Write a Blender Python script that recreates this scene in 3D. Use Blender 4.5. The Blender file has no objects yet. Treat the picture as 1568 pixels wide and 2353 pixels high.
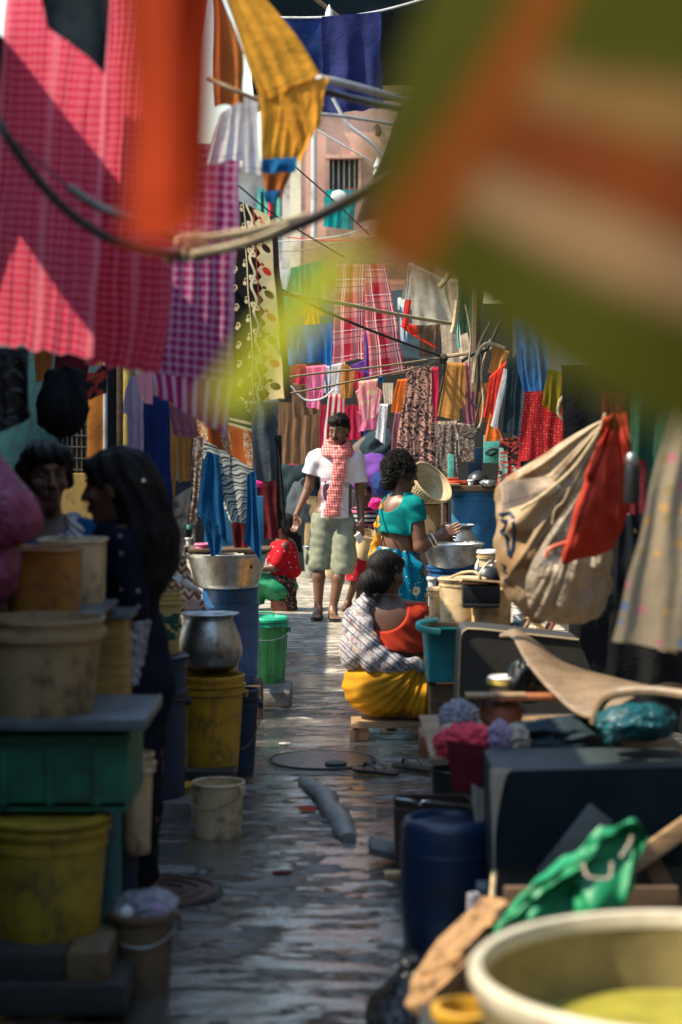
import bpy, bmesh, math, random
import numpy as np
from mathutils import Vector, Matrix, noise as mn

R = math.radians
SC = bpy.context.scene
COL = SC.collection
F = 4400.0            # focal length of the photograph in pixels of a 1568 x 2353 picture
CZ = 1.59             # eye height of the camera
FOCUS = 12.8

# ---------------------------------------------------------------- camera, sky, sun, exposure
cam = bpy.data.cameras.new('camera')
cam.sensor_fit = 'VERTICAL'; cam.sensor_height = 36.0
cam.lens = F / 2353.0 * 36.0
cam.shift_y = -196.5 / 2353.0
cam.clip_start = 0.05; cam.clip_end = 400
cam.dof.use_dof = True
cam.dof.focus_distance = FOCUS
cam.dof.aperture_fstop = 2.5
camo = bpy.data.objects.new('camera', cam); COL.objects.link(camo)
camo.location = (0, 0, CZ); camo.rotation_euler = (R(90), 0, 0)
SC.camera = camo

SUN_DIR = Vector((-0.76, -0.19, 0.95)).normalized()      # from the scene towards the sun
world = bpy.data.worlds.new('World'); SC.world = world; world.use_nodes = True
wn = world.node_tree
sky = wn.nodes.new('ShaderNodeTexSky'); sky.sky_type = 'NISHITA'; sky.sun_disc = False
sky.sun_elevation = math.asin(SUN_DIR.z)
sky.sun_rotation = math.atan2(SUN_DIR.x, SUN_DIR.y)
sky.altitude = 10; sky.air_density = 2.2; sky.dust_density = .8; sky.ozone_density = 3.5
wn.links.new(sky.outputs[0], wn.nodes['Background'].inputs[0])
wn.nodes['Background'].inputs[1].default_value = 0.15
sl = bpy.data.lights.new('sun', 'SUN'); sl.energy = 4.8; sl.angle = R(0.5); sl.color = (1.0, 0.86, 0.64)
so = bpy.data.objects.new('sun', sl); COL.objects.link(so)
so.rotation_euler = SUN_DIR.to_track_quat('Z', 'Y').to_euler(); so.location = (-8, -4, 12)
SC.view_settings.view_transform = 'Standard'; SC.view_settings.look = 'None'
SC.view_settings.gamma = 1.0; SC.view_settings.use_curve_mapping = False
SC.view_settings.exposure = 1.05
SC.cycles.use_denoising = True
SC.cycles.max_bounces = 7; SC.cycles.transparent_max_bounces = 8

# ---------------------------------------------------------------- helpers
def P(u, v, d):
    """a place in the alley seen at pixel (u, v), d metres down the alley"""
    return Vector(((u - 784) * d / F, d, CZ - (v - 980) * d / F))
def X(u, d): return (u - 784) * d / F
def Z(v, d): return CZ - (v - 980) * d / F
def L(px, d): return px * d / F

class E:
    """socket arithmetic: builds Math nodes from Python expressions"""
    def __init__(s, nt, sock): s.nt, s.s = nt, sock
    def op(s, o, *a):
        n = s.nt.nodes.new('ShaderNodeMath'); n.operation = o
        for i, x in enumerate((s,) + a):
            if isinstance(x, E): s.nt.links.new(x.s, n.inputs[i])
            else: n.inputs[i].default_value = x
        return E(s.nt, n.outputs[0])
    def __add__(s, o): return s.op('ADD', o)
    __radd__ = __add__
    def __sub__(s, o): return s.op('SUBTRACT', o)
    def __rsub__(s, o): return (s * -1) + o
    def __mul__(s, o): return s.op('MULTIPLY', o)
    __rmul__ = __mul__
    def __truediv__(s, o): return s.op('DIVIDE', o)
    def __lt__(s, o): return s.op('LESS_THAN', o)
    def __gt__(s, o): return s.op('GREATER_THAN', o)
    def sin(s): return s.op('SINE')
    def abs(s): return s.op('ABSOLUTE')
    def fr(s): return s.op('FRACT')
    def fl(s): return s.op('FLOOR')
    def mx(s, o): return s.op('MAXIMUM', o)
    def mi(s, o): return s.op('MINIMUM', o)
    def pw(s, o): return s.op('POWER', o)
    def sq(s): return s * s
    def sqrt(s): return s.op('SQRT')

class Mat:
    def __init__(s, name):
        s.m = bpy.data.materials.new(name); s.m.use_nodes = True
        s.nt = s.m.node_tree
        s.b = s.nt.nodes['Principled BSDF']; s.out = s.nt.nodes['Material Output']
        s.tc = s.nt.nodes.new('ShaderNodeTexCoord')
    def link(s, a, b): s.nt.links.new(a.s if isinstance(a, E) else a, b)
    def uv(s, which='UV'):
        x = s.nt.nodes.new('ShaderNodeSeparateXYZ'); s.nt.links.new(s.tc.outputs[which], x.inputs[0])
        return [E(s.nt, x.outputs[i]) for i in range(3)]
    def vec(s, x, y, z=0.0):
        n = s.nt.nodes.new('ShaderNodeCombineXYZ')
        for i, q in enumerate((x, y, z)):
            if isinstance(q, E): s.nt.links.new(q.s, n.inputs[i])
            else: n.inputs[i].default_value = q
        return n.outputs[0]
    def noise(s, scale, detail=4, rough=.55, which='Object', vec=None, dist=0.0, stretch=None):
        n = s.nt.nodes.new('ShaderNodeTexNoise')
        n.inputs['Scale'].default_value = scale; n.inputs['Detail'].default_value = detail
        n.inputs['Roughness'].default_value = rough; n.inputs['Distortion'].default_value = dist
        v = vec or s.tc.outputs[which]
        if stretch:
            mp = s.nt.nodes.new('ShaderNodeMapping'); mp.inputs['Scale'].default_value = stretch
            s.nt.links.new(v, mp.inputs[0]); v = mp.outputs[0]
        s.nt.links.new(v, n.inputs['Vector'])
        return E(s.nt, n.outputs['Fac'])
    def vor(s, scale, which='UV', vec=None, rand=1.0, feature='F1'):
        n = s.nt.nodes.new('ShaderNodeTexVoronoi'); n.feature = feature
        n.inputs['Scale'].default_value = scale; n.inputs['Randomness'].default_value = rand
        s.nt.links.new(vec or s.tc.outputs[which], n.inputs['Vector'])
        return E(s.nt, n.outputs['Distance']), n.outputs.get('Color')
    def ramp(s, f, lo, hi):
        n = s.nt.nodes.new('ShaderNodeMapRange'); n.interpolation_type = 'SMOOTHSTEP'
        s.link(f, n.inputs[0]); n.inputs[1].default_value = lo; n.inputs[2].default_value = hi
        return E(s.nt, n.outputs[0])
    def mix(s, f, a, b):
        n = s.nt.nodes.new('ShaderNodeMix'); n.data_type = 'RGBA'
        if isinstance(f, E): s.nt.links.new(f.s, n.inputs[0])
        else: n.inputs[0].default_value = f
        for q, i in ((a, 6), (b, 7)):
            if isinstance(q, (tuple, list)): n.inputs[i].default_value = (*q[:3], 1)
            else: s.nt.links.new(q, n.inputs[i])
        return n.outputs[2]
    def col(s, c):
        if isinstance(c, (tuple, list)): s.b.inputs['Base Color'].default_value = (*c[:3], 1)
        else: s.nt.links.new(c, s.b.inputs['Base Color'])
        s.c = c
    def bump(s, h, strength=.3, dist=.01):
        n = s.nt.nodes.new('ShaderNodeBump'); n.inputs['Strength'].default_value = strength
        n.inputs['Distance'].default_value = dist
        s.link(h, n.inputs['Height']); s.nt.links.new(n.outputs[0], s.b.inputs['Normal']); s.nrm = n.outputs[0]
    def rough(s, r):
        if isinstance(r, E): s.nt.links.new(r.s, s.b.inputs['Roughness'])
        else: s.b.inputs['Roughness'].default_value = r
    def translucent(s, f=.35):
        t = s.nt.nodes.new('ShaderNodeBsdfTranslucent'); x = s.nt.nodes.new('ShaderNodeMixShader')
        x.inputs[0].default_value = f
        if isinstance(s.c, (tuple, list)): t.inputs[0].default_value = (*s.c[:3], 1)
        else: s.nt.links.new(s.c, t.inputs[0])
        s.nt.links.new(s.b.outputs[0], x.inputs[1]); s.nt.links.new(t.outputs[0], x.inputs[2])
        s.nt.links.new(x.outputs[0], s.out.inputs[0])

def stuffmat(name, c, rough=.5, dirt=.5, dcol=(.04, .03, .02), scale=9, metal=0, bump=.15, spec=.5):
    """plastic, tin, wood, plaster: a base colour with blotches of dirt"""
    m = Mat(name)
    a = m.noise(scale, 6, .65); b = m.noise(scale * 4.3, 5, .6)
    c2 = tuple(q * .72 for q in c)
    k = m.mix(m.ramp(a, .35, .65), c, c2)
    k = m.mix(m.ramp(a * .55 + b * .45, .53 - .05 * dirt, .68) * dirt, k, dcol)
    st = m.noise(scale * 2.2, 4, .6, stretch=(1, 1, .14)); sc_ = m.noise(scale * 3, 3, .5, stretch=(1.6, 1.6, .5), dist=2.5)
    k = m.mix(m.ramp(st, .56, .74) * (.55 * dirt), k, dcol); k = m.mix(((sc_ - .5).abs() < .006) * (.5 * dirt), k, tuple(min(1, q * 1.5 + .05) for q in c))
    m.col(k); m.rough(b * .3 + (rough - .12)); m.b.inputs['Metallic'].default_value = metal
    m.b.inputs['Specular IOR Level'].default_value = spec
    m.bump(a * .6 + b * .5, bump, .006)
    return m.m
def wood(name, c, c2=None, scale=6):
    m = Mat(name); c2 = c2 or tuple(q * .45 for q in c)
    a = m.noise(scale, 6, .7, stretch=(1, 1, 12)); b = m.noise(scale * .8, 4)
    m.col(m.mix(m.ramp(a * .7 + b * .3, .38, .66), c, c2)); m.rough(.75); m.bump(a, .35, .004)
    return m.m
def fin(m, tr=.3, rough=.85, wr=.25):
    m.rough(rough); m.b.inputs['Specular IOR Level'].default_value = .15
    m.b.inputs['Sheen Weight'].default_value = .0
    m.bump(m.noise(14, 5, .6, which='UV') , wr, .02)
    if tr: m.translucent(tr)
    return m.m
def fabric(name, c, tr=.28, var=.25, rough=.85):
    m = Mat(name); a = m.noise(7, 5, .6, which='UV')
    uu, vv, _ = m.uv(); k = m.mix(m.ramp(a, .3, .7), tuple(q * (1 + var * .5) for q in c), tuple(q * (1 - var) for q in c))
    k = m.mix(((vv - .022).abs() < .0022).mx((uu - .016).abs() < .002) * .6, k, tuple(q * .35 for q in c))
    k = m.mix(m.ramp(m.noise(2.6, 4, .6, which='UV'), .55, .75) * .45, k, tuple(q * .55 + .01 for q in c)); m.col(k)
    return fin(m, tr, rough, .4)

# ---- mesh building
def link(o, parent=None):
    COL.objects.link(o)
    if parent is not None: o.parent = parent
    return o
def mk(name, V, Fc, mat, parent=None, uvs=None, sharp=None, smooth=True, solid=None):
    me = bpy.data.meshes.new(name)
    me.from_pydata([tuple(v) for v in V], [], Fc if isinstance(Fc, list) else Fc.tolist())
    if uvs is not None:
        l = me.uv_layers.new(name='UVMap'); vi = np.empty(len(me.loops), np.int32); me.loops.foreach_get('vertex_index', vi)
        l.data.foreach_set('uv', np.asarray(uvs, np.float32)[vi].ravel())
    if smooth: me.polygons.foreach_set('use_smooth', [True] * len(me.polygons))
    if sharp is not None: me.set_sharp_from_angle(angle=R(sharp))
    if mat is not None:
        for q in (mat if isinstance(mat, (list, tuple)) else [mat]): me.materials.append(q)
    me.update()
    return link(bpy.data.objects.new(name, me), parent)
def tag(o, label=None, cat=None, group=None, kind=None):
    if label: o['label'] = label
    if cat: o['category'] = cat
    if group: o['group'] = group
    if kind: o['kind'] = kind
    return o
def thing(name, label, cat, loc=(0, 0, 0), rz=0, group=None, rot=None):
    o = link(bpy.data.objects.new(name, None)); o.location = loc; o.rotation_euler = rot or (0, 0, rz)
    o.empty_display_size = .05
    return tag(o, label, cat, group)

class MB:
    def __init__(s): s.v, s.f = [], []
    def add(s, V, Fc):
        n = len(s.v); s.v += [tuple(q) for q in V]; s.f += [tuple(i + n for i in f) for f in Fc]; return s
    def box(s, c, sz, M=None, bev=0.0):
        bm = bmesh.new(); bmesh.ops.create_cube(bm, size=1)
        bmesh.ops.scale(bm, vec=sz, verts=bm.verts)
        if bev: bmesh.ops.bevel(bm, geom=bm.edges[:], offset=bev, segments=2, affect='EDGES', profile=.6)
        bm.verts.index_update()
        V = [(M @ v.co if M else v.co) + Vector(c) for v in bm.verts]
        Fc = [[v.index for v in f.verts] for f in bm.faces]; bm.free()
        return s.add(V, Fc)
    def tube(s, pts, r, n=8, cap=True, flat=1.0):
        pts = [Vector(p) for p in pts]; m = len(pts)
        r = r if isinstance(r, (list, tuple)) else [r] * m
        V, Fc = [], []; prev = None
        for i, p in enumerate(pts):
            t = (pts[min(i + 1, m - 1)] - pts[max(i - 1, 0)]).normalized()
            a = prev if prev is not None else (Vector((0, 0, 1)) if abs(t.z) < .9 else Vector((1, 0, 0)))
            a = (a - t * a.dot(t)).normalized(); b = t.cross(a); prev = a
            for k in range(n):
                q = 2 * math.pi * k / n; V.append(p + a * math.cos(q) * r[i] * flat + b * math.sin(q) * r[i])
        for i in range(m - 1):
            for k in range(n):
                k2 = (k + 1) % n; Fc.append((i * n + k, i * n + k2, (i + 1) * n + k2, (i + 1) * n + k))
        if cap: Fc.append(tuple(range(n))[::-1]); Fc.append(tuple((m - 1) * n + k for k in range(n)))
        return s.add(V, Fc)
    def lathe(s, prof, n=40, c=(0, 0, 0), sq=0, cap0=True, cap1=True, ay=1.0, wob=0.0, seed=0):
        V, Fc = [], []; m = len(prof)
        for r, z in prof:
            for k in range(n):
                q = 2 * math.pi * (k + .5) / n; x, y = math.cos(q), math.sin(q)
                g = r
                if sq: g = r / ((abs(x) ** sq + abs(y) ** sq) ** (1 / sq))
                if wob: g *= 1 + wob * mn.noise(Vector((x * 1.3 + seed, y * 1.3, z * 3)))
                V.append((c[0] + g * x, c[1] + g * y * ay, c[2] + z))
        for i in range(m - 1):
            for k in range(n):
                k2 = (k + 1) % n; Fc.append((i * n + k, i * n + k2, (i + 1) * n + k2, (i + 1) * n + k))
        if cap0: Fc.append(tuple(range(n))[::-1])
        if cap1: Fc.append(tuple((m - 1) * n + k for k in range(n)))
        return s.add(V, Fc)
    def build(s, name, mat, parent=None, sharp=38, smooth=True):
        return mk(name, s.v, s.f, mat, parent, sharp=sharp, smooth=smooth)

def curve_pts(pts, n=24):
    """Catmull-Rom through the points"""
    pts = [Vector(p) for p in pts]; out = []
    Q = [pts[0] * 2 - pts[1]] + pts + [pts[-1] * 2 - pts[-2]]
    seg = len(pts) - 1; per = max(2, n // seg)
    for i in range(seg):
        a, b, c, d = Q[i:i + 4]
        for k in range(per):
            t = k / per
            out.append(.5 * ((2 * b) + (c - a) * t + (2 * a - 5 * b + 4 * c - d) * t * t + (3 * b - a - 3 * c + d) * t ** 3))
    return out + [pts[-1]]

# ---- hanging cloth
def cloth_geo(patches, d, folds=5, amp=.025, hem=.012, back=0.0, seed=0, sag=0.0, res=1.0, twist=0.0, curve=0.0, crease=1.0):
    V, Fc, UV = [], [], []
    rnd = random.Random(seed * 77 + 5)
    for pi, pt in enumerate(patches):
        cs = [P(*(c if len(c) == 3 else (*c, d))) for c in pt]
        tl, tr, br, bl = cs
        w = ((tr - tl).length + (br - bl).length) / 2; h = ((bl - tl).length + (br - tr).length) / 2
        nrm = (tr - tl + br - bl).cross(bl - tl + br - tr).normalized()
        if nrm.y > 0: nrm = -nrm
        nf = max(1, folds); am = min(amp, .13 * w / nf); nx = int(max(14, nf * 10) * res); nz = int(max(14, min(46, h * 30)) * res)
        nb = int(nz * back) if back else 0
        ph = [rnd.uniform(0, 6.28) for _ in range(6)]; sd = rnd.uniform(0, 50)
        base = len(V); rows = list(range(-nb, nz + 1))
        for j in rows:
            t = abs(j) / nz; bk = j < 0
            for i in range(nx + 1):
                s = i / nx
                sw = s + .07 * mn.noise(Vector((s * 2.3 + sd, t * .9, 1.7))) + .015 * math.sin(t * 5 + ph[4])
                p = (tl * (1 - s) + tr * s) * (1 - t) + (bl * (1 - s) + br * s) * t
                a = am * (.22 + .78 * min(1, t * 1.5))
                fo = 1.5 * mn.noise(Vector((sw * nf * 1.3 + sd, t * .7, sd))) + .8 * mn.noise(Vector((sw * nf * 2.9 + sd, t * 1.3, 5 + sd))) + .45 * math.sin(6.283 * nf * sw + ph[0] + .8 * math.sin(t * 2 + ph[3]))
                fo += crease * (.45 * mn.noise(Vector((s * w * 9 + sd, t * h * 5, sd))) + .35 * (.5 - abs(mn.noise(Vector((s * w * 5 + t * h * 3 + sd, t * h * 4 - s * w * 2, sd + 3)))) * 1.8))
                ds = .5 * a * math.cos(6.283 * nf * sw + ph[0])
                p = p + nrm * (a * fo) + (tr - tl).normalized() * ds * .5
                p = p + nrm * curve * math.sin(math.pi * t)
                p.x += .012 * mn.noise(Vector((s * 2, t * h * 5 + sd, 4.1)))
                p.z -= sag * math.sin(math.pi * s) * (1 - .3 * t)
                if j == nz or t > .9: p.z += hem * mn.noise(Vector((s * w * 22 + sd, 3, pi))) * (t - .9) * 10
                if bk: p = p - nrm * (.02 + .03 * t)
                V.append(p); UV.append((s * w, (1 - t) * h))
        for j in range(len(rows) - 1):
            for i in range(nx):
                q = base + j * (nx + 1) + i
                Fc.append((q, q + 1, q + nx + 2, q + nx + 1))
    return V, Fc, UV
def cloth(name, label, cat, patches, d, mat, group=None, parent=None, **kw):
    if isinstance(patches[0][0], (int, float)): patches = [patches]
    V, Fc, UV = cloth_geo(patches, d, **kw)
    o = mk(name, V, Fc, mat, parent, uvs=UV)
    if label: tag(o, label, cat, group)
    return o

def lump(name, c, r, mat, seed=0, amp=.3, freq=2.2, sub=4, parent=None, flat=None, squash=None, ridge=True):
    """a crumpled thing: bag, heap of cloth, stone"""
    bm = bmesh.new(); bmesh.ops.create_icosphere(bm, subdivisions=sub, radius=1)
    V = []
    for v in bm.verts:
        p = v.co.copy(); q = p * freq + Vector((seed * 3.1, seed * 1.7, -seed))
        n = mn.noise(q) + .5 * mn.noise(q * 2.1)
        if ridge: n = n * .55 + .8 * (.5 - abs(mn.noise(q * 1.1 + Vector((9, 2, 4)))) * 1.6) + .22 * (.5 - abs(mn.noise(q * 2.3)))
        p = p * (1 + amp * n)
        p = Vector((p.x * r[0], p.y * r[1], p.z * r[2]))
        if flat is not None: p.z = max(p.z, -flat)
        if squash: p = squash(p)
        V.append(p + Vector(c))
    Fc = [[v.index for v in f.verts] for f in bm.faces]; bm.free()
    return mk(name, V, Fc, mat, parent)

def bag(name, c, r, mat, seed=0, pleats=9, neck=.25, lean=(0, 0), amp=.10, belly=.36, rough=.06, parent=None):
    """a filled bag gathered at the top: belly below, pleats running up into the neck"""
    n, m_ = 72, 40; V, Fc = [], []
    for j in range(m_ + 1):
        q = j / m_
        if q < belly: k = math.sqrt(max(0, 1 - (1 - q / belly) ** 2)) * .98 + .02
        else: k = neck + (1 - neck) * (.5 + .5 * math.cos(math.pi * (q - belly) / (1 - belly)))
        for i in range(n):
            a = 6.283 * i / n; x, y = math.cos(a), math.sin(a)
            nz = mn.noise(Vector((x * 1.2 + seed, y * 1.2, q * 2.2))) * .22 + mn.noise(Vector((x * 2.6 + seed, y * 2.6 + 4, q * 4.5))) * rough * 1.5
            wob = a + .5 * mn.noise(Vector((x + seed, y, q * 1.5)))
            pl = amp * (.15 + q) * (math.sin(pleats * wob + seed) * .6 + .8 * mn.noise(Vector((x * pleats * .5 + seed, y * pleats * .5, q * .8)))) + .4 * amp * (.5 - 1.6 * abs(mn.noise(Vector((x * 2 + q * 3, y * 2 - q, seed + 7)))))
            g = k * (1 + nz * min(1, 2 - 1.6 * q) + pl)
            V.append((c[0] + r[0] * g * x + lean[0] * q * q, c[1] + r[1] * g * y + lean[1] * q * q, c[2] + r[2] * (2 * q - 1) + .03 * r[2] * mn.noise(Vector((x * 2, y * 2, seed)))))
    for j in range(m_):
        for i in range(n):
            i2 = (i + 1) % n; Fc.append((j * n + i, j * n + i2, (j + 1) * n + i2, (j + 1) * n + i))
    Fc.append(tuple(range(n))[::-1]); Fc.append(tuple(m_ * n + i for i in range(n)))
    return mk(name, V, Fc, mat, parent, sharp=75)

def sling(name, A, B, d, th, mat, seed=0, pleat=.012, k=14, crumple=.008, parent=None, sag=.0, pw=1.3, rag=.005):
    """a slack filled sheet gathered at the point A, its outline running through the points B"""
    a0 = P(*A, d); bs = curve_pts([P(*b, d) for b in B], 84); n = len(bs); m_ = 40; V, Fc = [], []
    bs = [b + Vector((mn.noise(b * 17), 0, mn.noise(b * 17 + Vector((7, 7, 7))))) * rag * 2 + Vector((mn.noise(b * 50), 0, mn.noise(b * 50 + Vector((7, 7, 7))))) * rag for b in bs]
    for side in (-1, 1):
        base = len(V)
        for j in range(m_ + 1):
            s_ = j / m_
            for i, b in enumerate(bs):
                t = i / (n - 1); p = a0.lerp(b, .02 + .98 * s_)
                h = th * max(0.0, math.sin(math.pi * s_ ** pw)) ** .75 * max(0.0, math.sin(math.pi * t)) ** .5
                edge = min(1, (1 - s_) * 8) * min(1, min(t, 1 - t) * 14)
                f = pleat * (1.2 * mn.noise(Vector((t * k + seed, s_ * 1.1, seed))) + .7 * mn.noise(Vector((t * k * 2.3 + seed, s_ * 1.6, 4)))) * (1.1 - .5 * s_)
                f += crumple * (mn.noise(p * 9 + Vector((seed, 0, 0))) + 1.2 * (.5 - 1.7 * abs(mn.noise(p * 6 + Vector((0, seed, 3))))) + .5 * (.5 - 1.7 * abs(mn.noise(p * 15 + Vector((0, seed, 3))))))
                q = p + Vector((f * .4, side * h + f * edge, f * .4 - sag * math.sin(math.pi * s_))); V.append(q)
        for j in range(m_):
            for i in range(n - 1):
                q = base + j * n + i; Fc.append((q, q + 1, q + n + 1, q + n) if side > 0 else (q, q + n, q + n + 1, q + 1))
    return mk(name, V, Fc, mat, parent)
# ---------------------------------------------------------------- bodies: smooth unions of limbs, meshed as one surface
class SDF:
    def __init__(s, lo, hi, h=.006):
        s.lo = np.array(lo, np.float32); s.h = h
        s.n = np.ceil((np.array(hi) - s.lo) / h).astype(int) + 1
        s.ax = [s.lo[i] + h * np.arange(s.n[i], dtype=np.float32) for i in range(3)]
        s.D = np.full(s.n, .2, np.float32)
    def blk(s, lo, hi):
        sl = []
        for i in range(3):
            a = int(max(0, math.floor((lo[i] - s.lo[i]) / s.h))); b = int(min(s.n[i], math.ceil((hi[i] - s.lo[i]) / s.h) + 1))
            if b <= a: return None
            sl.append(slice(a, b))
        return tuple(sl), s.ax[0][sl[0]][:, None, None], s.ax[1][sl[1]][None, :, None], s.ax[2][sl[2]][None, None, :]
    def join(s, sl, d, k):
        D = s.D[sl]
        h = np.clip(.5 + .5 * (D - d) / k, 0, 1)
        s.D[sl] = d * h + D * (1 - h) - k * h * (1 - h)
    def carve(s, sl, d, k):
        D = s.D[sl]; d = -d
        h = np.clip(.5 - .5 * (D - d) / k, 0, 1)
        s.D[sl] = d * h + D * (1 - h) + k * h * (1 - h)
    def rc(s, a, b, ra, rb=None, k=.02, sc=(1, 1, 1), sub=False):
        rb = ra if rb is None else rb
        a = np.array(a, np.float32); b = np.array(b, np.float32); sc = np.array(sc, np.float32); m = max(ra, rb) * max(sc) + .06
        g = s.blk(np.minimum(a, b) - m, np.maximum(a, b) + m)
        if g is None: return
        sl, x, y, z = g
        ba = (b - a) / sc; l2 = max(float(ba @ ba), 1e-9)
        px, py, pz = (x - a[0]) / sc[0], (y - a[1]) / sc[1], (z - a[2]) / sc[2]
        t = np.clip((px * ba[0] + py * ba[1] + pz * ba[2]) / l2, 0, 1)
        d = np.sqrt((px - t * ba[0]) ** 2 + (py - t * ba[1]) ** 2 + (pz - t * ba[2]) ** 2) - (ra + (rb - ra) * t)
        (s.carve if sub else s.join)(sl, d * float(sc.min()), k)
    def ell(s, c, r, k=.02, rot=None, sub=False):
        c = np.array(c, np.float32); r = np.array(r, np.float32); m = r.max() + .06
        g = s.blk(c - m, c + m)
        if g is None: return
        sl, x, y, z = g; x, y, z = x - c[0], y - c[1], z - c[2]
        if rot is not None:
            M = np.array(rot.transposed(), np.float32)
            x, y, z = [M[i, 0] * x + M[i, 1] * y + M[i, 2] * z for i in range(3)]
        k0 = np.sqrt((x / r[0]) ** 2 + (y / r[1]) ** 2 + (z / r[2]) ** 2)
        k1 = np.sqrt((x / r[0] ** 2) ** 2 + (y / r[1] ** 2) ** 2 + (z / r[2] ** 2) ** 2) + 1e-6
        d = k0 * (k0 - 1) / k1
        (s.carve if sub else s.join)(sl, d, k)
    def chain(s, pts, rs, k=.02, sc=(1, 1, 1)):
        for i in range(len(pts) - 1): s.rc(pts[i], pts[i + 1], rs[i], rs[i + 1], k, sc)
    def cut(s, c, n, lo=(-9, -9, -9), hi=(9, 9, 9)):
        g = s.blk(lo, hi); sl, x, y, z = g
        n = np.array(Vector(n).normalized()); d = (x - c[0]) * n[0] + (y - c[1]) * n[1] + (z - c[2]) * n[2]
        s.D[sl] = np.maximum(s.D[sl], d)
    def waves(s, fn):
        s.D += fn(s.ax[0][:, None, None], s.ax[1][None, :, None], s.ax[2][None, None, :]).astype(np.float32)
    def build(s, name, mat, parent):
        D = s.D; D[0], D[-1] = .2, .2; D[:, 0], D[:, -1] = .2, .2; D[:, :, 0], D[:, :, -1] = .2, .2
        S = D < 0; n = np.array(D.shape)
        cnt = np.zeros(n - 1, np.int8)
        off = [(i, j, k) for i in (0, 1) for j in (0, 1) for k in (0, 1)]
        for i, j, k in off: cnt += S[i:n[0] - 1 + i, j:n[1] - 1 + j, k:n[2] - 1 + k]
        act = (cnt > 0) & (cnt < 8); I, J, K = np.nonzero(act)
        idx = np.full(n - 1, -1, np.int64); idx[act] = np.arange(len(I))
        val = {o: D[I + o[0], J + o[1], K + o[2]] for o in off}
        acc = np.zeros((len(I), 3)); c = np.zeros(len(I))
        for o in off:
            for ax in range(3):
                if o[ax]: continue
                q = list(o); q[ax] = 1; q = tuple(q); va, vb = val[o], val[q]
                m = (va < 0) != (vb < 0); t = np.where(m, va / np.where(m, va - vb, 1), 0)
                p = np.tile(np.array(o, float), (len(I), 1)); p[:, ax] += t
                acc[m] += p[m]; c[m] += 1
        V = s.lo + s.h * (np.stack([I, J, K], 1) + acc / c[:, None])
        Q = []
        s0, s1 = S[:-1, 1:-1, 1:-1], S[1:, 1:-1, 1:-1]; i, j, k = np.nonzero(s0 != s1); f = s0[i, j, k]; j = j + 1; k = k + 1
        q = np.stack([idx[i, j - 1, k - 1], idx[i, j, k - 1], idx[i, j, k], idx[i, j - 1, k]], 1); q[~f] = q[~f][:, ::-1]; Q.append(q)
        s0, s1 = S[1:-1, :-1, 1:-1], S[1:-1, 1:, 1:-1]; i, j, k = np.nonzero(s0 != s1); f = s0[i, j, k]; i = i + 1; k = k + 1
        q = np.stack([idx[i - 1, j, k - 1], idx[i - 1, j, k], idx[i, j, k], idx[i, j, k - 1]], 1); q[~f] = q[~f][:, ::-1]; Q.append(q)
        s0, s1 = S[1:-1, 1:-1, :-1], S[1:-1, 1:-1, 1:]; i, j, k = np.nonzero(s0 != s1); f = s0[i, j, k]; i = i + 1; j = j + 1
        q = np.stack([idx[i - 1, j - 1, k], idx[i, j - 1, k], idx[i, j, k], idx[i - 1, j, k]], 1); q[~f] = q[~f][:, ::-1]; Q.append(q)
        return mk(name, V.tolist(), np.concatenate(Q), mat, parent)

def vrot(v, rz):
    c, s = math.cos(rz), math.sin(rz); return (v[0] * c - v[1] * s, v[0] * s + v[1] * c, v[2])
def hand(S, w, dr, side, curl=.5, size=1.0, up=(0, 0, 1)):
    """palm with four fingers and a thumb from wrist w along dr; side = direction of the thumb"""
    w = Vector(w); dr = Vector(dr).normalized(); sd = Vector(side); sd = (sd - dr * sd.dot(dr)).normalized(); nr = dr.cross(sd)
    q = size
    S.rc(w, w + dr * .03 * q, .023 * q, .026 * q, .01)
    for o in (-.02, 0, .02): S.rc(w + dr * .02 * q + sd * o * .8 * q, w + dr * .085 * q + sd * o * q, .015 * q, .013 * q, .008)
    for i, o in enumerate((.028, .010, -.009, -.027)):
        ln = (.068, .078, .072, .056)[i] * q; b = w + dr * .085 * q + sd * o * q
        c = curl * (1 + .12 * i)
        m = b + (dr * math.cos(c) + nr * math.sin(c)) * ln * .5
        e = m + (dr * math.cos(c * 2.1) + nr * math.sin(c * 2.1)) * ln * .5
        S.rc(b, m, .0095 * q, .0085 * q, .003); S.rc(m, e, .0085 * q, .007 * q, .003)
    b = w + dr * .025 * q + sd * .022 * q; m = b + (dr * .7 + sd * .7) .normalized() * .04 * q; e = m + (dr * .95 + sd * .2 + nr * .3).normalized() * .032 * q
    S.rc(b, m, .013 * q, .011 * q, .006); S.rc(m, e, .0105 * q, .008 * q, .004)
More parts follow.
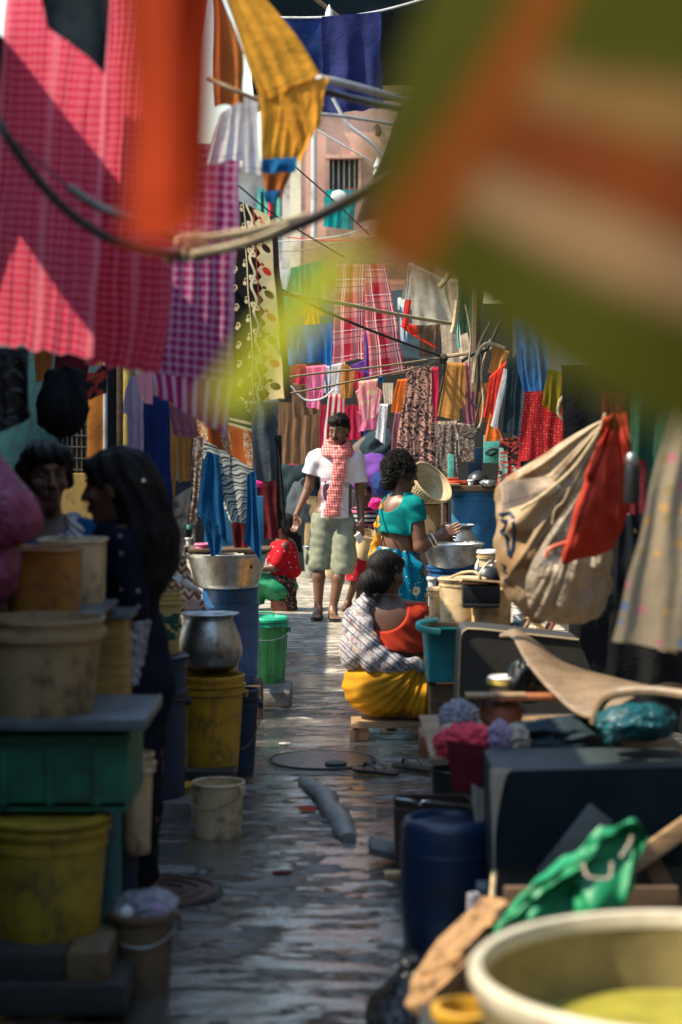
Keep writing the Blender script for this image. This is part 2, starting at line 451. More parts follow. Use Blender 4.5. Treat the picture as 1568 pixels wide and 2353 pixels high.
def head(S, c, rz, tilt=0.0, q=1.0, turn=None):
    """skull, jaw, nose, brow, lips, ears; faces -y, turned by rz about z and nodded by tilt"""
    M = Matrix.Rotation(rz, 3, 'Z') @ Matrix.Rotation(tilt, 3, 'X'); c = Vector(c)
    T = lambda x, y, z: c + M @ Vector((x * q, y * q, z * q))
    S.ell(T(0, .012, .03), (.072 * q, .092 * q, .085 * q), .02, M)
    S.ell(T(0, -.02, -.035), (.056 * q, .066 * q, .08 * q), .03, M)
    S.rc(T(-.02, -.055, -.098), T(.02, -.055, -.098), .019 * q, None, .025)      # chin
    S.rc(T(0, -.083, .018), T(0, -.104, -.024), .008 * q, .0125 * q, .010)         # nose
    for x in (-1, 1):
        S.ell(T(x * .013, -.092, -.028), (.009 * q, .009 * q, .007 * q), .006, M)
        S.rc(T(x * .014, -.079, .034), T(x * .046, -.066, .032), .010 * q, .008 * q, .012)   # brow
        S.ell(T(x * .042, -.058, -.022), (.022 * q, .02 * q, .02 * q), .02, M)        # cheek
        S.ell(T(x * .031, -.083, .012), (.017 * q, .010 * q, .009 * q), .008, M, sub=True)
        S.ell(T(x * .031, -.068, .011), (.013 * q, .012 * q, .010 * q), .004, M)      # eyelid
        S.ell(T(x * .074, .012, -.008), (.010 * q, .02 * q, .031 * q), .006, M)       # ear
    S.rc(T(-.02, -.082, -.053), T(.02, -.082, -.053), .0075 * q, None, .006)
    S.rc(T(-.016, -.081, -.068), T(.016, -.081, -.068), .008 * q, None, .006)
    S.rc(T(-.026, -.088, -.0605), T(.026, -.088, -.0605), .0032 * q, None, .003, sub=True)
    return T, M
def face_bits(T, M, root, q=1.0, mous=False, eyes=True, bindi=None):
    for x in (-1, 1):
        if eyes:
            e = MB().lathe([(.0001, -.006 * q), (.006 * q, -.004 * q), (.0085 * q, 0), (.006 * q, .004 * q), (.0001, .006 * q)], 10)
            o = e.build('eye', MT['eye'], root); o.matrix_local = Matrix.Translation(T(x * .031, -.0795, .010)) @ M.to_4x4() @ Matrix.Diagonal((1.3, .6, .8, 1))
        b = MB().tube([T(x * .012, -.087, .031), T(x * .03, -.083, .038), T(x * .05, -.068, .033)], [.0035 * q, .004 * q, .002 * q], 6, flat=.8)
        b.build('eyebrow', MT['hair'], root)
    lp = MB().tube([T(-.021, -.087, -.060), T(0, -.0915, -.054), T(.021, -.087, -.060)], [.002 * q, .006 * q, .002 * q], 6)
    lp.tube([T(-.02, -.086, -.062), T(0, -.091, -.068), T(.02, -.086, -.062)], [.002 * q, .007 * q, .002 * q], 6)
    lp.build('lips', MT['lips'], root)
    if mous:
        MB().tube([T(-.032, -.081, -.052), T(-.012, -.093, -.042), T(0, -.095, -.041), T(.012, -.093, -.042), T(.032, -.081, -.052)], [.003, .006, .005, .006, .003], 6).build('moustache', MT['hair'], root)
    if bindi:
        MB().lathe([(.0001, -.003), (.005, 0), (.0001, .003)], 10).build('bindi', bindi, root).matrix_local = Matrix.Translation(T(0, -.083, .045)) @ M.to_4x4() @ Matrix.Rotation(R(90), 4, 'X')
def foot(S, ankle, heel_z, dr, q=1.0):
    """foot with toes, sole at heel_z, pointing along dr (xy)"""
    a = Vector(ankle); d = Vector((dr[0], dr[1], 0)).normalized(); sd = Vector((-d.y, d.x, 0)); z = heel_z
    at = lambda f, s_, h: Vector((a.x, a.y, 0)) + d * f * q + sd * s_ * q + Vector((0, 0, z + h * q))
    S.rc(a, at(-.02, 0, .045), .034 * q, .036 * q, .02)
    S.rc(at(-.04, 0, .026), at(.02, 0, .03), .026 * q, .03 * q, .02)
    S.rc(at(0, 0, .05), at(.10, 0, .025), .03 * q, .02 * q, .03)
    for o in (-.025, 0, .022): S.rc(at(.04, o * .6, .022), at(.13, o, .016), .02 * q, .014 * q, .015)
    for i, o in enumerate((.030, .012, -.004, -.019, -.032)):
        e = (.185, .182, .174, .163, .15)[i]
        S.rc(at(.13, o * .95, .015), at(e, o, .011), .012 * q, (.0115 if i == 0 else .0085) * q, .004)
def slipper(root, ankle, z0, dr, m_sole, m_strap, q=1.0):
    d = Vector((dr[0], dr[1], 0)).normalized(); sd = Vector((-d.y, d.x, 0)); a = Vector((ankle[0], ankle[1], z0))
    at = lambda f, s_, h: a + d * f * q + sd * s_ * q + Vector((0, 0, h * q))
    out = [(-.085, 0), (-.08, .025), (-.05, .036), (0, .036), (.06, .042), (.13, .05), (.18, .04), (.205, .012), (.205, -.012), (.18, -.036), (.13, -.046), (.06, -.036), (0, -.034), (-.05, -.034), (-.08, -.022)]
    n = len(out)
    V = [at(x, y, 0) for x, y in out] + [at(x, y, .018) for x, y in out]
    Fc = [tuple(range(n))[::-1], tuple(range(n, 2 * n))] + [(i, (i + 1) % n, n + (i + 1) % n, n + i) for i in range(n)]
    mk('sole', V, Fc, m_sole, root, sharp=40)
    b = MB()
    for s_ in (-1, 1): b.tube(curve_pts([at(.14, 0, .022), at(.115, .012 * s_, .055), at(.06, .034 * s_, .05), at(.02, .037 * s_, .016)], 12), [.006 * q] * 13, 6, flat=.6)
    b.build('strap', m_strap, root)
# ---------------------------------------------------------------- materials
MT = {}
MT['hair'] = stuffmat('black hair', (.010, .009, .009), .62, .1, scale=40, bump=.4, spec=.18)
MT['eye'] = stuffmat('dark eye', (.03, .02, .018), .12, 0, bump=0)
MT['lips'] = stuffmat('lips', (.11, .035, .03), .5, .2, bump=.05)
def skinmat(name, c):
    m = Mat(name); a = m.noise(22, 5, .6); b = m.noise(5, 3)
    m.col(m.mix(m.ramp(a * .5 + b * .5, .35, .65), tuple(q * 1.08 for q in c), tuple(q * .78 for q in c)))
    m.rough(a * .2 + .34); m.b.inputs['Subsurface Weight'].default_value = .06
    m.b.inputs['Subsurface Radius'].default_value = (.012, .005, .003)
    m.bump(m.noise(130, 3), .12, .002); return m.m
MT['skin'] = skinmat('brown skin', (.165, .078, .046))
MT['skin_shaded'] = skinmat('shaded brown skin', (.105, .047, .028))  # brown skin darkened: shade put into the colour for people in the gloom
MT['bindi'] = stuffmat('red bindi', (.5, .03, .02), .5, 0)

# plastics, metals, woods
C = lambda name, *a, **k: MT.__setitem__(name, stuffmat(name.replace('_', ' '), *a, **k))
C('cream_plastic', (.62, .47, .27), .45, .75); C('cream_dirty', (.31, .21, .10), .55, .95, scale=6)
C('yellow_plastic', (.52, .28, .016), .42, .8); C('yellow_dull', (.32, .215, .012), .5, .9)
C('orange_tin', (.38, .15, .025), .45, .7); C('green_crate', (.018, .15, .09), .5, .8)
C('green_plastic', (.06, .36, .11), .35, .5); C('green_lid', (.015, .42, .25), .35, .3)
C('blue_plastic', (.008, .030, .075), .36, .55); C('blue_drum', (.013, .085, .25), .34, .5); C('navy_plastic', (.008, .025, .07), .4, .6)
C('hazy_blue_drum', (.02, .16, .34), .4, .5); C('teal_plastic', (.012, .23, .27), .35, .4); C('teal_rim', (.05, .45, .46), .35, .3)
C('grey_lid', (.10, .125, .14), .4, .7); C('white_plastic', (.72, .72, .70), .4, .5); C('pink_plastic', (.75, .2, .4), .4, .4)
C('orange_plastic', (.8, .12, .04), .4, .3); C('black_plastic', (.016, .017, .02), .35, .3); C('dark_brown', (.06, .035, .022), .6, .6)
C('steel', (.62, .61, .58), .33, .45, metal=1, scale=14, bump=.3); C('aluminium_dull', (.5, .5, .49), .36, .6, metal=1, bump=.35)
C('black_pot', (.05, .052, .056), .35, .4, metal=.7); C('wire', (.25, .24, .22), .4, .4, metal=1)
C('brown_tin', (.13, .085, .045), .5, .9, scale=7, bump=.3); C('cardboard', (.55, .36, .17), .85, .5); C('cardboard_dark', (.28, .17, .075), .85, .7)
C('concrete', (.14, .135, .125), .6, .7, scale=5, bump=.7); C('concrete_wet', (.06, .06, .058), .28, .6, scale=6, bump=.9)
C('plaster_pink', (.72, .40, .31), .9, .6, scale=1.6, dcol=(.3, .16, .12)); C('plaster_grey', (.42, .42, .43), .9, .6, scale=2)
C('plaster_cream', (.75, .66, .5), .9, .4, scale=2); C('shutter_dark', (.02, .035, .04), .6, .4)
C('black_rubber', (.02, .021, .022), .4, .5, bump=.3); C('rope', (.36, .28, .17), .9, .5, scale=40, bump=.5); C('rope_dark', (.05, .045, .035), .9, .3)
C('tin_wall', (.04, .045, .045), .6, .9, scale=3, bump=.3); C('dark_wall', (.022, .024, .025), .85, .8, scale=3); C('ochre_wall', (.33, .22, .06), .8, .8, scale=3)
C('teal_paint', (.04, .17, .2), .6, .7); C('orange_paint', (.5, .18, .02), .6, .6); C('yellow_paint', (.65, .5, .12), .6, .5); C('turquoise_paint', (.1, .5, .42), .6, .5)
C('curved_sheet', (.25, .175, .11), .42, .6, scale=7, bump=.35); C('dark_board', (.035, .034, .03), .6, .6); C('rust_plate', (.085, .04, .03), .3, .7, scale=12, bump=.5)
C('cement', (.19, .19, .18), .38, .6, scale=7, bump=.9); C('cable', (.03, .034, .034), .35, .3); C('white_pipe', (.6, .6, .6), .3, .5); C('red_stick', (.75, .03, .06), .5, .2)
C('bangle', (.75, .62, .5), .35, .2); C('gold', (.7, .5, .2), .3, .2, metal=1); C('rubbish', (.5, .48, .45), .6, .9, scale=14, dcol=(.03, .03, .03))
C('burlap', (.33, .19, .085), .95, .8, scale=26, bump=1.0); C('brick', (.28, .1, .06), .8, .7)
MT['wood'] = wood('weathered wood', (.30, .19, .10)); MT['wood_dark'] = wood('dark wood', (.11, .065, .035)); MT['bamboo'] = wood('bamboo', (.52, .42, .25), (.3, .21, .1), 9)
MT['wood_red'] = wood('reddish wood', (.30, .10, .04)); MT['wood_grey'] = wood('grey wet wood', (.16, .15, .14)); MT['wood_yellow'] = wood('yellow wood', (.5, .3, .08))

def polymat(name, c, rough=.25, tr=.4, wr=.8):
    m = Mat(name); a = m.noise(11, 6, .65); m.col(m.mix(m.ramp(a, .3, .7), c, tuple(q * .6 for q in c))); m.rough(rough)
    m.bump(m.noise(16, 4, .5, dist=1.5), wr, .03); m.translucent(tr); return m.m
MT['clear_bag'] = polymat('clear polythene', (.55, .56, .66), .15, .5); MT['black_bag'] = polymat('black polythene', (.012, .016, .02), .22, .03)
MT['pink_bag'] = polymat('pink polythene', (.36, .07, .17), .22, .15); MT['white_bag'] = polymat('cream polythene', (.62, .5, .36), .38, .3)
MT['sheer_bag'] = polymat('yellowed clear polythene', (.5, .42, .32), .2, .35); MT['teal_bag'] = polymat('teal polythene', (.008, .10, .13), .25, .2)

# fabrics
for nm, c, tr in (('blue', (.015, .12, .38), .25), ('navy', (.012, .03, .13), .1), ('blue_bright', (.006, .075, .21), .25), ('indigo', (.022, .03, .12), .2), ('dark_tarp', (.006, .015, .021), .02),
                  ('mustard', (.72, .33, .035), .3), ('cuff_blue', (.01, .12, .3), .1), ('white', (.75, .72, .73), .4), ('greywhite', (.50, .45, .38), .3), ('cream', (.72, .57, .43), .3),
                  ('orange', (.85, .19, .035), .4), ('orange_deep', (.36, .035, .006), .35), ('orange_near', (.40, .042, .009), .45), ('rust', (.38, .12, .03), .2), ('tan', (.48, .22, .06), .25), ('mauve', (.28, .10, .14), .25), ('purple', (.16, .06, .32), .25),
                  ('pink', (.85, .2, .36), .35), ('hot_pink', (.85, .05, .32), .35), ('crimson', (.45, .02, .06), .3), ('red', (.72, .05, .03), .3), ('brick_red', (.46, .048, .026), .25), ('lilac', (.42, .33, .47), .25),
                  ('slate', (.02, .036, .046), .1), ('charcoal', (.055, .07, .085), .12), ('denim', (.03, .12, .30), .15), ('olive', (.2, .15, .01), .25), ('brown', (.15, .085, .05), .15), ('black', (.01, .011, .013), .03),
                  ('darkgreen', (.02, .08, .05), .15), ('green_net', (.05, .32, .16), .4), ('khaki', (.25, .25, .17), .1), ('maroon', (.12, .015, .02), .15), ('satin_green', (.008, .30, .13), .25), ('greybrown', (.13, .11, .10), .1), ('teal', (.0, .25, .26), .2)):
    MT['f_' + nm] = fabric(nm + ' cloth', c, tr)
MT['f_satin_green'].node_tree.nodes['Principled BSDF'].inputs['Roughness'].default_value = .5
MT['f_satin_green'].node_tree.nodes['Principled BSDF'].inputs['Specular IOR Level'].default_value = .6

def pattern(name, fn, tr=.28, which='UV', rough=.85, wr=.2):
    m = Mat(name); u, v, w = m.uv(which); m.col(fn(m, u, v, w)); fin(m, tr, rough, wr); MT[name] = m.m
def line(x, f, w, ph=0.0): return ((x * f + ph).fr()) < w
def gamcha(base, light, f, w=.32):
    def fn(m, u, v, _):
        u = u + (m.noise(5, 3, which='UV') - .5) * .02; v = v + (m.noise(4, 3, which='UV') - .5) * .03
        a = line(u, f, w); b = line(v, f, w); wide = line(u, f / 9, .12)
        k = m.mix(a * .36 + b * .36, base, light)
        return m.mix(wide * .45, k, light)
    return fn
pattern('pink_gamcha', gamcha((.50, .012, .06), (.76, .27, .33), 46), .42)
pattern('purple_gamcha', gamcha((.30, .015, .12), (.62, .36, .50), 33, .4), .42)
def gam_stripe(m, u, v, _): return m.mix(line(u, 26, .4), (.36, .02, .13), (.66, .36, .48))
pattern('purple_stripe', gam_stripe, .4)
def plaid(m, u, v, _):
    a = line(u, 7, .35); b = line(v, 5, .4, .3); k = m.mix(a * .5 + b * .5, (.55, .03, .06), (.75, .28, .28))
    k = m.mix(line(u, 7, .05, .5).mx(line(u, 7, .04, .62)).mx(line(v, 5, .03, .8)), k, (.85, .7, .66))
    return m.mix(line(u, 7, .03, .15).mx(line(v, 5, .025, .1)), k, (.12, .01, .02))
pattern('red_plaid', plaid, .4)
def scarf(m, u, v, w):
    a = line(u + w * .1, 45, .5); b = line(w, 45, .5); return m.mix(a * .5 + b * .5, (.62, .05, .06), (.85, .50, .45))
pattern('scarf_check', scarf, .25, 'Object')
def dots(base, cols, scale, r, which_rand=.7):
    def fn(m, u, v, w):
        d, c = m.vor(scale, 'UV', vec=m.vec(u, v), rand=which_rand)
        x = m.nt.nodes.new('ShaderNodeSeparateXYZ'); m.nt.links.new(c, x.inputs[0]); h = E(m.nt, x.outputs[0])
        k = cols[0]
        for i, q in enumerate(cols[1:]): k = m.mix(h > (i + 1) / len(cols), k, q)
        return m.mix(m.ramp(d, r * 1.15, r * .85), base, k)
    return fn
pattern('polka', dots((.37, .295, .20), [(.55, .2, .24), (.2, .26, .4), (.55, .33, .14), (.33, .26, .12)], 21, .30, .5), .2)
pattern('dark_floral', dots((.01, .013, .02), [(.5, .12, .12), (.12, .2, .4), (.45, .3, .08), (.4, .2, .35)], 26, .2), .05)
pattern('bandhani', dots((.42, .015, .02), [(.62, .14, .12), (.5, .06, .05)], 60, .3, .3), .3)
pattern('white_dots', dots((.7, .72, .78), [(.15, .17, .25)], 28, .16, .2), .3)
def pdot(base, cols, scale, r, rand=.8):
    def fn(m, u, v, w):
        d, c = m.vor(scale, 'Object', rand=rand)
        x = m.nt.nodes.new('ShaderNodeSeparateXYZ'); m.nt.links.new(c, x.inputs[0]); h = E(m.nt, x.outputs[0])
        k = cols[0]
        for i, q in enumerate(cols[1:]): k = m.mix(h > (i + 1) / len(cols), k, q)
        return m.mix(m.ramp(d, r * 1.1, r * .9), base, k)
    return fn
def floral_sari(m, u, v, w):
    d, c = m.vor(11, 'Object'); x = m.nt.nodes.new('ShaderNodeSeparateXYZ'); m.nt.links.new(c, x.inputs[0]); h = E(m.nt, x.outputs[0])
    pet = (m.noise(60, 2) * .3 + d)
    k = m.mix(h > .5, (.65, .28, .02), (.62, .58, .45)); k = m.mix(d < .1, k, (.55, .2, .02))
    k = m.mix((pet < (.47 - (h < .3) * .3)), (.0, .15, .26), k)
    d2, _ = m.vor(38, 'Object'); return m.mix((d2 < .17) * (pet > .5), k, (.6, .55, .3))
pattern('teal_sari', floral_sari, .15, 'Object')
pattern('yellow_pallu', lambda m, u, v, w: m.mix(m.noise(16, 3) > .55, (.75, .36, .03), m.mix(m.noise(22, 2) > .5, (.65, .55, .32), (.12, .2, .16))), .4)
pattern('navy_star', pdot((.006, .008, .022), [(.26, .24, .26), (.2, .18, .2)], 17, .13, .25), .05, 'Object')
pattern('red_dotted', pdot((.45, .008, .02), [(.8, .55, .5)], 22, .14, .5), .15, 'Object')
pattern('brown_print', pdot((.03, .02, .018), [(.4, .25, .16), (.3, .08, .05)], 45, .34), .1, 'Object')
pattern('red_star', pdot((.42, .02, .04), [(.75, .5, .5)], 15, .16, .5), .15, 'Object')
pattern('boy_stripes', lambda m, u, v, w: m.mix(line(w, 26, .5), (.02, .025, .05), m.mix(line(w, 6.5, .5), (.5, .1, .2), (.45, .5, .5))), .1, 'Object')
def block_print(m, u, v, w):
    q = u * .62 + w * .78; a = m.noise(30, 3, dist=1.5)
    st = (line(q + a * .006, 30, .16) * line(q, 7.5, .55)).mx(line(q, 60, .3) * line(q + .05, 7.5, .2))
    k = m.mix(m.ramp(a, .54, .58), (.44, .43, .46), (.17, .17, .23)); k = m.mix(m.ramp(m.noise(24, 3, dist=2), .60, .63), k, (.40, .17, .14)); k = m.mix(m.ramp(m.noise(17, 3, dist=2), .63, .66), k, (.45, .33, .10))
    return m.mix(st, k, (.05, .055, .09))
pattern('block_print', block_print, .15, 'Object')
def lace(m, u, v, w): return m.mix(m.ramp(m.noise(70, 3, dist=2), .45, .55), (.12, .12, .2), (.45, .43, .52))
pattern('lace', lace, .1, 'Object')
pattern('zigzag', lambda m, u, v, w: m.mix(line(w + ((u * 22).fr() - .5).abs() * .05, 28, .5), (.14, .03, .02), (.45, .3, .18)), .05, 'Object')
def paisley(m, u, v, w):
    # black field of cream comma motifs; a cream border with red and black drops down the right edge
    mx_ = (u * 17).fr() - .5; my = (v * 10 + (u * 17).fl() * .5).fr() - .5
    head_ = ((mx_ - .02).sq() * 1.6 + (my - .06).sq() * 2.6).sqrt() < .24; tail = ((mx_ + .12).sq() + (my + .12).sq() * 3).sqrt() < .17
    hole = ((mx_ + .03).sq() + (my - .07).sq() * 1.6).sqrt() < .09
    k = m.mix(head_.mx(tail) * (1 - hole) * (u < .385), (.008, .007, .008), (.62, .50, .30))
    wob = (v * 42).sin() * .012
    vine = ((u - .425 + wob).abs() < .008).mx((u - .392).abs() < .003)
    dd = (((v * 6.7).fr() - .5).sq() * .022 + (u - .425 - wob).sq()).sqrt()
    curl = dd.op('COMPARE', .017, .006).mx(dd < .006)
    k = m.mix(vine.mx(curl) * (u > .386), k, (.68, .56, .36)); k = m.mix(((u - .452).abs() < .003), k, (.55, .06, .03))
    tri = ((v * 15).fr() - .5).abs() * .05
    bd = (u + tri) > .478
    dm = (v * 7.5).fr() - .5; um = (u - .51) * 12
    drop = ((um + dm * .35).sq() * .9 + (dm - .05).sq() * 2.4).sqrt() < .27
    tl_ = ((um + .28).sq() + (dm - .30).sq() * 3).sqrt() < .13
    red = (v * 3.75).fr() > .5
    b = m.mix(drop.mx(tl_), (.72, .56, .30), m.mix(red, (.03, .015, .012), (.6, .04, .02)))
    k = m.mix(bd, k, b)
    return m.mix(u > .546, k, (.02, .012, .012))
pattern('paisley_black', paisley, .18)
def wavy(m, u, v, w):
    x = (v * .55 + u * .83); q = (u * .55 - v * .83) + (x * 62).sin() * .006
    a = line(q, 24, .26); b = line(q, 24, .1, .5); dotl = line(q, 24, .22, .62) * line(x, 90, .45)
    return m.mix(a.mx(b).mx(dotl), (.50, .55, .53), (.05, .06, .08))
pattern('wavy_print', wavy, .2)
def rust_paisley(m, u, v, w):
    mx_ = (u * 7).fr() - .5; my = (v * 4.2).fr() - .5
    d = ((mx_ + my * .25).sq() * 2.4 + my.sq() * .9).sqrt(); ring = (d < .34) * (m.noise(80, 2, which='UV', dist=1) > .5)
    k = m.mix(v > .20, (.36, .085, .022), (.03, .06, .035)); k = m.mix(line(v, 1, .012, -.2).mx(line(v, 1, .012, -.225)), k, (.55, .47, .35))
    return m.mix(ring, k, (.52, .47, .33))
pattern('rust_paisley', rust_paisley, .2)
def arabesque(m, u, v, w):
    a = m.noise(15, 3, .5, which='UV', dist=3.5); return m.mix(m.ramp(a, .47, .53), (.50, .27, .21), (.045, .03, .035))
pattern('arabesque', arabesque, .22)
pattern('arabesque_dark', lambda m, u, v, w: m.mix(m.ramp(m.noise(18, 3, .5, which='UV', dist=3.5), .47, .53), (.10, .06, .05), (.3, .25, .21)), .1)
pattern('swirl_red', lambda m, u, v, w: m.mix(m.ramp(m.noise(10, 2, .5, which='UV', dist=4), .46, .5), (.5, .06, .04), m.mix(m.noise(6, 2, which='UV') > .5, (.02, .02, .025), (.3, .5, .42))), .2)
pattern('brown_drape', lambda m, u, v, w: m.mix(line(u, 9, .5), (.20, .11, .06), (.13, .07, .04)), .15)
pattern('pink_floral', lambda m, u, v, w: m.mix(m.ramp(m.noise(15, 3, .5, which='UV', dist=1.5), .5, .56), (.80, .30, .38), (.75, .55, .35)), .3)
pattern('red_white_stripe', lambda m, u, v, w: m.mix(line(u, 22, .45), (.6, .03, .06), (.75, .6, .58)), .3)
pattern('blue_white_stripe', lambda m, u, v, w: m.mix(line(u + v * .2, 20, .4), (.6, .66, .72), (.1, .18, .32)), .3)
def big_stripes(m, u, v, w):
    # wide uneven bands woven across an olive green cloth (about 0.17 x 0.19 m of it in view)
    s_ = u * (1 / .172); t_ = 1 - v * (1 / .189); t_ = t_ + (m.noise(9, 2, which='UV') - .5) * .05
    q = s_ + t_ * .44; gate = m.ramp(q, .48, .56)
    k = m.mix(gate * m.ramp(t_, .30, .36) * m.ramp(t_, .48, .43), (.060, .066, .004), (.24, .135, .05))
    k = m.mix(gate * m.ramp(t_, .43, .48) * m.ramp(t_, .64, .60), k, (.19, .045, .010))
    k = m.mix(gate * m.ramp(t_, .60, .64) * m.ramp(t_, .80, .72), k, (.31, .19, .10))
    q = s_ + t_ * .44
    return m.mix(m.ramp(q, .40, .46) * m.ramp(q, .64, .58) * m.ramp(t_, 1.1, .9), k, (.22, .060, .008))
pattern('olive_banded', big_stripes, .5)
MT['lime'] = fabric('lime cloth', (.34, .38, .025), .55)  # tail of the olive cloth, its sunlit glow put into the colour
def sack_print(m, u, v, w):
    a = m.noise(6, 4, which='Object', dist=.6); return m.mix(m.ramp(a, .42, .6), (.50, .38, .25), (.32, .20, .105))
pattern('sack', sack_print, .25, 'Object', .4, .5)
def tshirt(m, u, v, w):
    inside = (u > -.125) * (u < .012) * (w > .955) * (w < 1.165) * (v < 0)
    body = ((u + .065).abs() * 1.6 + ((w - 1.06).abs()) * .6) < .085; fig = ((u + .058).sq() * 6 + (w - 1.05).sq()).sqrt() < .075; hd = ((u + .06).sq() + (w - 1.125).sq()).sqrt() < .016
    k = m.mix(m.noise(22, 3) > .5, (.36, .37, .42), (.16, .17, .2)); k = m.mix(body, k, (.50, .26, .36)); k = m.mix(fig.mx(hd), k, (.05, .04, .06)); k = m.mix(w < .975, k, (.45, .25, .3))
    base = m.mix(inside * (m.noise(13, 3) > .36), (.70, .66, .70), k)
    rr = ((u - .112).sq() + (w - 1.108).sq()).sqrt(); badge = ((rr < .021) * (rr > .016)).mx((rr < .011) * (m.noise(90, 2) > .45))
    pk = ((w < 1.165) * (w > 1.162) * (u > .07) * (u < .155)).mx((u > .07) * (u < .0725) * (w < 1.165) * (w > 1.08))
    return m.mix((badge.mx(pk * .5)) * (v < 0), base, (.06, .06, .08))
pattern('tshirt', tshirt, .1, 'Object', .85, .15)
pattern('denim_green', lambda m, u, v, w: m.mix(m.ramp(m.noise(9, 5), .35, .7), (.27, .29, .21), (.17, .19, .15)), .03, 'Object')
pattern('mustard_sari', lambda m, u, v, w: m.mix(m.ramp(m.noise(7, 5), .35, .7), (.52, .25, .012), (.42, .18, .01)), .1, 'Object')
pattern('orange_blouse', lambda m, u, v, w: m.mix(m.ramp(m.noise(9, 5), .35, .7), (.52, .05, .022), (.42, .036, .018)), .1, 'Object')
pattern('teal_blouse', lambda m, u, v, w: m.mix(m.ramp(m.noise(9, 5), .35, .7), (.0, .21, .21), (.0, .16, .165)), .1, 'Object')

# printed tin: rubbed paint block on cream
def printed(m, u, v, w):
    blk_ = (u.abs() < .085) * (w > .06) * (w < .17) * (m.noise(28, 4) > .47)
    k = m.mix(m.ramp(m.noise(9, 5), .4, .65), (.55, .40, .15), (.38, .26, .1)); return m.mix(blk_, k, (.02, .09, .06))
pattern('printed_tin', printed, 0, 'Object', .5, .1)

# wet concrete of the alley: rough dark cement, polished worn skin and standing water
m = Mat('wet concrete')
a = m.noise(1.3, 5, .6); b = m.noise(9, 6, .62, dist=.6); c = m.noise(30, 5, .6, stretch=(.4, 1.0, 1)); e = m.noise(5.5, 4, .55, stretch=(.45, 1.6, 1), dist=.5); g = m.noise(80, 4, .65); f = m.noise(13, 5, .6, stretch=(.5, 1.3, 1), dist=.8)
yy = m.uv('Object')[1]; dry_sunlit = m.ramp(m.noise(1.5, 4, .55) + (yy - 12.5) * .075, .46, .58)  # drier floor further on, paled to brighten the sunlit stretch
scum = m.ramp(b * .5 + g * .5, .52, .62); sk = m.noise(12, 6, .68, stretch=(.48, 1.35, 1), dist=.9); pud = m.ramp(a * .24 + e * .34 + sk * .42, .458, .50)
k = m.mix(m.ramp(b, .35, .7), (.125, .12, .105), (.05, .05, .048)); k = m.mix(m.ramp(m.noise(2.3, 5, .7, dist=1), .56, .66) * .6, k, (.07, .03, .025))
k = m.mix(pud * .7, k, (.025, .026, .028))
k = m.mix(dry_sunlit, k, m.mix(m.ramp(b, .4, .7), (.42, .38, .31), (.28, .25, .21)))
m.col(k); m.rough(.30 + b * .2 + dry_sunlit * .3); m.b.inputs['Specular IOR Level'].default_value = .5
h = (e * 1.4 + f * .9 + c * .6 + g * .2) * (1 - pud * .94)
m.bump(h, 1.0, .05)
m.link((pud * .55 + .45 - scum * .2) * (1 - dry_sunlit), m.b.inputs['Coat Weight']); m.b.inputs['Coat IOR'].default_value = 4.0; m.link(g * .06 + .02, m.b.inputs['Coat Roughness']); m.nt.links.new(m.nrm, m.b.inputs['Coat Normal'])
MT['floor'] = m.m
C('basin_rim', (.66, .60, .46), .25, .3, scale=5, bump=.05); C('basin_plastic', (.27, .22, .10), .32, .35, scale=5, bump=.08); MT['dye_water'] = stuffmat('yellow dye water', (.34, .31, .05), .08, .1, bump=.05)

# ---------------------------------------------------------------- the alley: ground, walls, roofs, houses behind
def grid_sheet(name, xs, ys, fz, mat):
    V = [(x, y, fz(x, y)) for y in ys for x in xs]; n = len(xs)
    Fc = [(j * n + i, j * n + i + 1, (j + 1) * n + i + 1, (j + 1) * n + i) for j in range(len(ys) - 1) for i in range(n - 1)]
    return mk(name, V, Fc, mat)
def fz(x, y):
    return .006 * mn.noise(Vector((x * 2.2, y * 1.1, 0))) + .0035 * mn.noise(Vector((x * 5, y * 9, 3))) + .0015 * mn.noise(Vector((x * 14, y * 22, 7)))
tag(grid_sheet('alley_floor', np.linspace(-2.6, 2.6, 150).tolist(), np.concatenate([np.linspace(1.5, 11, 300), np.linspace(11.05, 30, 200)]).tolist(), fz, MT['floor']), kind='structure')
tag(grid_sheet('ground', [-38, -20, 20, 38], [-28, 0, 30, 70], lambda x, y: -.05, MT['concrete']), kind='structure')

def wall_box(name, x0, x1, y0, y1, z0, z1, mat, parent=None):
    return MB().box(((x0 + x1) / 2, (y0 + y1) / 2, (z0 + z1) / 2), (x1 - x0, y1 - y0, z1 - z0)).build(name, mat, parent, smooth=False)
def roof_sheet(parent, x0, x1, y0, y1, z0, z1, mat, name='roof', n=26):
    """corrugated iron: ridges run down the slope from x0 (z0) to x1 (z1)"""
    V, Fc = [], []; m_ = int((y1 - y0) / .04)
    for i in range(m_ + 1):
        y = y0 + (y1 - y0) * i / m_; w_ = .012 * math.sin(i * math.pi / 2)
        for q in range(2):
            V += [(x0, y, z0 + w_ - q * .006), (x1, y, z1 + w_ - q * .006)]
    for i in range(m_):
        q = i * 4; Fc += [(q, q + 1, q + 5, q + 4), (q + 2, q + 6, q + 7, q + 3)]
    return mk(name, V, Fc, mat, parent)

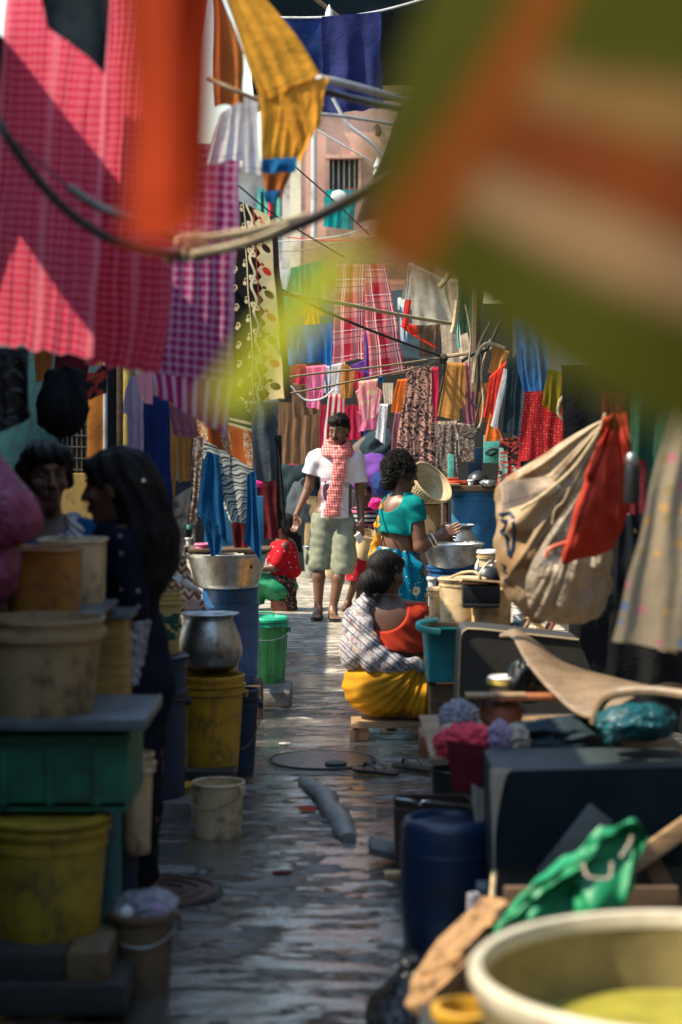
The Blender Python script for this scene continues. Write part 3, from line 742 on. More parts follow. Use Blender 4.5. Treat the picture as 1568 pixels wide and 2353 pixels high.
# left row of shanties
h = thing('shanty_house', 'dark shanty along the left of the alley, behind the buckets and the hanging clothes', 'house', (-1.9, 8, 0))
for o in (wall_box('wall', -2.3, -1.9, 1.0, 9.0, 0, 2.75, MT['dark_wall']), roof_sheet(None, -2.4, -1.25, .5, 2.1, 3.2, 2.92, MT['tin_wall']), roof_sheet(None, -2.4, -1.25, 4.9, 9.1, 3.2, 2.92, MT['tin_wall'])):
    o.parent = h; o.matrix_parent_inverse = h.matrix_world.inverted() if False else Matrix.Translation((1.9, -8, 0))
def sub(o, root):
    o.parent = root; o.matrix_parent_inverse = Matrix.Translation(-Vector(root.location)); return o
h2 = thing('shanty_house', 'low ochre shanty left of the alley behind the hanging trousers', 'house', (-1.75, 12, 0))
sub(wall_box('wall', -2.3, -1.75, 10.7, 15.8, 0, 1.8, MT['ochre_wall']), h2)
sub(roof_sheet(None, -2.4, -1.62, 10.6, 15.9, 2.05, 1.9, MT['tin_wall']), h2)
h3 = thing('shanty_house', 'dark shanty at the far left end of the alley', 'house', (-1.9, 25, 0))
sub(wall_box('wall', -4, -1.9, 23, 28, 0, 3.4, MT['dark_wall']), h3); sub(roof_sheet(None, -4, -1.6, 22.8, 28, 3.7, 3.45, MT['tin_wall']), h3)
# a cross screen seen on the left at d 9.6: orange door leaf, yellow jamb, wire window, plaster
d = 9.6
t = thing('front_wall', 'left side house front with orange door post, wire mesh window and stained yellow plaster', 'wall', (X(200, d), d, 0))
def slab(name, u0, v0, u1, v1, d, mat, th=.04, parent=None, z0=None):
    a, b = P(u0, v0, d), P(u1, v1, d); zb = b.z if z0 is None else z0
    o = MB().box(((a.x + b.x) / 2, d + th / 2, (a.z + zb) / 2), (b.x - a.x, th, a.z - zb), bev=min(.006, th * .2)).build(name, mat, None, sharp=30)
    return sub(o, parent) if parent else o
slab('lower_wall', -160, 1088, 330, 1600, d, MT['ochre_wall'], .06, t, 0)
slab('upper_wall', -160, 560, 130, 1086, d + .01, MT['teal_paint'], .06, t)
slab('door_leaf', 201, 560, 236, 1086, d + .004, MT['orange_paint'], .05, t)
slab('door_post', 237, 560, 246, 1086, d - .01, MT['white_plastic'], .05, t)
slab('dark_doorway', 247, 560, 283, 1086, d + .04, MT['dark_wall'], .04, t)
slab('yellow_jamb', 283, 560, 297, 1086, d, MT['yellow_paint'], .05, t)
slab('brown_post', 268, 560, 282, 1086, d, MT['wood_dark'], .04, t)
w_ = slab('window_recess', 131, 560, 200, 1086, d + .05, MT['shutter_dark'], .03, t)
b = MB()
for i in range(7): b.tube([P(133 + i * 11, 860, d + .03), P(133 + i * 11, 1086, d + .03)], .003, 5)
for i in range(9): b.tube([P(131, 870 + i * 26, d + .027), P(200, 872 + i * 26, d + .027)], .003, 5)
b.build('window_grill', MT['wire'], w_)

# right row of shanties
h = thing('shanty_house', 'dark shanty along the right of the alley behind the sacks and cabinets', 'house', (1.75, 8, 0))
sub(wall_box('wall', 1.75, 2.2, 1.0, 15.5, 0, 2.6, MT['tin_wall']), h); sub(roof_sheet(None, 2.3, 1.55, 6, 15.6, 2.9, 2.72, MT['tin_wall']), h)
h = thing('shanty_house', 'shanty at the far right of the alley behind the printed curtains', 'house', (2.1, 19, 0))
sub(wall_box('wall', 2.1, 3.2, 15.8, 24, 0, 3.0, MT['dark_wall']), h); sub(roof_sheet(None, 3.2, 1.9, 15.7, 24, 3.5, 3.2, MT['tin_wall']), h)
# end of the alley
h = thing('end_shanty', 'dark shanty closing the far end of the alley behind the walking man', 'house', (0, 23.5, 0))
sub(wall_box('wall', -2.0, 2.4, 23.4, 23.7, 0, 3.1, MT['dark_wall']), h)
sub(slab('lit_post', 711, 932, 724, 1052, 23.3, MT['cream_plastic'], .05), h)
# tarpaulin roof and boards above the far shacks
cloth('tarpaulin', 'grey tarpaulin sheet sagging over the far shack roofs', 'tarpaulin', [(640, 700, 22.5), (960, 660, 22.5), (1010, 830, 21.5), (640, 800, 21.5)], 22, MT['f_slate'], folds=2, amp=.05, seed=3)
r_ = slab('roof_board', 915, 684, 952, 712, 21.5, MT['white_plastic'], .05); tag(r_, 'small pale roof board between the plaid towel and grey cloth', 'board')

# pink building and grey building behind
d = 32
t = thing('pink_building', 'salmon pink plastered building above the alley with one barred window', 'building', (2, d, 0))
def bslab(name, u0, v0, u1, v1, d, mat, th, parent): return sub(slab(name, u0, v0, u1, v1, d, mat, th), parent)
xl, xr = X(692, d), X(1100, d)
wl = sub(wall_box('wall', xl, X(752, d), d, d + 6, 0, Z(225, d), MT['plaster_pink']), t)
sub(wall_box('wall', X(830, d), xr, d, d + 6, 0, Z(232, d), MT['plaster_pink']), t)
sub(wall_box('wall', X(752, d), X(830, d), d, d + 6, 0, Z(443, d), MT['plaster_pink']), t)
sub(wall_box('wall', X(752, d), X(830, d), d, d + 6, Z(362, d), Z(228, d), MT['plaster_pink']), t)
sub(wall_box('sunlit_side', xl - .18, xl, d - .02, d + 5, 0, Z(222, d), MT['plaster_cream']), t)  # cream strip: sunlight on the side wall put into the colour
sub(wall_box('parapet', xl - .2, xr, d - .12, d + 6, Z(222, d), Z(205, d), MT['plaster_pink']), t)
w_ = sub(MB().box((X(791, d), d + .30, Z(402, d)), (X(830, d) - X(752, d), .05, L(84, d))).build('window', MT['shutter_dark'], None, smooth=False), t)
f_ = MB()
for u in (754, 828): f_.box((X(u, d), d + .0, Z(402, d)), (.05, .1, L(84, d)))
f_.box((X(791, d), d - .02, Z(361, d)), (L(86, d), .16, .06)); f_.box((X(791, d), d - .03, Z(445, d)), (L(84, d), .18, .06))
sub(f_.build('window_frame', MT['plaster_pink'], None, smooth=False), t)
for i in range(5): MB().tube([P(766 + i * 12.5, 362, d + .08), P(766 + i * 12.5, 443, d + .08)], .008, 6).build('window_bar', MT['white_pipe'], w_)
MB().box((X(806, d), d + .2, Z(434, d)), (L(24, d), .05, L(9, d))).build('red_shelf', MT['red_stick'], w_)
sub(MB().tube([P(866, 288, d - .06), P(872, 302, d - .08), P(869, 312, d - .05)], .05, 8).build('drain_spout', MT['dark_brown']), t)
sub(slab('dark_stain_board', 700, 545, 1000, 640, d - .25, MT['wood'], .1), t)
sub(MB().tube([P(722, 226, d - .1), P(722, 700, d - .1)], .05, 8).build('drain_pipe', MT['plaster_grey']), t)
d = 34
t = thing('grey_building', 'grey plastered house with a green framed window left of the pink building', 'building', (-1, d, 0))
sub(wall_box('wall', X(470, d), X(652, d), d, d + 5, 0, Z(372, d), MT['plaster_grey']), t)
sub(wall_box('side_wall', X(655, d), X(690, d), d - 1.5, d + 5, 0, Z(300, d), MT['plaster_grey']), t)
sub(slab('window', 596, 440, 640, 520, d - .03, MT['shutter_dark'], .05), t)
g_ = MB()
for u in (596, 612, 640): g_.box((X(u, d), d - .06, Z(478, d)), (.06, .06, L(84, d)))
for v in (438, 521): g_.box((X(618, d), d - .063, Z(v, d)), (L(48, d), .06, .06))
sub(g_.build('window_frame', MT['turquoise_paint'], None, smooth=False), t)
sub(slab('parapet', 466, 372, 654, 384, d - .2, MT['plaster_cream'], .3), t)
# dark roof overhead
t = thing('tarpaulin_roof', 'dark tarpaulin roof slung over the top of the alley behind the blue cloths', 'roof', P(820, 20, 17))
o = cloth('sheet', None, None, [(560, -120, 15), (1330, -60, 15), (1300, 200, 17.5), (588, 262, 17.5)], 16, MT['f_dark_tarp'], folds=3, amp=.05, seed=8); sub(o, t)
o = cloth('ridge_flap', None, None, [(570, -140, 15), (1300, -140, 15), (1330, 18, 15.1), (570, 38, 15.1)], 15, MT['f_dark_tarp'], folds=3, amp=.03, seed=9); sub(o, t)
sub(MB().tube([P(690, -30, 14.9), P(790, 48, 14.9)], .018, 8).build('ridge_stick', MT['wood_dark']), t)
o = slab('beam', 878, 196, 1120, 212, 16.5, MT['bamboo'], .08); sub(o, t)
o = MB().lathe([(.22, 0), (.21, .05), (.15, .1), (.14, .13), (.0001, .135)], 28, c=P(1020, 196, 16.6)).build('tin_cap', MT['aluminium_dull']); sub(o, t)

# awning added over the near left corner, above the picture, to cast shade
cloth('blocker', 'unseen dark awning over the near left buckets, its edge above the pink towels', 'blocker', [(-430, -15, 4.7), (-80, -15, 4.7), (86, 175, 5.8), (-200, 175, 5.8)], 4, MT['f_dark_tarp'], folds=9, amp=.12, seed=99)

# dark blocks and a sheet added out of view to keep sky light out
h = thing('sky_block', 'unseen dark block added across the alley behind the camera', 'house', (0, -7, 0))
sub(wall_box('wall', -5, 5, -8, -7, 0, 6.5, MT['dark_wall']), h); sub(wall_box('parapet', -5.1, 5.1, -8, -6.9, 6.5, 6.8, MT['dark_wall']), h)
h = thing('shanty_house', 'unseen dark block added on the right of the alley behind the camera', 'house', (1.5, -3, 0))
sub(wall_box('wall', 1.5, 3.5, -6.8, .9, 0, 4.6, MT['dark_wall']), h)
h = thing('shanty_house', 'unseen dark block added on the left of the alley behind the camera', 'house', (-1.5, -3, 0))
sub(wall_box('wall', -3.5, -1.5, -6.8, .4, 0, 3.4, MT['dark_wall']), h)
V, Fc = [], []
for j in range(13):
    for i in range(9):
        x = -1.6 + 3.2 * i / 8; y = -6.9 + 6.9 * j / 12; V.append((x, y, 3.35 - .10 * math.sin(math.pi * i / 8) + .04 * mn.noise(Vector((x, y * .7, 2)))))
for j in range(12):
    for i in range(8): a_ = j * 9 + i; Fc.append((a_, a_ + 1, a_ + 10, a_ + 9))
tag(mk('tarpaulin', V, Fc, MT['f_dark_tarp']), 'unseen dark sheet added over the alley behind the camera', 'tarpaulin')
h = thing('sky_block', 'tall dark block added behind the shanties on the right', 'house', (2.4, 9, 0))  # added to cut sky light from the right
sub(wall_box('wall', 2.35, 6, 1, 22, 0, 5.6, MT['dark_wall']), h)

# ---------------------------------------------------------------- buckets, drums, tins, pots
def vessel(name, label, cat, u, vt, vb, wt, wb, d, mat, group=None, rim='roll', sq=0, handle=None, lid=None, bands=(), bulge=0.0, rz=0, tilt=None, th=.004, rim_mat=None, fill=None, n=44, lidh=.02, wob=.0, ribs=0):
    """container with its top edge at row vt and base at row vb, wt / wb pixels wide at top and base"""
    s = F / d; h = (vb - vt) / s; rt, rb = wt / s / 2, wb / s / 2
    root = thing(name, label, cat, (X(u, d), d, Z(vb, d)), rz, group)
    if tilt: root.rotation_euler = tilt
    prof = [(.0001, 0), (rb * .96, 0), (rb, .006)]
    for i in range(1, 9):
        q = i / 9; prof.append((rb + (rt - rb) * q + bulge * math.sin(math.pi * q), h * q))
    prof += [(rt, h - .002), (rt - th * .5, h), (rt - th, h - .002)]
    for i in range(8, 0, -1):
        q = i / 9; prof.append((rb + (rt - rb) * q + bulge * math.sin(math.pi * q) - th, h * q))
    prof += [(rb - th, .006), (.0001, .006)]
    b = MB().lathe(prof, n, sq=sq, cap0=False, cap1=False, wob=wob, seed=d)
    b.build('body', mat, root)
    rm = rim_mat or mat
    def ring(z, w, hh, nm='rim'):
        q = z / h; r = rb + (rt - rb) * q + bulge * math.sin(math.pi * q)
        MB().lathe([(r - .001, z), (r + w, z + hh * .12), (r + w, z + hh * .88), (r - .001, z + hh)], n, sq=sq, cap0=False, cap1=False).build(nm, rm, root)
    if rim == 'roll': MB().lathe([(rt + .006 * math.cos(a), h - .004 + .006 * math.sin(a)) for a in [i * math.pi / 4 for i in range(8)]] + [(rt + .006, h - .004)], n, sq=sq, cap0=False, cap1=False).build('rim', rm, root)
    if rim == 'pail':
        ring(h * .955, .004, h * .045); ring(h * .885, .012, h * .022, 'rim_band'); ring(h * .80, .010, h * .085, 'rim_skirt')
    if rim == 'lip': ring(h - .02, .012, .02)
    for z, w, hh in bands: ring(z * h, w, hh * h, 'band')
    if ribs:
        V = MB()
        for i in range(ribs):
            a = 6.283 * i / ribs
            V.tube([(math.cos(a) * (rb + (rt - rb) * q + .001), math.sin(a) * (rb + (rt - rb) * q + .001), h * q) for q in (.06, .5, .9)], .004, 5)
        V.build('ribs', rm, root)
    if handle:
        z0 = h * handle.get('z', .86); r = rb + (rt - rb) * (z0 / h) + .012; dr = handle.get('drop', .6); hm = handle.get('mat', MT['wire'])
        a0 = handle.get('a', 0); pts = []
        for i in range(15):
            q = math.pi * i / 14; x, y = math.cos(q) * r, -math.sin(q) * r * handle.get('out', 1.02)
            z = z0 - math.sin(q) * h * dr
            pts.append((x * math.cos(a0) - y * math.sin(a0), x * math.sin(a0) + y * math.cos(a0), z))
        ho = MB().tube(pts, handle.get('r', .003), 6).build('handle', hm, root)
        for x in (-1, 1): MB().box((x * r * math.cos(a0), x * r * math.sin(a0), z0), (.022, .022, .03), bev=.004).build('lug', rm, ho)
    if lid:
        rl = rt + .008
        MB().lathe([(.0001, h + .002), (rl, h + .002), (rl + .003, h + .004), (rl + .002, h + lidh * .6), (rl * .93, h + lidh), (rl * .85, h + lidh), (rl * .82, h + lidh * .7), (.0001, h + lidh * .75)], n, sq=sq, cap0=False, cap1=False).build('lid', lid, root)
    if fill: MB().lathe([(.0001, h * fill[0]), ((rb + (rt - rb) * fill[0]) - th * 1.2, h * fill[0])], n, sq=sq, cap0=False, cap1=False).build(fill[2], fill[1], root)
    return root
def plank(name, label, cat, u0, v0, u1, v1, d, depth, mat, bev=.004, group=None, M=None):
    """board or block: front face from (u0, v0) to (u1, v1) at d, reaching depth further back"""
    a, b = P(u0, v0, d), P(u1, v1, d)
    o = MB().box((0, 0, 0), (b.x - a.x, depth, a.z - b.z), M, bev=bev).build(name, mat, None, sharp=30)
    o.location = ((a.x + b.x) / 2, d + depth / 2, (a.z + b.z) / 2)
    return tag(o, label, cat, group) if label else o

# ---- left stack in the near corner
plank('stone_block', 'dark broken stone block at the very bottom left corner', 'stone block', -30, 2264, 288, 2334, 5.08, .5, MT['dark_wall'], .012)
plank('stone_block', 'smaller worn stone block just under the big yellow bucket', 'stone block', -40, 2190, 150, 2264, 5.12, .36, MT['dark_wall'], .012)
plank('stone_block', 'brown chipped stone block at the right under the big yellow bucket', 'stone block', 150, 2186, 248, 2264, 5.11, .3, MT['brown_tin'], .015)
plank('wood_block', 'brown wooden block on the ground at the bottom left', 'wood block', 210, 2320, 286, 2372, 5.2, .12, MT['wood'], .006)
vessel('bucket', 'big grimy yellow bucket with a dark rim, under the green crate', 'bucket', 112, 1882, 2184, 272, 226, 5.35, MT['yellow_dull'], 'yellow buckets', rim=None, bands=((.93, .012, .05), (.80, .006, .085)), lid=MT['yellow_dull'])
# green crate: moulded walls with pressed ribs
d = 5.3; t = thing('crate', 'green plastic crate with pressed ribs, between the yellow bucket and the grey slab', 'crate', P(105, 1868, 5.5))
a, b = P(-70, 1685, d), P(294, 1866, d); cx = (a.x + b.x) / 2; w = b.x - a.x; hh = a.z - b.z
sub(MB().box((cx, d + .2, b.z + .02), (w * .96, .40, .012)).build('bottom', MT['green_crate']), t)
sub(MB().box((cx, d + .008, (a.z + b.z) / 2), (w, .016, hh), bev=.005).build('side', MT['green_crate']), t)
sub(MB().box((cx, d + .41, (a.z + b.z) / 2), (w, .016, hh), bev=.005).build('side', MT['green_crate']), t)
for x in (a.x + .008, b.x - .008): sub(MB().box((x, d + .209, (a.z + b.z) / 2), (.016, .384, hh * .995), bev=.004).build('side', MT['green_crate']), t)
for u in (10, 115, 222): sub(MB().box((X(u, d), d - .004, Z(1785, d)), (.022, .014, hh * .72), bev=.005).build('rib', MT['green_crate']), t)
sub(MB().box((cx, d - .006, a.z - .012), (w + .02, .022, .02), bev=.005).build('rim', MT['green_crate']), t)
plank('slab', 'thin grey slab lying across the green crate', 'slab', -90, 1652, 336, 1680, 5.22, .48, MT['grey_lid'], .008)
vessel('bucket', 'large dirty cream bucket without a lid, standing on the grey slab', 'bucket', 100, 1418, 1655, 276, 222, 5.36, MT['cream_dirty'], 'cream plastic buckets', rim=None, bands=((.97, .006, .03), (.80, .014, .1)))
plank('slab', 'narrow grey board under the orange tin behind the large cream bucket', 'slab', 18, 1408, 232, 1420, 5.62, .45, MT['grey_lid'], .004)
vessel('tin', 'rusty orange tin standing open behind the large cream bucket', 'tin', 102, 1258, 1412, 164, 156, 5.7, MT['orange_tin'], rim='roll', sq=5)
vessel('tin', 'square cream tin with dark spots, behind the rusty orange tin', 'tin', 168, 1238, 1404, 146, 138, 6.0, MT['cream_plastic'], rim='roll', sq=6)
# cupboard with a grey top
d = 6.0; t = thing('cupboard', 'narrow olive yellow cupboard with grey worn top, behind the cream bucket', 'cupboard', P(240, 1980, 6.1))
sub(plank('body', None, None, 150, 1424, 288, 1648, d, .3, MT['wood_yellow']), t); sub(plank('top', None, None, 130, 1408, 302, 1424, d - .02, .36, MT['grey_lid']), t)
sub(plank('base', None, None, 140, 1648, 280, 2100, d + .02, .28, MT['dark_wall']), t)
vessel('metal_plate', 'round grey metal lid lying on the olive cupboard', 'lid', 240, 1395, 1404, 130, 128, 6.15, MT['grey_lid'], rim=None)
vessel('tub', 'shallow brown tub rim beside the rusty orange tin', 'tub', 200, 1408, 1424, 80, 76, 5.75, MT['orange_tin'])
# pink bag
t = tag(bag('plastic_bag', P(12, 1140, 5.45), (.105, .09, .15), MT['pink_bag'], 4, 6, .3, (-.06, 0), .07), 'shiny dark pink plastic bag bulging in from the left edge', 'bag')
tag(lump('plastic_bag', P(-4, 1300, 5.5), (.06, .08, .1), MT['pink_bag'], 14, .2, 1.6, 4), 'dark pink bag end hanging low beside the rusty orange tin', 'bag')
# small rubbish bucket with a bag on top
vessel('bucket', 'small grimy brown bucket holding a clear rubbish bag', 'bucket', 328, 2090, 2282, 142, 124, 5.42, MT['brown_tin'], rim='lip', handle=dict(drop=.25, z=.9))
tag(lump('rubbish_bag', P(338, 2088, 5.42), (.082, .07, .052), MT['clear_bag'], 6, .3, 2.0, 5), 'clear polythene rubbish bag on the small grimy brown bucket', 'bag')
tag(lump('rubbish', P(292, 2098, 5.36), (.022, .02, .02), MT['white_plastic'], 3, .1, 2, 3), 'white ball of rubbish inside the clear bag', 'rubbish')
tag(lump('rubbish', P(362, 2094, 5.36), (.032, .02, .024), MT['f_lilac'], 5, .3, 2, 3), 'purple scrap of rubbish inside the clear bag', 'rubbish')
# tall canisters behind the crate
vessel('canister', 'tall dull teal canister beside the big yellow bucket', 'canister', 248, 1700, 2205, 66, 60, 5.85, MT['teal_paint'], rim='roll')
vessel('canister', 'tall navy canister with a side clip, behind the teal canister', 'canister', 282, 1850, 2122, 74, 66, 6.12, MT['navy_plastic'], rim='lip', handle=dict(drop=-.1, z=.9, r=.006, mat=MT['black_plastic']))
vessel('bucket', 'slim cream bucket with grey contents, behind the navy canister', 'bucket', 312, 1768, 1952, 66, 52, 5.97, MT['cream_plastic'], 'cream plastic buckets', fill=(.97, MT['white_plastic'], 'contents'))
vessel('bucket', 'cream bucket top peeping over the slim cream bucket', 'bucket', 316, 1728, 1960, 74, 58, 6.09, MT['cream_plastic'], 'cream plastic buckets', rim='pail')
vessel('steel_pot', 'steel pot standing low behind the slim cream bucket', 'pot', 322, 1950, 1985, 40, 34, 6.7, MT['steel'])
# drum cover in the floor, left
def cover(name, label, u, v, r, mat, d=None, rings=3):
    d = d or CZ * F / (v - 980)
    t = thing(name, label, 'manhole cover', (X(u, d), d, -.004))
    MB().lathe([(r * 1.0, .002), (r * 1.005, .0125), (r * 1.045, .0125), (r * 1.05, .002)], 56, cap0=False, cap1=False).build('groove', MT['shutter_dark'], t)
    MB().lathe([(.0001, .012), (r * .97, .012), (r, .006), (r, -.01)], 56, cap0=False, cap1=False).build('plate', mat, t)
    for i in range(rings):
        q = r * (.95 - i * .25); MB().lathe([(q - .012, .0125), (q - .009, .019), (q + .004, .019), (q + .008, .0125)], 56, cap0=False, cap1=False).build('ring', mat, t)
    return t
cover('manhole_cover', 'wet rusty brown iron cover on the ground, left of the alley', 362, 2052, .215, MT['rust_plate'])
tag(lump('gravel_heap', P(372, 2003, 6.85), (.16, .08, .012), MT['concrete'], 3, .5, 9, 4), 'low heap of wet grit behind the rusty iron cover', 'grit')
cover('manhole_cover', 'round concrete cover with a small dark hole in the alley floor', 741, 1748, .245, MT['concrete_wet'], rings=0)
tag(MB().lathe([(.0001, 0), (.05, 0), (.052, -.01)], 20, c=(X(772, 8.95), 8.95, .021), cap0=False, cap1=False).build('hole', MT['shutter_dark']), 'small dark hole in the round concrete cover', 'hole')
# big dark drum and tin on it
vessel('drum', 'big dark navy drum left of the yellow bucket, under the printed tin', 'drum', 350, 1512, 1845, 158, 150, 7.9, MT['navy_plastic'], rim='lip', bands=((.75, .006, .04),), lid=MT['navy_plastic'], handle=dict(drop=-.05, z=.7, r=.006, mat=MT['black_plastic']))
vessel('tin', 'square yellowed tin with rubbed green print, on the navy drum', 'tin', 366, 1358, 1500, 100, 92, 7.9, MT['printed_tin'], rim='pail', sq=6, rz=.1)
# yellow bucket, pot
plank('stone_block', 'dark stone under the tall yellow bucket', 'stone block', 385, 1772, 535, 1840, 8.2, .4, MT['dark_wall'], .015)
vessel('bucket', 'tall yellow bucket with the round metal pot on top', 'bucket', 483, 1548, 1772, 156, 128, 8.4, MT['yellow_plastic'], 'yellow buckets', rim='pail', handle=dict(drop=.0, z=.8, r=.008, out=.3, mat=MT['black_plastic']))
t = thing('cooking_pot', 'dented round aluminium pot with flared lip, on the tall yellow bucket', 'pot', P(480, 1546, 8.4))
s = F / 8.4
MB().lathe([(.0001, .0), (40 / s, .0), (66 / s, 18 / s), (76 / s, 44 / s), (76 / s, 60 / s), (70 / s, 86 / s), (60 / s, 112 / s), (54 / s, 124 / s), (56 / s, 130 / s), (66 / s, 137 / s), (66 / s, 138 / s), (55 / s, 132 / s), (51 / s, 122 / s), (66 / s, 84 / s), (70 / s, 50 / s), (36 / s, 6 / s), (.0001, 6 / s)], 56, cap0=False, cap1=False, wob=.03, seed=2).build('bowl', MT['aluminium_dull'], t)
MB().lathe([(66 / s, 135 / s), (70 / s, 138 / s), (66 / s, 140 / s)], 56, cap0=False, cap1=False).build('lip', MT['steel'], t)
vessel('tub', 'small pale tub wedged between the round pot and the yellow bucket', 'tub', 536, 1492, 1545, 26, 22, 8.7, MT['cream_plastic'])
vessel('bucket', 'dark blue bucket with wire handle, behind the tall yellow bucket', 'bucket', 553, 1582, 1792, 86, 60, 8.75, MT['blue_plastic'], rim='pail', handle=dict(drop=.45, z=.82))
vessel('bucket', 'low cream bucket standing alone on the wet floor with its handle down', 'bucket', 502, 1796, 1922, 118, 106, 7.45, MT['cream_plastic'], 'cream plastic buckets', rim='roll', handle=dict(drop=.3, z=.88, a=-.5, r=.004, mat=MT['cream_dirty']))
vessel('tub', 'small round yellow tub with a lid on the concrete step', 'tub', 407, 1806, 1843, 62, 58, 7.95, MT['yellow_dull'], lid=MT['yellow_plastic'], lidh=.014)
plank('concrete_step', 'low rough concrete step under the small yellow tub', 'step', 318, 1843, 442, 1925, 7.75, .5, MT['concrete'], .03)
# blue drum, basin, bin
plank('wood_stand', 'dark wooden stand under the blue drum', 'stand', 480, 1576, 600, 1650, 10.4, .35, MT['wood_dark'], .01)
d = 10.55
vessel('drum', 'bright blue plastic drum with ribs, under the big metal basin', 'drum', 530, 1352, 1578, 126, 122, d, MT['blue_drum'], 'blue plastic drums', rim=None, bands=((.82, .005, .05), (.62, .004, .03), (.12, .005, .05)), bulge=.01, lid=MT['blue_drum'])
t = vessel('basin', 'big dented metal basin on the bright blue drum', 'basin', 522, 1270, 1348, 184, 138, 10.4, MT['steel'], rim='lip', wob=.04)
MB().lathe([(.0001, 0), (.013, .0), (.013, .004), (.0001, .005)], 16).build('round_sticker', MT['black_plastic'], t).matrix_local = Matrix.Translation((.135, -.135, .12)) @ Matrix.Rotation(R(90), 4, 'X') @ Matrix.Rotation(R(-40), 4, 'Y')
plank('board', 'thin dark board lying across the metal basin', 'board', 432, 1262, 620, 1270, 10.28, .3, MT['wood_dark'], .003)
vessel('tub', 'small pink tub on the board over the metal basin', 'tub', 470, 1249, 1262, 42, 40, 10.38, MT['pink_plastic'])
vessel('cup', 'white plastic mug beside the small pink tub', 'cup', 494, 1226, 1262, 24, 20, 10.5, MT['white_plastic'])
tag(slab('backboard', 470, 1140, 606, 1262, 10.9, MT['hazy_blue_drum'], .03), 'blue board standing behind the white mug and pink tub', 'board')
t = thing('rack', 'narrow shelf rack with cups, left of the metal basin', 'shelf', P(432, 1560, 10.8))
for u in (424, 446): sub(MB().tube([P(u, 1560, 10.8), P(u, 1080, 10.8)], .012, 6).build('upright', MT['wood_grey']), t)
for v in (1162, 1255, 1350): sub(plank('shelf', None, None, 420, v, 452, v + 5, 10.7, .2, MT['wood_grey']), t)
vessel('cup', 'pale green cup on the narrow rack above the basin', 'cup', 436, 1192, 1216, 16, 13, 10.8, MT['turquoise_paint']); vessel('cup', 'tiny white cup on the lower shelf of the narrow rack', 'cup', 434, 1236, 1254, 15, 12, 10.8, MT['white_plastic'])
d = 11.3
t = vessel('bin', 'green ribbed plastic bin with a lid, on a stone slab by the blue drum', 'bin', 614, 1428, 1584, 94, 76, d, MT['green_plastic'], rim=None, ribs=16, lid=MT['green_lid'], lidh=.03, handle=dict(drop=.13, z=.88, r=.003, out=.9, mat=MT['white_pipe']), rim_mat=MT['green_plastic'])
MB().lathe([(L(38, d), L(158, d)), (L(46, d), L(157, d)), (L(50, d), L(150, d)), (L(50, d), L(146, d))], 40, cap0=False, cap1=False).build('lid_rim', MT['green_lid'], t)
MB().tube(curve_pts([(-.06, -.02, .43), (-.05, -.02, .455), (.03, -.02, .455), (.04, -.02, .43)], 12), .005, 6).build('lid_handle', MT['green_lid'], t)
o = plank('stone_slab', 'wet grey stone slab under the green bin', 'stone slab', 572, 1590, 668, 1628, 10.85, .55, MT['concrete'], .03)
t = thing('metal_plate', 'metal pot lid held tilted above the round pot', 'lid', P(417, 1334, 8.2), rot=(0, R(34), 0))
MB().lathe([(.0001, 0), (.108, 0), (.112, .003), (.108, .006), (.07, .012), (.0001, .014)], 40, cap0=False, cap1=False).build('disc', MT['aluminium_dull'], t)
MB().tube([(0, 0, .012), (0, 0, .028)], .011, 10).build('knob', MT['aluminium_dull'], t)

# ---- far containers
vessel('bucket', 'grey steel bucket standing behind the walking man at his right leg', 'bucket', 714, 1254, 1328, 34, 24, 19.6, MT['aluminium_dull'], rim='roll')
vessel('bucket', 'dull green bucket on the ground behind the steel bucket', 'bucket', 697, 1220, 1262, 22, 17, 21, MT['green_crate'])
vessel('can', 'cream jerry can standing on sunlit ground between the legs of the man', 'can', 757, 1262, 1330, 22, 20, 19.5, MT['cream_plastic'], sq=5)
vessel('tub', 'low yellow tub on the ground beside the jerry can', 'tub', 771, 1308, 1332, 14, 13, 19.3, MT['yellow_plastic'])
vessel('cabinet', 'dull cream tin cabinet standing left behind the walking man', 'cabinet', 722, 1140, 1258, 44, 44, 20.5, MT['cream_dirty'], sq=8)
vessel('drum', 'blue drum top with pink cloth, behind the boy', 'drum', 868, 1165, 1320, 56, 50, 18.5, MT['blue_drum'], 'blue plastic drums', rim='lip', lid=MT['blue_drum'])
tag(lump('cloth_heap', P(862, 1158, 18.4), (.11, .1, .05), MT['f_hot_pink'], 3, .35, 2, 4), 'hot pink cloth heap on the blue drum behind the boy', 'cloth')
vessel('canister', 'slim pale plastic jar right of the teal sari, beside the blue drum', 'canister', 994, 1332, 1402, 20, 18, 12.3, MT['white_plastic'], lid=MT['white_plastic'])
vessel('drum', 'hazy tall blue drum below the shelf with the orange tray', 'drum', 1094, 1128, 1330, 116, 104, 13.2, MT['hazy_blue_drum'], 'blue plastic drums', rim='lip', bands=((.9, .008, .04), (.05, .006, .04)))
d = 13.0; t = thing('shelf', 'sideboard shelf holding an orange tray and a black pot', 'shelf', P(1072, 1130, 13.2))
sub(plank('top', None, None, 1000, 1116, 1150, 1130, d, .5, MT['wood_dark']), t); sub(plank('edge', None, None, 1000, 1112, 1058, 1117, d - .02, .3, MT['wood']), t)
for u in (1022, 1140): sub(MB().tube([P(u, 1130, 13.4), P(u, 1500, 13.4)], .025, 6).build('leg', MT['wood_dark']), t)
vessel('tray', 'orange plastic tray lying on the dark shelf', 'tray', 1043, 1104, 1114, 76, 66, 13.2, MT['orange_plastic'], rim='lip')
vessel('tray', 'second orange tray rim stacked behind the first', 'tray', 1028, 1098, 1105, 50, 44, 13.35, MT['orange_plastic'], rim='lip')
t = thing('cooking_pot', 'black upturned pot on the shelf by the orange tray', 'pot', P(1100, 1116, 13.25)); s = F / 13.25
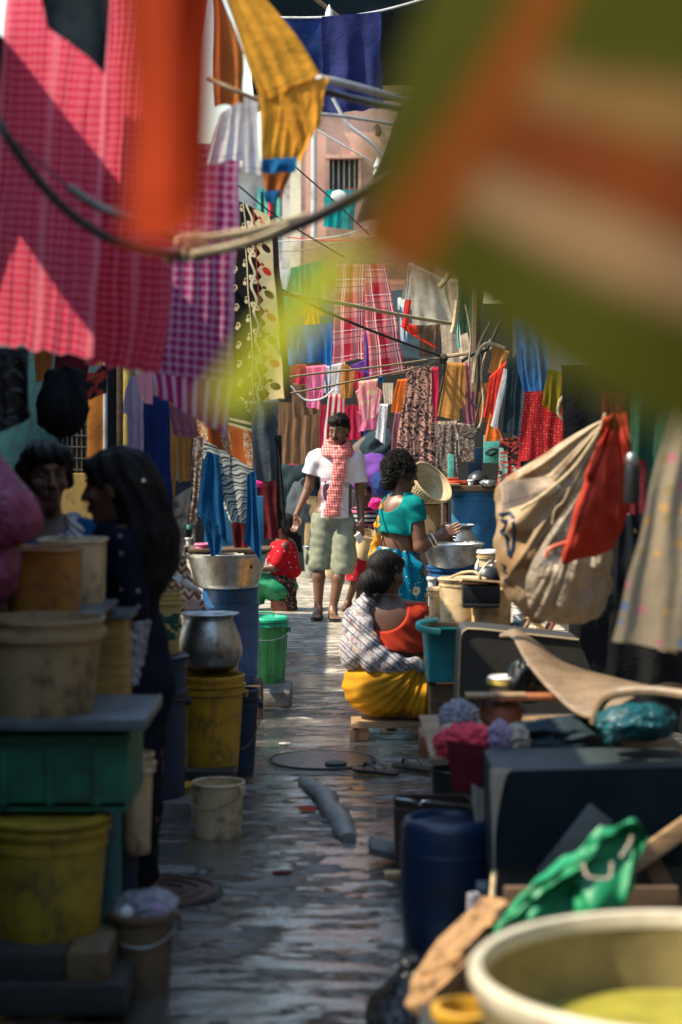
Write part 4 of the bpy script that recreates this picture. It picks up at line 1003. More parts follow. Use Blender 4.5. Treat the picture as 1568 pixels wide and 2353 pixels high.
MB().lathe([(26 / s, 0), (27 / s, 10 / s), (22 / s, 24 / s), (10 / s, 33 / s), (.0001, 35 / s)], 36, cap0=False, cap1=False).build('dome', MT['black_pot'], t)
MB().lathe([(16 / s, 0), (16 / s, 14 / s), (14 / s, 15 / s), (.0001, 15 / s)], 24, c=(-14 / s, -24 / s, 0), cap0=False, cap1=False).build('cup', MT['black_pot'], t)
tag(lump('foil', P(1122, 1110, 13.0), (.05, .04, .022), MT['steel'], 4, .4, 2.4, 3), 'crumpled silver foil at the right end of the dark shelf', 'foil')
vessel('tin', 'small grey tin with a pale label on the shelf beside the orange tray', 'tin', 1082, 1103, 1115, 12, 12, 13.1, MT['white_plastic'])
# bamboo basket
t = thing('basket', 'woven bamboo basket tilted on edge beside the teal blouse woman', 'basket', P(962, 1138, 12.9), rot=(R(38), R(40), R(8)))
bw = MB(); r0, r1, hb = .055, .155, .15
for k in range(44):
    a = 6.283 * k / 44; bw.tube([(math.cos(a) * (r0 + (r1 - r0) * q ** .8), math.sin(a) * (r0 + (r1 - r0) * q ** .8), hb * q) for q in (0, .35, .7, 1)], .0028, 4)
bw.build('stakes', MT['bamboo'], t)
bw = MB()
for j in range(10):
    q = (j + .5) / 10; r = r0 + (r1 - r0) * q ** .8
    bw.tube([(math.cos(6.283 * k / 44) * (r + .004 * (-1) ** (k + j)), math.sin(6.283 * k / 44) * (r + .004 * (-1) ** (k + j)), hb * q) for k in range(45)], .0042, 4, cap=False)
bw.build('weave', MT['bamboo'], t)
bw = MB().tube([(math.cos(6.283 * k / 44) * (r1 + .004), math.sin(6.283 * k / 44) * (r1 + .004), hb) for k in range(45)], .009, 6, cap=False); bw.build('rim', MT['bamboo'], t)
MB().lathe([(.0001, 0), (r0, 0), (r0 + (r1 - r0) * .57, hb * .5), (r1 - .006, hb * .97), (r1 - .009, hb * .96), (r0, .004), (.0001, .004)], 40, cap0=False, cap1=False).build('lining', MT['bamboo'], t)
# steel bowl, pot with plate, drum
d = 12.35; s = F / d
vessel('drum', 'blue drum under the wide steel bowl at the right', 'drum', 1043, 1304, 1440, 116, 120, 12.4, MT['blue_drum'], 'blue plastic drums', rim='lip', bands=((.8, .01, .06),), lid=MT['blue_drum'])
t = thing('steel_bowl', 'wide steel bowl on a blue drum in front of the outstretched hand', 'bowl', P(1040, 1308, d))
MB().lathe([(.0001, 0), (40 / s, 0), (54 / s, 14 / s), (66 / s, 46 / s), (72 / s, 58 / s), (73 / s, 58 / s), (64 / s, 46 / s), (50 / s, 14 / s), (.0001, 4 / s)], 52, cap0=False, cap1=False, wob=.02).build('bowl', MT['steel'], t)
MB().lathe([(71 / s, 57 / s), (75 / s, 59 / s), (72 / s, 61 / s)], 52, cap0=False, cap1=False).build('rim', MT['steel'], t)
t = thing('cooking_pot', 'grey metal pot with a plate on its mouth, behind the steel bowl', 'pot', P(1052, 1290, 12.75)); s = F / 12.75
MB().lathe([(.0001, 0), (40 / s, 0), (52 / s, 20 / s), (48 / s, 48 / s), (34 / s, 70 / s), (30 / s, 76 / s), (36 / s, 80 / s), (30 / s, 78 / s)], 40, cap0=False, cap1=False).build('bowl', MT['aluminium_dull'], t)
MB().lathe([(.0001, 79 / s), (28 / s, 79 / s), (38 / s, 83 / s), (38 / s, 85 / s), (28 / s, 81 / s), (.0001, 81 / s)], 40, cap0=False, cap1=False).build('plate', MT['white_plastic'], t)
vessel('bucket', 'battered square tin bucket behind the teal blouse woman, under a board', 'bucket', 986, 1160, 1240, 52, 48, 13.8, MT['cream_dirty'], sq=6)
plank('board', 'small pale board lying on the battered tin behind the teal blouse', 'board', 962, 1150, 1012, 1158, 13.6, .3, MT['cardboard'], .003)
vessel('cabinet', 'dark cupboard behind the steel bowl and basket', 'cabinet', 1000, 1240, 1500, 110, 110, 14.2, MT['dark_brown'], sq=8)

# ---- right: teal bucket with tins
d = 9.5
teal_b = vessel('bucket', 'dark teal square bucket with a pale blue handle, right of the seated woman', 'bucket', 1026, 1440, 1562, 112, 96, d, MT['teal_plastic'], rim=None, sq=5, bands=((.90, .01, .1),), ribs=0)
o = sub(MB().tube(curve_pts([P(1004, 1424, 9.2), P(968, 1430, 9.12), P(962, 1438, 9.1), P(972, 1446, 9.1), P(1010, 1452, 9.15)], 16), .016, 8, flat=.8).build('bucket_grip', MT['teal_rim']), teal_b)
vessel('crate', 'dark crate under the dark teal bucket', 'crate', 1036, 1566, 1712, 104, 100, 9.55, MT['wood_dark'], sq=9)
plank('board', 'warped board lying over the dark teal bucket under the tins', 'board', 983, 1431, 1175, 1441, 9.2, .34, MT['wood'], .003)
big_tin = vessel('tin', 'large cream paint tin with black spill and strap handle, lit by the sun', 'tin', 1062, 1332, 1432, 104, 100, 9.3, MT['cream_plastic'], rim='roll', bands=((.86, .004, .05),), lid=MT['cream_plastic'], lidh=.012)
sub(MB().tube(curve_pts([P(1034, 1328, 9.3), P(1062, 1316, 9.25), P(1090, 1314, 9.22), P(1102, 1322, 9.2), P(1105, 1332, 9.2)], 16), .012, 8, flat=.5).build('strap_handle', MT['cream_plastic']), big_tin)
vessel('canister', 'plain yellow cream canister in front of the large paint tin', 'tin', 1129, 1352, 1446, 92, 88, 9.12, MT['cardboard'], sq=2.6, rim=None)
t = thing('cardboard_box', 'flat black box with an open cardboard lid jammed between the two tins', 'box', P(1105, 1395, 9.0))
sub(MB().box(P(1105, 1364, 9.02), (L(86, 9), .12, L(40, 9)), bev=.006).build('box', MT['black_plastic']), t); sub(MB().box(P(1104, 1390, 9.0), (L(84, 9), .11, L(10, 9)), bev=.006).build('tray', MT['black_plastic']), t)
sub(MB().box(P(1112, 1337, 9.02), (L(104, 9), .19, .008), Matrix.Rotation(R(4), 3, 'Y') @ Matrix.Rotation(R(-8), 3, 'X')).build('lid', MT['cardboard']), t)
vessel('jar', 'small cream screw jar left of the large paint tin', 'jar', 1000, 1358, 1422, 30, 26, 9.45, MT['cream_plastic'], rim='pail', lid=MT['cream_plastic'])
vessel('pot', 'white lidded pot with a jug handle behind the black bowl', 'pot', 1124, 1272, 1326, 48, 44, 10.0, MT['cream_plastic'], rim='pail', lid=MT['white_plastic'], handle=dict(drop=.55, z=.8, r=.007, a=-.9, mat=MT['white_plastic']))
t = thing('black_bowl', 'round black bowl with a white ladle behind the paint tin', 'bowl', P(1124, 1350, 9.7)); s = F / 9.7
MB().lathe([(.0001, 0), (30 / s, 0), (38 / s, 16 / s), (36 / s, 34 / s), (26 / s, 46 / s), (.0001, 50 / s)], 32, cap0=False, cap1=False).build('bowl', MT['black_pot'], t)
sub(MB().tube(curve_pts([P(1098, 1326, 9.4), P(1112, 1304, 9.4), P(1128, 1290, 9.45), P(1140, 1300, 9.5)], 12), .010, 8, flat=.5).build('ladle', MT['white_plastic']), t)
vessel('canister', 'ridged white plastic canister right of the yellow canister', 'canister', 1192, 1385, 1438, 26, 24, 9.4, MT['white_plastic'], bands=((.2, .003, .1), (.5, .003, .1), (.8, .003, .1)))
tag(lump('plastic_bag', P(1190, 1440, 9.1), (.045, .04, .022), MT['teal_bag'], 8, .3, 2, 4), 'crumpled teal plastic scrap below the ridged white canister', 'plastic scrap')
t = thing('wooden_crate', 'tilted yellow wooden box with wood shavings under the hanging sack', 'box', P(1232, 1470, 9.0))
M_ = Matrix.Rotation(R(38), 3, 'Y')
sub(MB().box(P(1236, 1436, 9.0), (.14, .16, .02), M_, bev=.003).build('bottom', MT['wood_yellow']), t)
sub(MB().box(P(1214, 1424, 9.0), (.016, .16, .15), Matrix.Rotation(R(30), 3, 'Y'), bev=.003).build('side', MT['wood']), t); sub(MB().box(P(1258, 1450, 9.0), (.016, .16, .15), Matrix.Rotation(R(28), 3, 'Y'), bev=.003).build('side', MT['wood_red']), t)
tag(lump('wood_shavings', P(1226, 1456, 8.86), (.034, .03, .03), MT['f_cream'], 9, .6, 2.6, 4), 'pale wood shavings in front of the tilted yellow box', 'shavings')
# black cabinet back and curved sheet
t = thing('cupboard', 'black cupboard with rounded top corner, behind the curved metal sheet', 'cupboard', P(1180, 1700, 8.1))
bm_ = MB(); q = [P(1052, 1640, 8), P(1058, 1470, 8), P(1063, 1452, 8), P(1075, 1444, 8), P(1110, 1446, 8), P(1330, 1470, 8), P(1400, 1640, 8)]
n_ = len(q); bm_.add([*q, *[v + Vector((0, .3, 0)) for v in q]], [tuple(range(n_)), tuple(range(2 * n_ - 1, n_ - 1, -1))] + [(i, n_ + i, n_ + (i + 1) % n_, (i + 1) % n_) for i in range(n_)])
sub(bm_.build('body', MT['dark_board'], None, sharp=30), t)
sub(MB().tube([v + Vector((0, -.004, 0)) for v in q[:6]], .004, 6).build('trim', MT['bamboo']), t)
t = thing('metal_sheet', 'bent tan metal sheet sweeping down to the right edge', 'sheet', P(1350, 1560, 6.6))
top = curve_pts([P(1150, 1455, 7.4), P(1186, 1450, 7.3), P(1232, 1474, 7.2), P(1300, 1522, 7.0), P(1400, 1552, 6.7), P(1500, 1576, 6.4), P(1620, 1600, 6.1)], 48)
bot = curve_pts([P(1148, 1462, 7.2), P(1178, 1466, 6.9), P(1210, 1520, 6.6), P(1262, 1582, 6.3), P(1330, 1640, 6.1), P(1378, 1640, 6.0), P(1470, 1592, 5.9)], 48)
V, Fc = [], []; n_ = len(top)
for i in range(n_):
    for k in range(13):
        q = k / 12; p = top[i].lerp(bot[i], q); p = p + Vector((0, 0, .035 * math.sin(math.pi * q) * min(1, i / 14)))
        V.append(p)
for i in range(n_ - 1):
    for k in range(12): a_ = i * 13 + k; Fc.append((a_, a_ + 1, a_ + 14, a_ + 13))
o = mk('sheet', V, Fc, MT['curved_sheet']); md = o.modifiers.new('thickness', 'SOLIDIFY'); md.thickness = .006; sub(o, t)
sub(MB().tube(curve_pts([P(1366, 1660, 5.95), P(1385, 1612, 5.9), P(1420, 1592, 5.85), P(1500, 1588, 5.8), P(1600, 1600, 5.7)], 24), .016, 8).build('rolled_edge', MT['curved_sheet']), t)
vessel('can', 'round lidded can with a coloured label on the plank', 'can', 1155, 1560, 1640, 58, 56, 7.0, MT['cream_plastic'], rim='lip', lid=MT['white_plastic'], lidh=.012, bands=((.35, .002, .25),), rim_mat=MT['yellow_paint'])
plank('plank', 'short lit plank in front of the round lidded can', 'plank', 1075, 1600, 1420, 1612, 6.6, .1, MT['wood_red'], .003)
plank('plank', 'pale plank end poking left in front of the lidded can', 'plank', 1072, 1598, 1212, 1607, 6.5, .09, MT['wood'], .003)
tag(lump('dark_bag', P(1225, 1560, 7.0), (.09, .1, .08), MT['black_bag'], 12, .25, 1.8, 4), 'dark bag lying behind the lidded can', 'bag')
plank('wooden_box', 'reddish brown wooden box under the pink cloth heap', 'box', 967, 1692, 1066, 1740, 7.6, .25, MT['wood_red'], .006)
# low table with cloth heaps
d = 6.0; t = thing('table', 'wooden table edge carrying the pink and lilac cloth heap', 'table', P(1200, 1740, 6.1))
sub(plank('top', None, None, 990, 1742, 1600, 1752, d, .9, MT['wood'], .004), t); sub(plank('rail', None, None, 1140, 1753, 1600, 1780, d + .02, .05, MT['wood_dark'], .004), t)
for u in (1150, 1590): sub(MB().tube([P(u, 1752, 6.3), P(u, 2120, 6.3)], .03, 6).build('leg', MT['wood_dark']), t)
tag(lump('cloth_heap', P(1075, 1712, 6.05), (.092, .08, .06), MT['f_crimson'], 2, .42, 3.4, 5), 'crumpled pinkish red cloth heap on the table corner', 'cloth')
for o in [x for x in COL.objects if x.get('label') == 'crumpled pinkish red cloth heap on the table corner']: o.data.materials[0] = fabric('pinkish red cloth', (.75, .08, .13), .15)
cloth('hanging_cloth', 'crimson cloth hanging down from the table corner heap', 'cloth', [(1022, 1700, 5.92), (1128, 1715, 5.92), (1122, 1835, 5.92), (1040, 1815, 5.92)], 5.92, MT['f_maroon'], folds=5, amp=.012, seed=4)
tag(lump('cloth_heap', P(1150, 1700, 6.0), (.036, .05, .054), MT['f_lilac'], 7, .42, 3.2, 5), 'lilac cloth bundled beside the pinkish red heap', 'cloth')
tag(lump('cloth_heap', P(1184, 1702, 6.02), (.042, .05, .048), MT['f_greywhite'], 9, .4, 2.8, 5), 'knotted off white rag beside the lilac cloth', 'cloth')
tag(lump('cloth_heap', P(1300, 1694, 6.2), (.17, .12, .06), MT['f_slate'], 5, .3, 2.2, 5), 'dark slate cloth bundle on the right of the table', 'cloth')
tag(lump('cloth_heap', P(1150, 1640, 6.6), (.07, .1, .05), MT['wood_red'], 11, .2, 1.7, 4), 'dark rust coloured sack behind the clear bag', 'sack')
tag(lump('plastic_bag', P(1054, 1648, 6.3), (.058, .06, .048), MT['clear_bag'], 2, .42, 3.0, 5), 'puffed clear plastic bag on the cloth heap', 'bag')
tag(lump('plastic_bag', P(1040, 1688, 6.2), (.04, .04, .035), MT['white_bag'], 4, .3, 2.2, 4), 'small whitish plastic bag under the puffed clear bag', 'bag')
tag(lump('plastic_bag', P(1462, 1660, 5.8), (.12, .08, .055), MT['teal_bag'], 6, .25, 1.7, 4), 'teal plastic bag near the right edge under the bent sheet', 'bag')
tag(lump('plastic_bag', P(1408, 1688, 5.7), (.025, .03, .035), MT['teal_bag'], 16, .35, 2.2, 4), 'knotted bright teal bag corner on the table edge', 'bag')
cloth('hanging_cloth', 'narrow white cloth strip with a knotted end hanging below the crimson cloth', 'cloth', [(1086, 1800, 5.9), (1132, 1826, 5.9), (1112, 1985, 5.9), (1098, 2003, 5.9)], 5.9, MT['f_greywhite'], folds=2, amp=.01, seed=6)
tag(lump('knot', P(1106, 2003, 5.88), (.011, .011, .010), MT['f_greywhite'], 1, .2, 2, 3), 'small knot at the tip of the white cloth strip', 'knot')
# cabinet under tarpaulin
d = 5.35; t = thing('cabinet', 'dark cabinet draped in slate tarpaulin at the right', 'cabinet', P(1350, 2200, 5.5))
sub(plank('body', None, None, 1146, 1800, 1640, 2240, d, .6, MT['shutter_dark'], .01), t)
o = cloth('tarpaulin_cover', None, None, [(1128, 1772, d - .03), (1640, 1760, d - .05), (1640, 1990, d - .06), (1138, 2000, d - .03)], d, MT['f_dark_tarp'], folds=2, amp=.008, seed=12); sub(o, t)
o = cloth('white_hem', None, None, [(1126, 1765, d - .04), (1180, 1768, d - .045), (1150, 1786, d - .045), (1136, 2030, d - .04)], d, MT['f_greywhite'], folds=1, amp=.004, seed=13); sub(o, t)
sub(MB().box(P(1510, 1945, d - .1), (.42, .03, .05), Matrix.Rotation(R(-35), 3, 'Y'), bev=.004).build('brace', MT['wood']), t); sub(MB().box(P(1530, 2040, d - .07), (.30, .03, .05), Matrix.Rotation(R(62), 3, 'Y'), bev=.004).build('brace', MT['wood_dark']), t)
sub(MB().box(P(1320, 1945, d - .1), (.24, .012, .08), Matrix.Rotation(R(-52), 3, 'Y'), bev=.004).build('panel_strip', MT['grey_lid']), t)
plank('board', 'brown board leaning low against the cabinet beside the burlap sack', 'board', 1160, 2040, 1560, 2240, 5.1, .03, MT['wood_dark'], .004)
tag(MB().tube([P(1136, 2000, 5.25), P(1130, 2075, 5.2)], .008, 6).build('stick', MT['bamboo']), 'thin pale stick standing at the cabinet corner', 'stick')
plank('metal_box', 'small grey metal box at the foot of the cabinet', 'box', 1098, 2040, 1136, 2110, 5.4, .1, MT['grey_lid'], .008)
# blue drum, dark tins
d = 5.92; s = F / d; t = thing('drum', 'squat dark blue drum with a hollow top, standing on the wet floor at the right', 'drum', P(1030, 2192, d), group='blue plastic drums')
MB().lathe([(.0001, 0), (94 / s, 0), (101 / s, 8 / s), (110 / s, 150 / s), (111 / s, 240 / s), (108 / s, 296 / s), (101 / s, 311 / s), (92 / s, 316 / s), (84 / s, 313 / s), (80 / s, 303 / s), (.0001, 301 / s)], 56, cap0=False, cap1=False).build('body', MT['blue_plastic'], t)
MB().lathe([(110 / s, 236 / s), (112.5 / s, 240 / s), (110.5 / s, 246 / s)], 56, cap0=False, cap1=False).build('band', MT['blue_plastic'], t)
vessel('tin', 'dark rusty square tin with a bright bent rim, behind the squat blue drum', 'tin', 995, 1842, 2002, 180, 172, 6.95, MT['dark_brown'], rim=None, sq=7)
tag(MB().tube(curve_pts([P(910, 1836, 6.75), P(950, 1842, 6.74), P(966, 1850, 6.74), P(975, 1842, 6.74), P(1030, 1847, 6.74), P(1086, 1852, 6.74)], 24), .006, 6).build('bent_rim', MT['steel']), 'bright bent rim wire on the dark rusty tin', 'wire')
vessel('tin', 'dark round tin by the flip flops under the wooden box', 'tin', 1040, 1766, 1862, 96, 90, 7.6, MT['black_pot'], rim='roll')
o = plank('tile', 'broken dark tile leaning at the foot of the rusty tin', 'tile', 848, 1958, 940, 1976, 6.9, .2, MT['concrete'], .006, M=Matrix.Rotation(R(16), 3, 'Y'))
plank('cardboard_scrap', 'orange cardboard scrap by the squat blue drum', 'cardboard', 884, 2008, 934, 2022, 6.6, .06, MT['cardboard'], .003)
tag(lump('rubble', P(1100, 2176, 5.55), (.05, .05, .05), MT['brick'], 4, .3, 1.6, 3), 'broken brick lump by the squat blue drum', 'brick')
vessel('bottle', 'clear plastic bottle lying upright between drum and burlap sack', 'bottle', 1088, 2052, 2150, 30, 36, 5.2, MT['clear_bag'], rim=None)
# burlap, black bag, basin, tub
o = sling('burlap_sack', (1168, 2080), [(1128, 2078), (1066, 2112), (1006, 2180), (958, 2246), (944, 2305), (985, 2345), (1070, 2330), (1150, 2230), (1185, 2120)], 4.5, .14, MT['burlap'], 3, .030, 8, .035, rag=.014)
tag(o, 'rough brown burlap sack slumped between the black bag and the basin', 'sack')
tag(bag('black_bag', P(925, 2330, 5.0), (.105, .15, .145), MT['black_bag'], 5, 8, .2, (.02, 0), .1, .4), 'glossy black rubbish bag at the bottom beside the wet floor', 'bag')
tag(sling('satin_cloth', (1425, 1905), [(1380, 1892), (1300, 1990), (1225, 2030), (1165, 2105), (1128, 2150), (1145, 2185), (1260, 2190), (1380, 2160), (1445, 2080), (1452, 2000), (1468, 1930), (1450, 1876)], 4.2, .05, MT['f_satin_green'], 5, .020, 12, .055), 'bright green satin cloth with a sequined neckline thrown over the basin edge', 'cloth')
b = MB()
for pts in (curve_pts([P(1340, 1986, 4.1), P(1350, 2012, 4.05), P(1378, 2020, 4.05), P(1402, 2014, 4.08), P(1406, 1984, 4.12)], 24), curve_pts([P(1428, 1968, 4.15), P(1448, 1935, 4.2), P(1456, 1905, 4.25)], 16)):
    for p in pts: b.lathe([(.0001, -.0045), (.0045, 0), (.0001, .0045)], 6, c=p)
tag(b.build('sequin_trim', MT['f_greywhite']), 'silver sequin trim on the bright green satin cloth', 'trim')
d = 3.05; s = F / d; t = thing('basin', 'huge cream basin of yellow dye water in the bottom right corner', 'basin', P(1595, 2700, d))
rz_ = Z(2228, d) - Z(2700, d); r_ = 512 / s
MB().lathe([(.0001, 0), (r_ * .72, 0), (r_ * .8, .02), (r_ * .985, rz_ - .03), (r_ * .935, rz_ - .02), (r_ * .90, rz_ - .16), (r_ * .74, .03), (.0001, .03)], 96, cap0=False, cap1=False).build('bowl', MT['basin_plastic'], t)
MB().lathe([(r_ * .984, rz_ - .034), (r_ * 1.012, rz_ - .014), (r_ * 1.01, rz_), (r_ * .99, rz_ + .007), (r_ * .955, rz_ + .005), (r_ * .932, rz_ - .012), (r_ * .93, rz_ - .02)], 96, cap0=False, cap1=False).build('rim', MT['basin_rim'], t)
MB().lathe([(.0001, rz_ - .125), (r_ * .90, rz_ - .125)], 64, cap0=False, cap1=False).build('dye_water', MT['dye_water'], t)
plank('stand', 'dark stand carrying the huge cream basin', 'stand', 1150, 2690, 2100, 3200, 3.0, .6, MT['dark_wall'], .01)
vessel('tub', 'yellow plastic tub below the basin rim at the bottom edge', 'tub', 1078, 2310, 2420, 150, 120, 3.5, MT['yellow_plastic'], rim='lip')
plank('stand', 'low dark stand under the yellow plastic tub', 'stand', 980, 2422, 1180, 2990, 3.4, .3, MT['dark_wall'], .01)
# low stool for the seated woman
d = 9.8; t = thing('stool', 'low wooden stool under the seated woman in mustard', 'stool', (X(905, d), d, 0))
zt = Z(1652, d); MB().box((0, .0, zt - .012), (L(196, d), .30, .024), bev=.004).build('seat', MT['wood'], t)
for x in (-1, 1):
    MB().box((x * L(76, d), .01, (zt - .024) / 2), (L(36, d), .27, zt - .024), bev=.004).build('side_board', MT['wood'], t)
    MB().box((x * L(86, d) - L(8, d), -.135, (zt - .03) / 2), (L(16, d), .022, zt - .03), bev=.003).build('leg', MT['wood_dark'], t)
t = tag(lump('rubbish', P(912, 1672, 10.15), (.10, .10, .03), MT['rubbish'], 3, .5, 3, 4), 'crumpled wet rubbish on the ground behind the low stool', 'rubbish')
# flip flops
for k, (u, v, a_) in enumerate(((884, 1785, 2.75), (966, 1777, 2.6))):
    d = CZ * F / (v - 980); t = thing('flip_flop', ('dark flip flop lying nearer the manhole cover', 'dark flip flop lying beside the wooden box')[k], 'sandal', (X(u, d), d, .005), group='pair of flip flops')
    slipper(t, (.0, 0), 0.006, (math.cos(a_) * .55, math.sin(a_)), MT['black_rubber'], MT['cable'], .85)
# ridge of cement on the floor
pts = curve_pts([P(690, 1795, 8.55), P(722, 1812, 8.35), P(752, 1850, 8.0), P(780, 1890, 7.7), P(800, 1935, 7.35)], 40)
b = MB(); pts = [Vector((p.x, p.y, .012)) for p in pts]; b.tube(pts, [.022 + .026 * min(1, i / 14, (len(pts) - i) / 5) for i in range(len(pts))], 18, flat=.9)
V = []
for v in b.v:
    p = Vector(v); q = mn.noise(p * 4.5) * .022 + mn.noise(p * 22) * .005; V.append((p.x + q, p.y + q, p.z * .8 + .3 * abs(q)))
b.v = V; tag(b.build('cement_ridge', MT['cement'], None, sharp=60), 'long rough ridge of grey cement lying on the wet floor', 'cement')
tag(lump('stone', P(756, 1888, 7.72), (.03, .03, .014), MT['concrete_wet'], 3, .3, 2, 3), 'small dark stone beside the cement ridge', 'stone')

for k, (u, v, r_, m_, lb) in enumerate(((648, 2010, .022, 'f_maroon', 'dull red scrap of litter on the wet floor nearest the camera'), (706, 1862, .026, 'f_red', 'bright red and white scrap lying beside the cement ridge'), (655, 1712, .02, 'rubbish', 'pale soggy scrap of litter by the round concrete cover'), (640, 1560, .02, 'dark_brown', 'brown soggy leaf scrap on the floor beyond the stone slab'))):
    d = CZ * F / (v - 980); o = lump('scrap', (0, 0, 0), (r_ * 1.4, r_, .004), MT[m_], k, .4, 2.2, 3); o.location = (X(u, d), d, .008); tag(o, lb, 'litter')
# ---------------------------------------------------------------- washing, lines, poles and ropes
def cl(name, label, pts, d, mat, cat='cloth', **kw):
    return cloth(name, label, cat, pts, d, MT[mat] if isinstance(mat, str) else mat, **kw)
def rope(name, label, pts, r, mat, cat='rope', n=24, group=None, parent=None):
    o = MB().tube(curve_pts([P(*p) for p in pts], n), r, 7).build(name, MT[mat], parent)
    return tag(o, label, cat, group) if label else o

# near left
cl('towel', 'big pink checked towel hanging at the upper left edge with a sunlit hem', [(22, -60, 5.15), (262, -60, 4.9), (214, 822, 4.9), (-48, 786, 5.15)], 5.0, 'pink_gamcha', 'towel', folds=9, amp=.018, seed=1, hem=.012)
cl('towel', 'second pink checked towel hanging behind the orange blur, hem just lower', [(215, -60, 5.3), (490, -60, 5.05), (366, 858, 5.1), (196, 836, 5.3)], 5.15, 'pink_gamcha', 'towel', folds=8, amp=.018, seed=2, hem=.012)
o = cl('towel', 'purple checked towel with a striped end, right of the pink towels', [(350, 330), (553, 330), (534, 880), (348, 856)], 6.6, 'purple_gamcha', 'towel', folds=5, amp=.02, seed=3, hem=0)
cl('striped_end', None, [(348, 855), (534, 879), (522, 1005), (352, 905)], 6.605, 'purple_stripe', parent=o, folds=5, amp=.018, seed=3, hem=.04)
cl('cloth', 'dark cloth corner at the top left before the pink towel', [(78, -60), (262, -60), (246, 168), (112, 62)], 4.7, 'f_dark_tarp', folds=1, amp=.01, seed=4)
cl('cloth', 'strongly blurred orange cloth hanging close to the lens at the upper left', [(262, -80, 1.19), (512, -80, 1.13), (462, 548, 1.12), (290, 552, 1.18)], 1.15, 'f_orange_near', folds=2, amp=.006, seed=5)
cl('cloth', 'blurred reddish brown cloth edge overlapping the orange cloth on its right', [(400, -80), (520, -80), (478, 470), (410, 500)], 1.13, 'f_orange_deep', folds=1, amp=.004, seed=6)
t = cl('pajamas', 'mustard yellow pajamas slung over the bamboo pole, blue cuff dangling', [[(498, -70), (596, -30), (742, 172), (600, 236)], [(594, 205), (758, 176), (690, 372), (604, 374)], [(600, 215), (745, 178), (738, 290), (668, 372)]], 6.0, 'f_mustard', 'pajamas', folds=4, amp=.016, seed=7, crease=2.4)
cl('cuff', None, [(601, 366), (684, 360), (682, 396), (606, 400)], 5.98, 'f_cuff_blue', parent=t, folds=2, amp=.008, seed=8); cl('other_leg', None, [(604, 396), (676, 388), (646, 456), (612, 446)], 6.02, 'f_rust', parent=t, folds=2, amp=.008, seed=9)
cl('other_cuff', None, [(606, 440), (652, 436), (632, 468), (612, 466)], 6.0, 'f_cuff_blue', parent=t, folds=1, amp=.005, seed=10)
cl('cloth', 'brown shaded cloth behind the mustard pajamas, by the orange blur', [(488, -60), (560, 120), (560, 236), (496, 246)], 6.3, 'f_rust', folds=2, amp=.012, seed=11)
cl('white_shirt', 'white shirt hanging below the mustard pajamas', [[(556, 214), (592, 224), (598, 402), (556, 400)], [(508, 262), (566, 216), (566, 368), (478, 378)]], 6.4, 'f_white', 'shirt', folds=3, amp=.014, seed=12)
rope('pole', 'weathered bamboo pole ending behind the mustard pajamas', [(480, 180, 6.2), (540, 208, 6.2), (600, 232, 6.25)], .008, 'bamboo', 'pole')
# black hose and bamboo arcs
rope('cable', 'thick black cable arcing across from the left edge to the bound bamboo', [(-30, 225, 4.1), (20, 320, 4.1), (110, 440, 4.15), (205, 522, 4.2), (300, 566, 4.3), (390, 584, 4.4), (470, 590, 4.5)], .0105, "cable", "cable", 36)
rope('cable', 'short thick black cable end before the pink towel', [(158, 430, 4.4), (215, 468, 4.4), (290, 502, 4.4), (400, 548, 4.45)], .011, 'cable', 'cable'); rope('wire', 'thin wire running into the short black cable', [(40, 330, 4.35), (100, 380, 4.38), (160, 432, 4.4)], .003, 'cable', 'wire')
rope('pole', 'upper pale bamboo pole bound into the arc with string', [(405, 556, 4.5), (500, 545, 4.55), (600, 526, 4.6), (700, 498, 4.7)], .0105, 'bamboo', 'pole', 30)
t = rope('pole', 'long dark curved pole sweeping up to the right above the patterned sari', [(380, 586, 4.4), (470, 580, 4.5), (600, 548, 4.6), (720, 502, 4.7), (820, 448, 4.8), (905, 392, 4.9)], [.0145] * 31, 'dark_brown', 'pole', 30)
rope('pole', 'lower jointed bamboo lashed under the dark curved pole', [(440, 585, 4.42), (520, 570, 4.45), (600, 546, 4.5), (660, 520, 4.6)], .0085, 'bamboo', 'pole')
b = MB()
for k in range(7): b.tube([(p + Vector((0, math.cos(q) * .018, math.sin(q) * .018))) for q in np.linspace(0, 6.28, 12) for p in [P(418 + k * 8 + q * 1.2, 553 + math.sin(k) * 4, 4.46)]], .0022, 5)
for k in range(4): b.tube([(p + Vector((0, math.cos(q) * .016, math.sin(q) * .016))) for q in np.linspace(0, 6.28, 12) for p in [P(380 + k * 14 + q, 590, 4.44)]], .003, 5)
tag(b.build('string_lashing', MT['rope']), 'string lashing round the bamboo at the middle of the arc', 'string')
# top middle
rope('clothes_line', 'pale clothes line along the top over the dark blue cloths', [(600, 40, 12), (740, 40, 12), (860, 28, 12), (1000, -10, 12), (1120, -50, 12)], .008, 'white_pipe', 'rope')
cl('cloth', 'dark blue cloth hanging from the pale line at the top, left part', [(618, 42), (760, 40), (760, 236), (590, 240)], 12.0, 'f_navy', folds=2, amp=.03, seed=14)
cl('cloth', 'long indigo cloth hanging at the right end of the dark blue cloths', [(740, 38), (874, 26), (884, 246), (742, 266)], 11.9, 'f_indigo', folds=2, amp=.05, seed=15)
tag(MB().lathe([(.03, 0), (.02, .05), (.0001, .09)], 14, c=P(757, 42, 12)).build('white_peg', MT['white_plastic']), 'white plastic peg standing on the pale line at the top', 'peg')
rope('pipe', 'stout pale pipe running from the pajamas to the brown cloth', [(732, 180, 6.1), (780, 190, 6.2), (850, 208, 6.4), (950, 236, 6.8)], .0125, 'white_pipe', 'pipe'); rope('pole', 'dark pole right beneath the stout pale pipe', [(725, 200, 6.2), (790, 222, 6.3), (920, 250, 6.8)], .012, 'cable', 'pole')
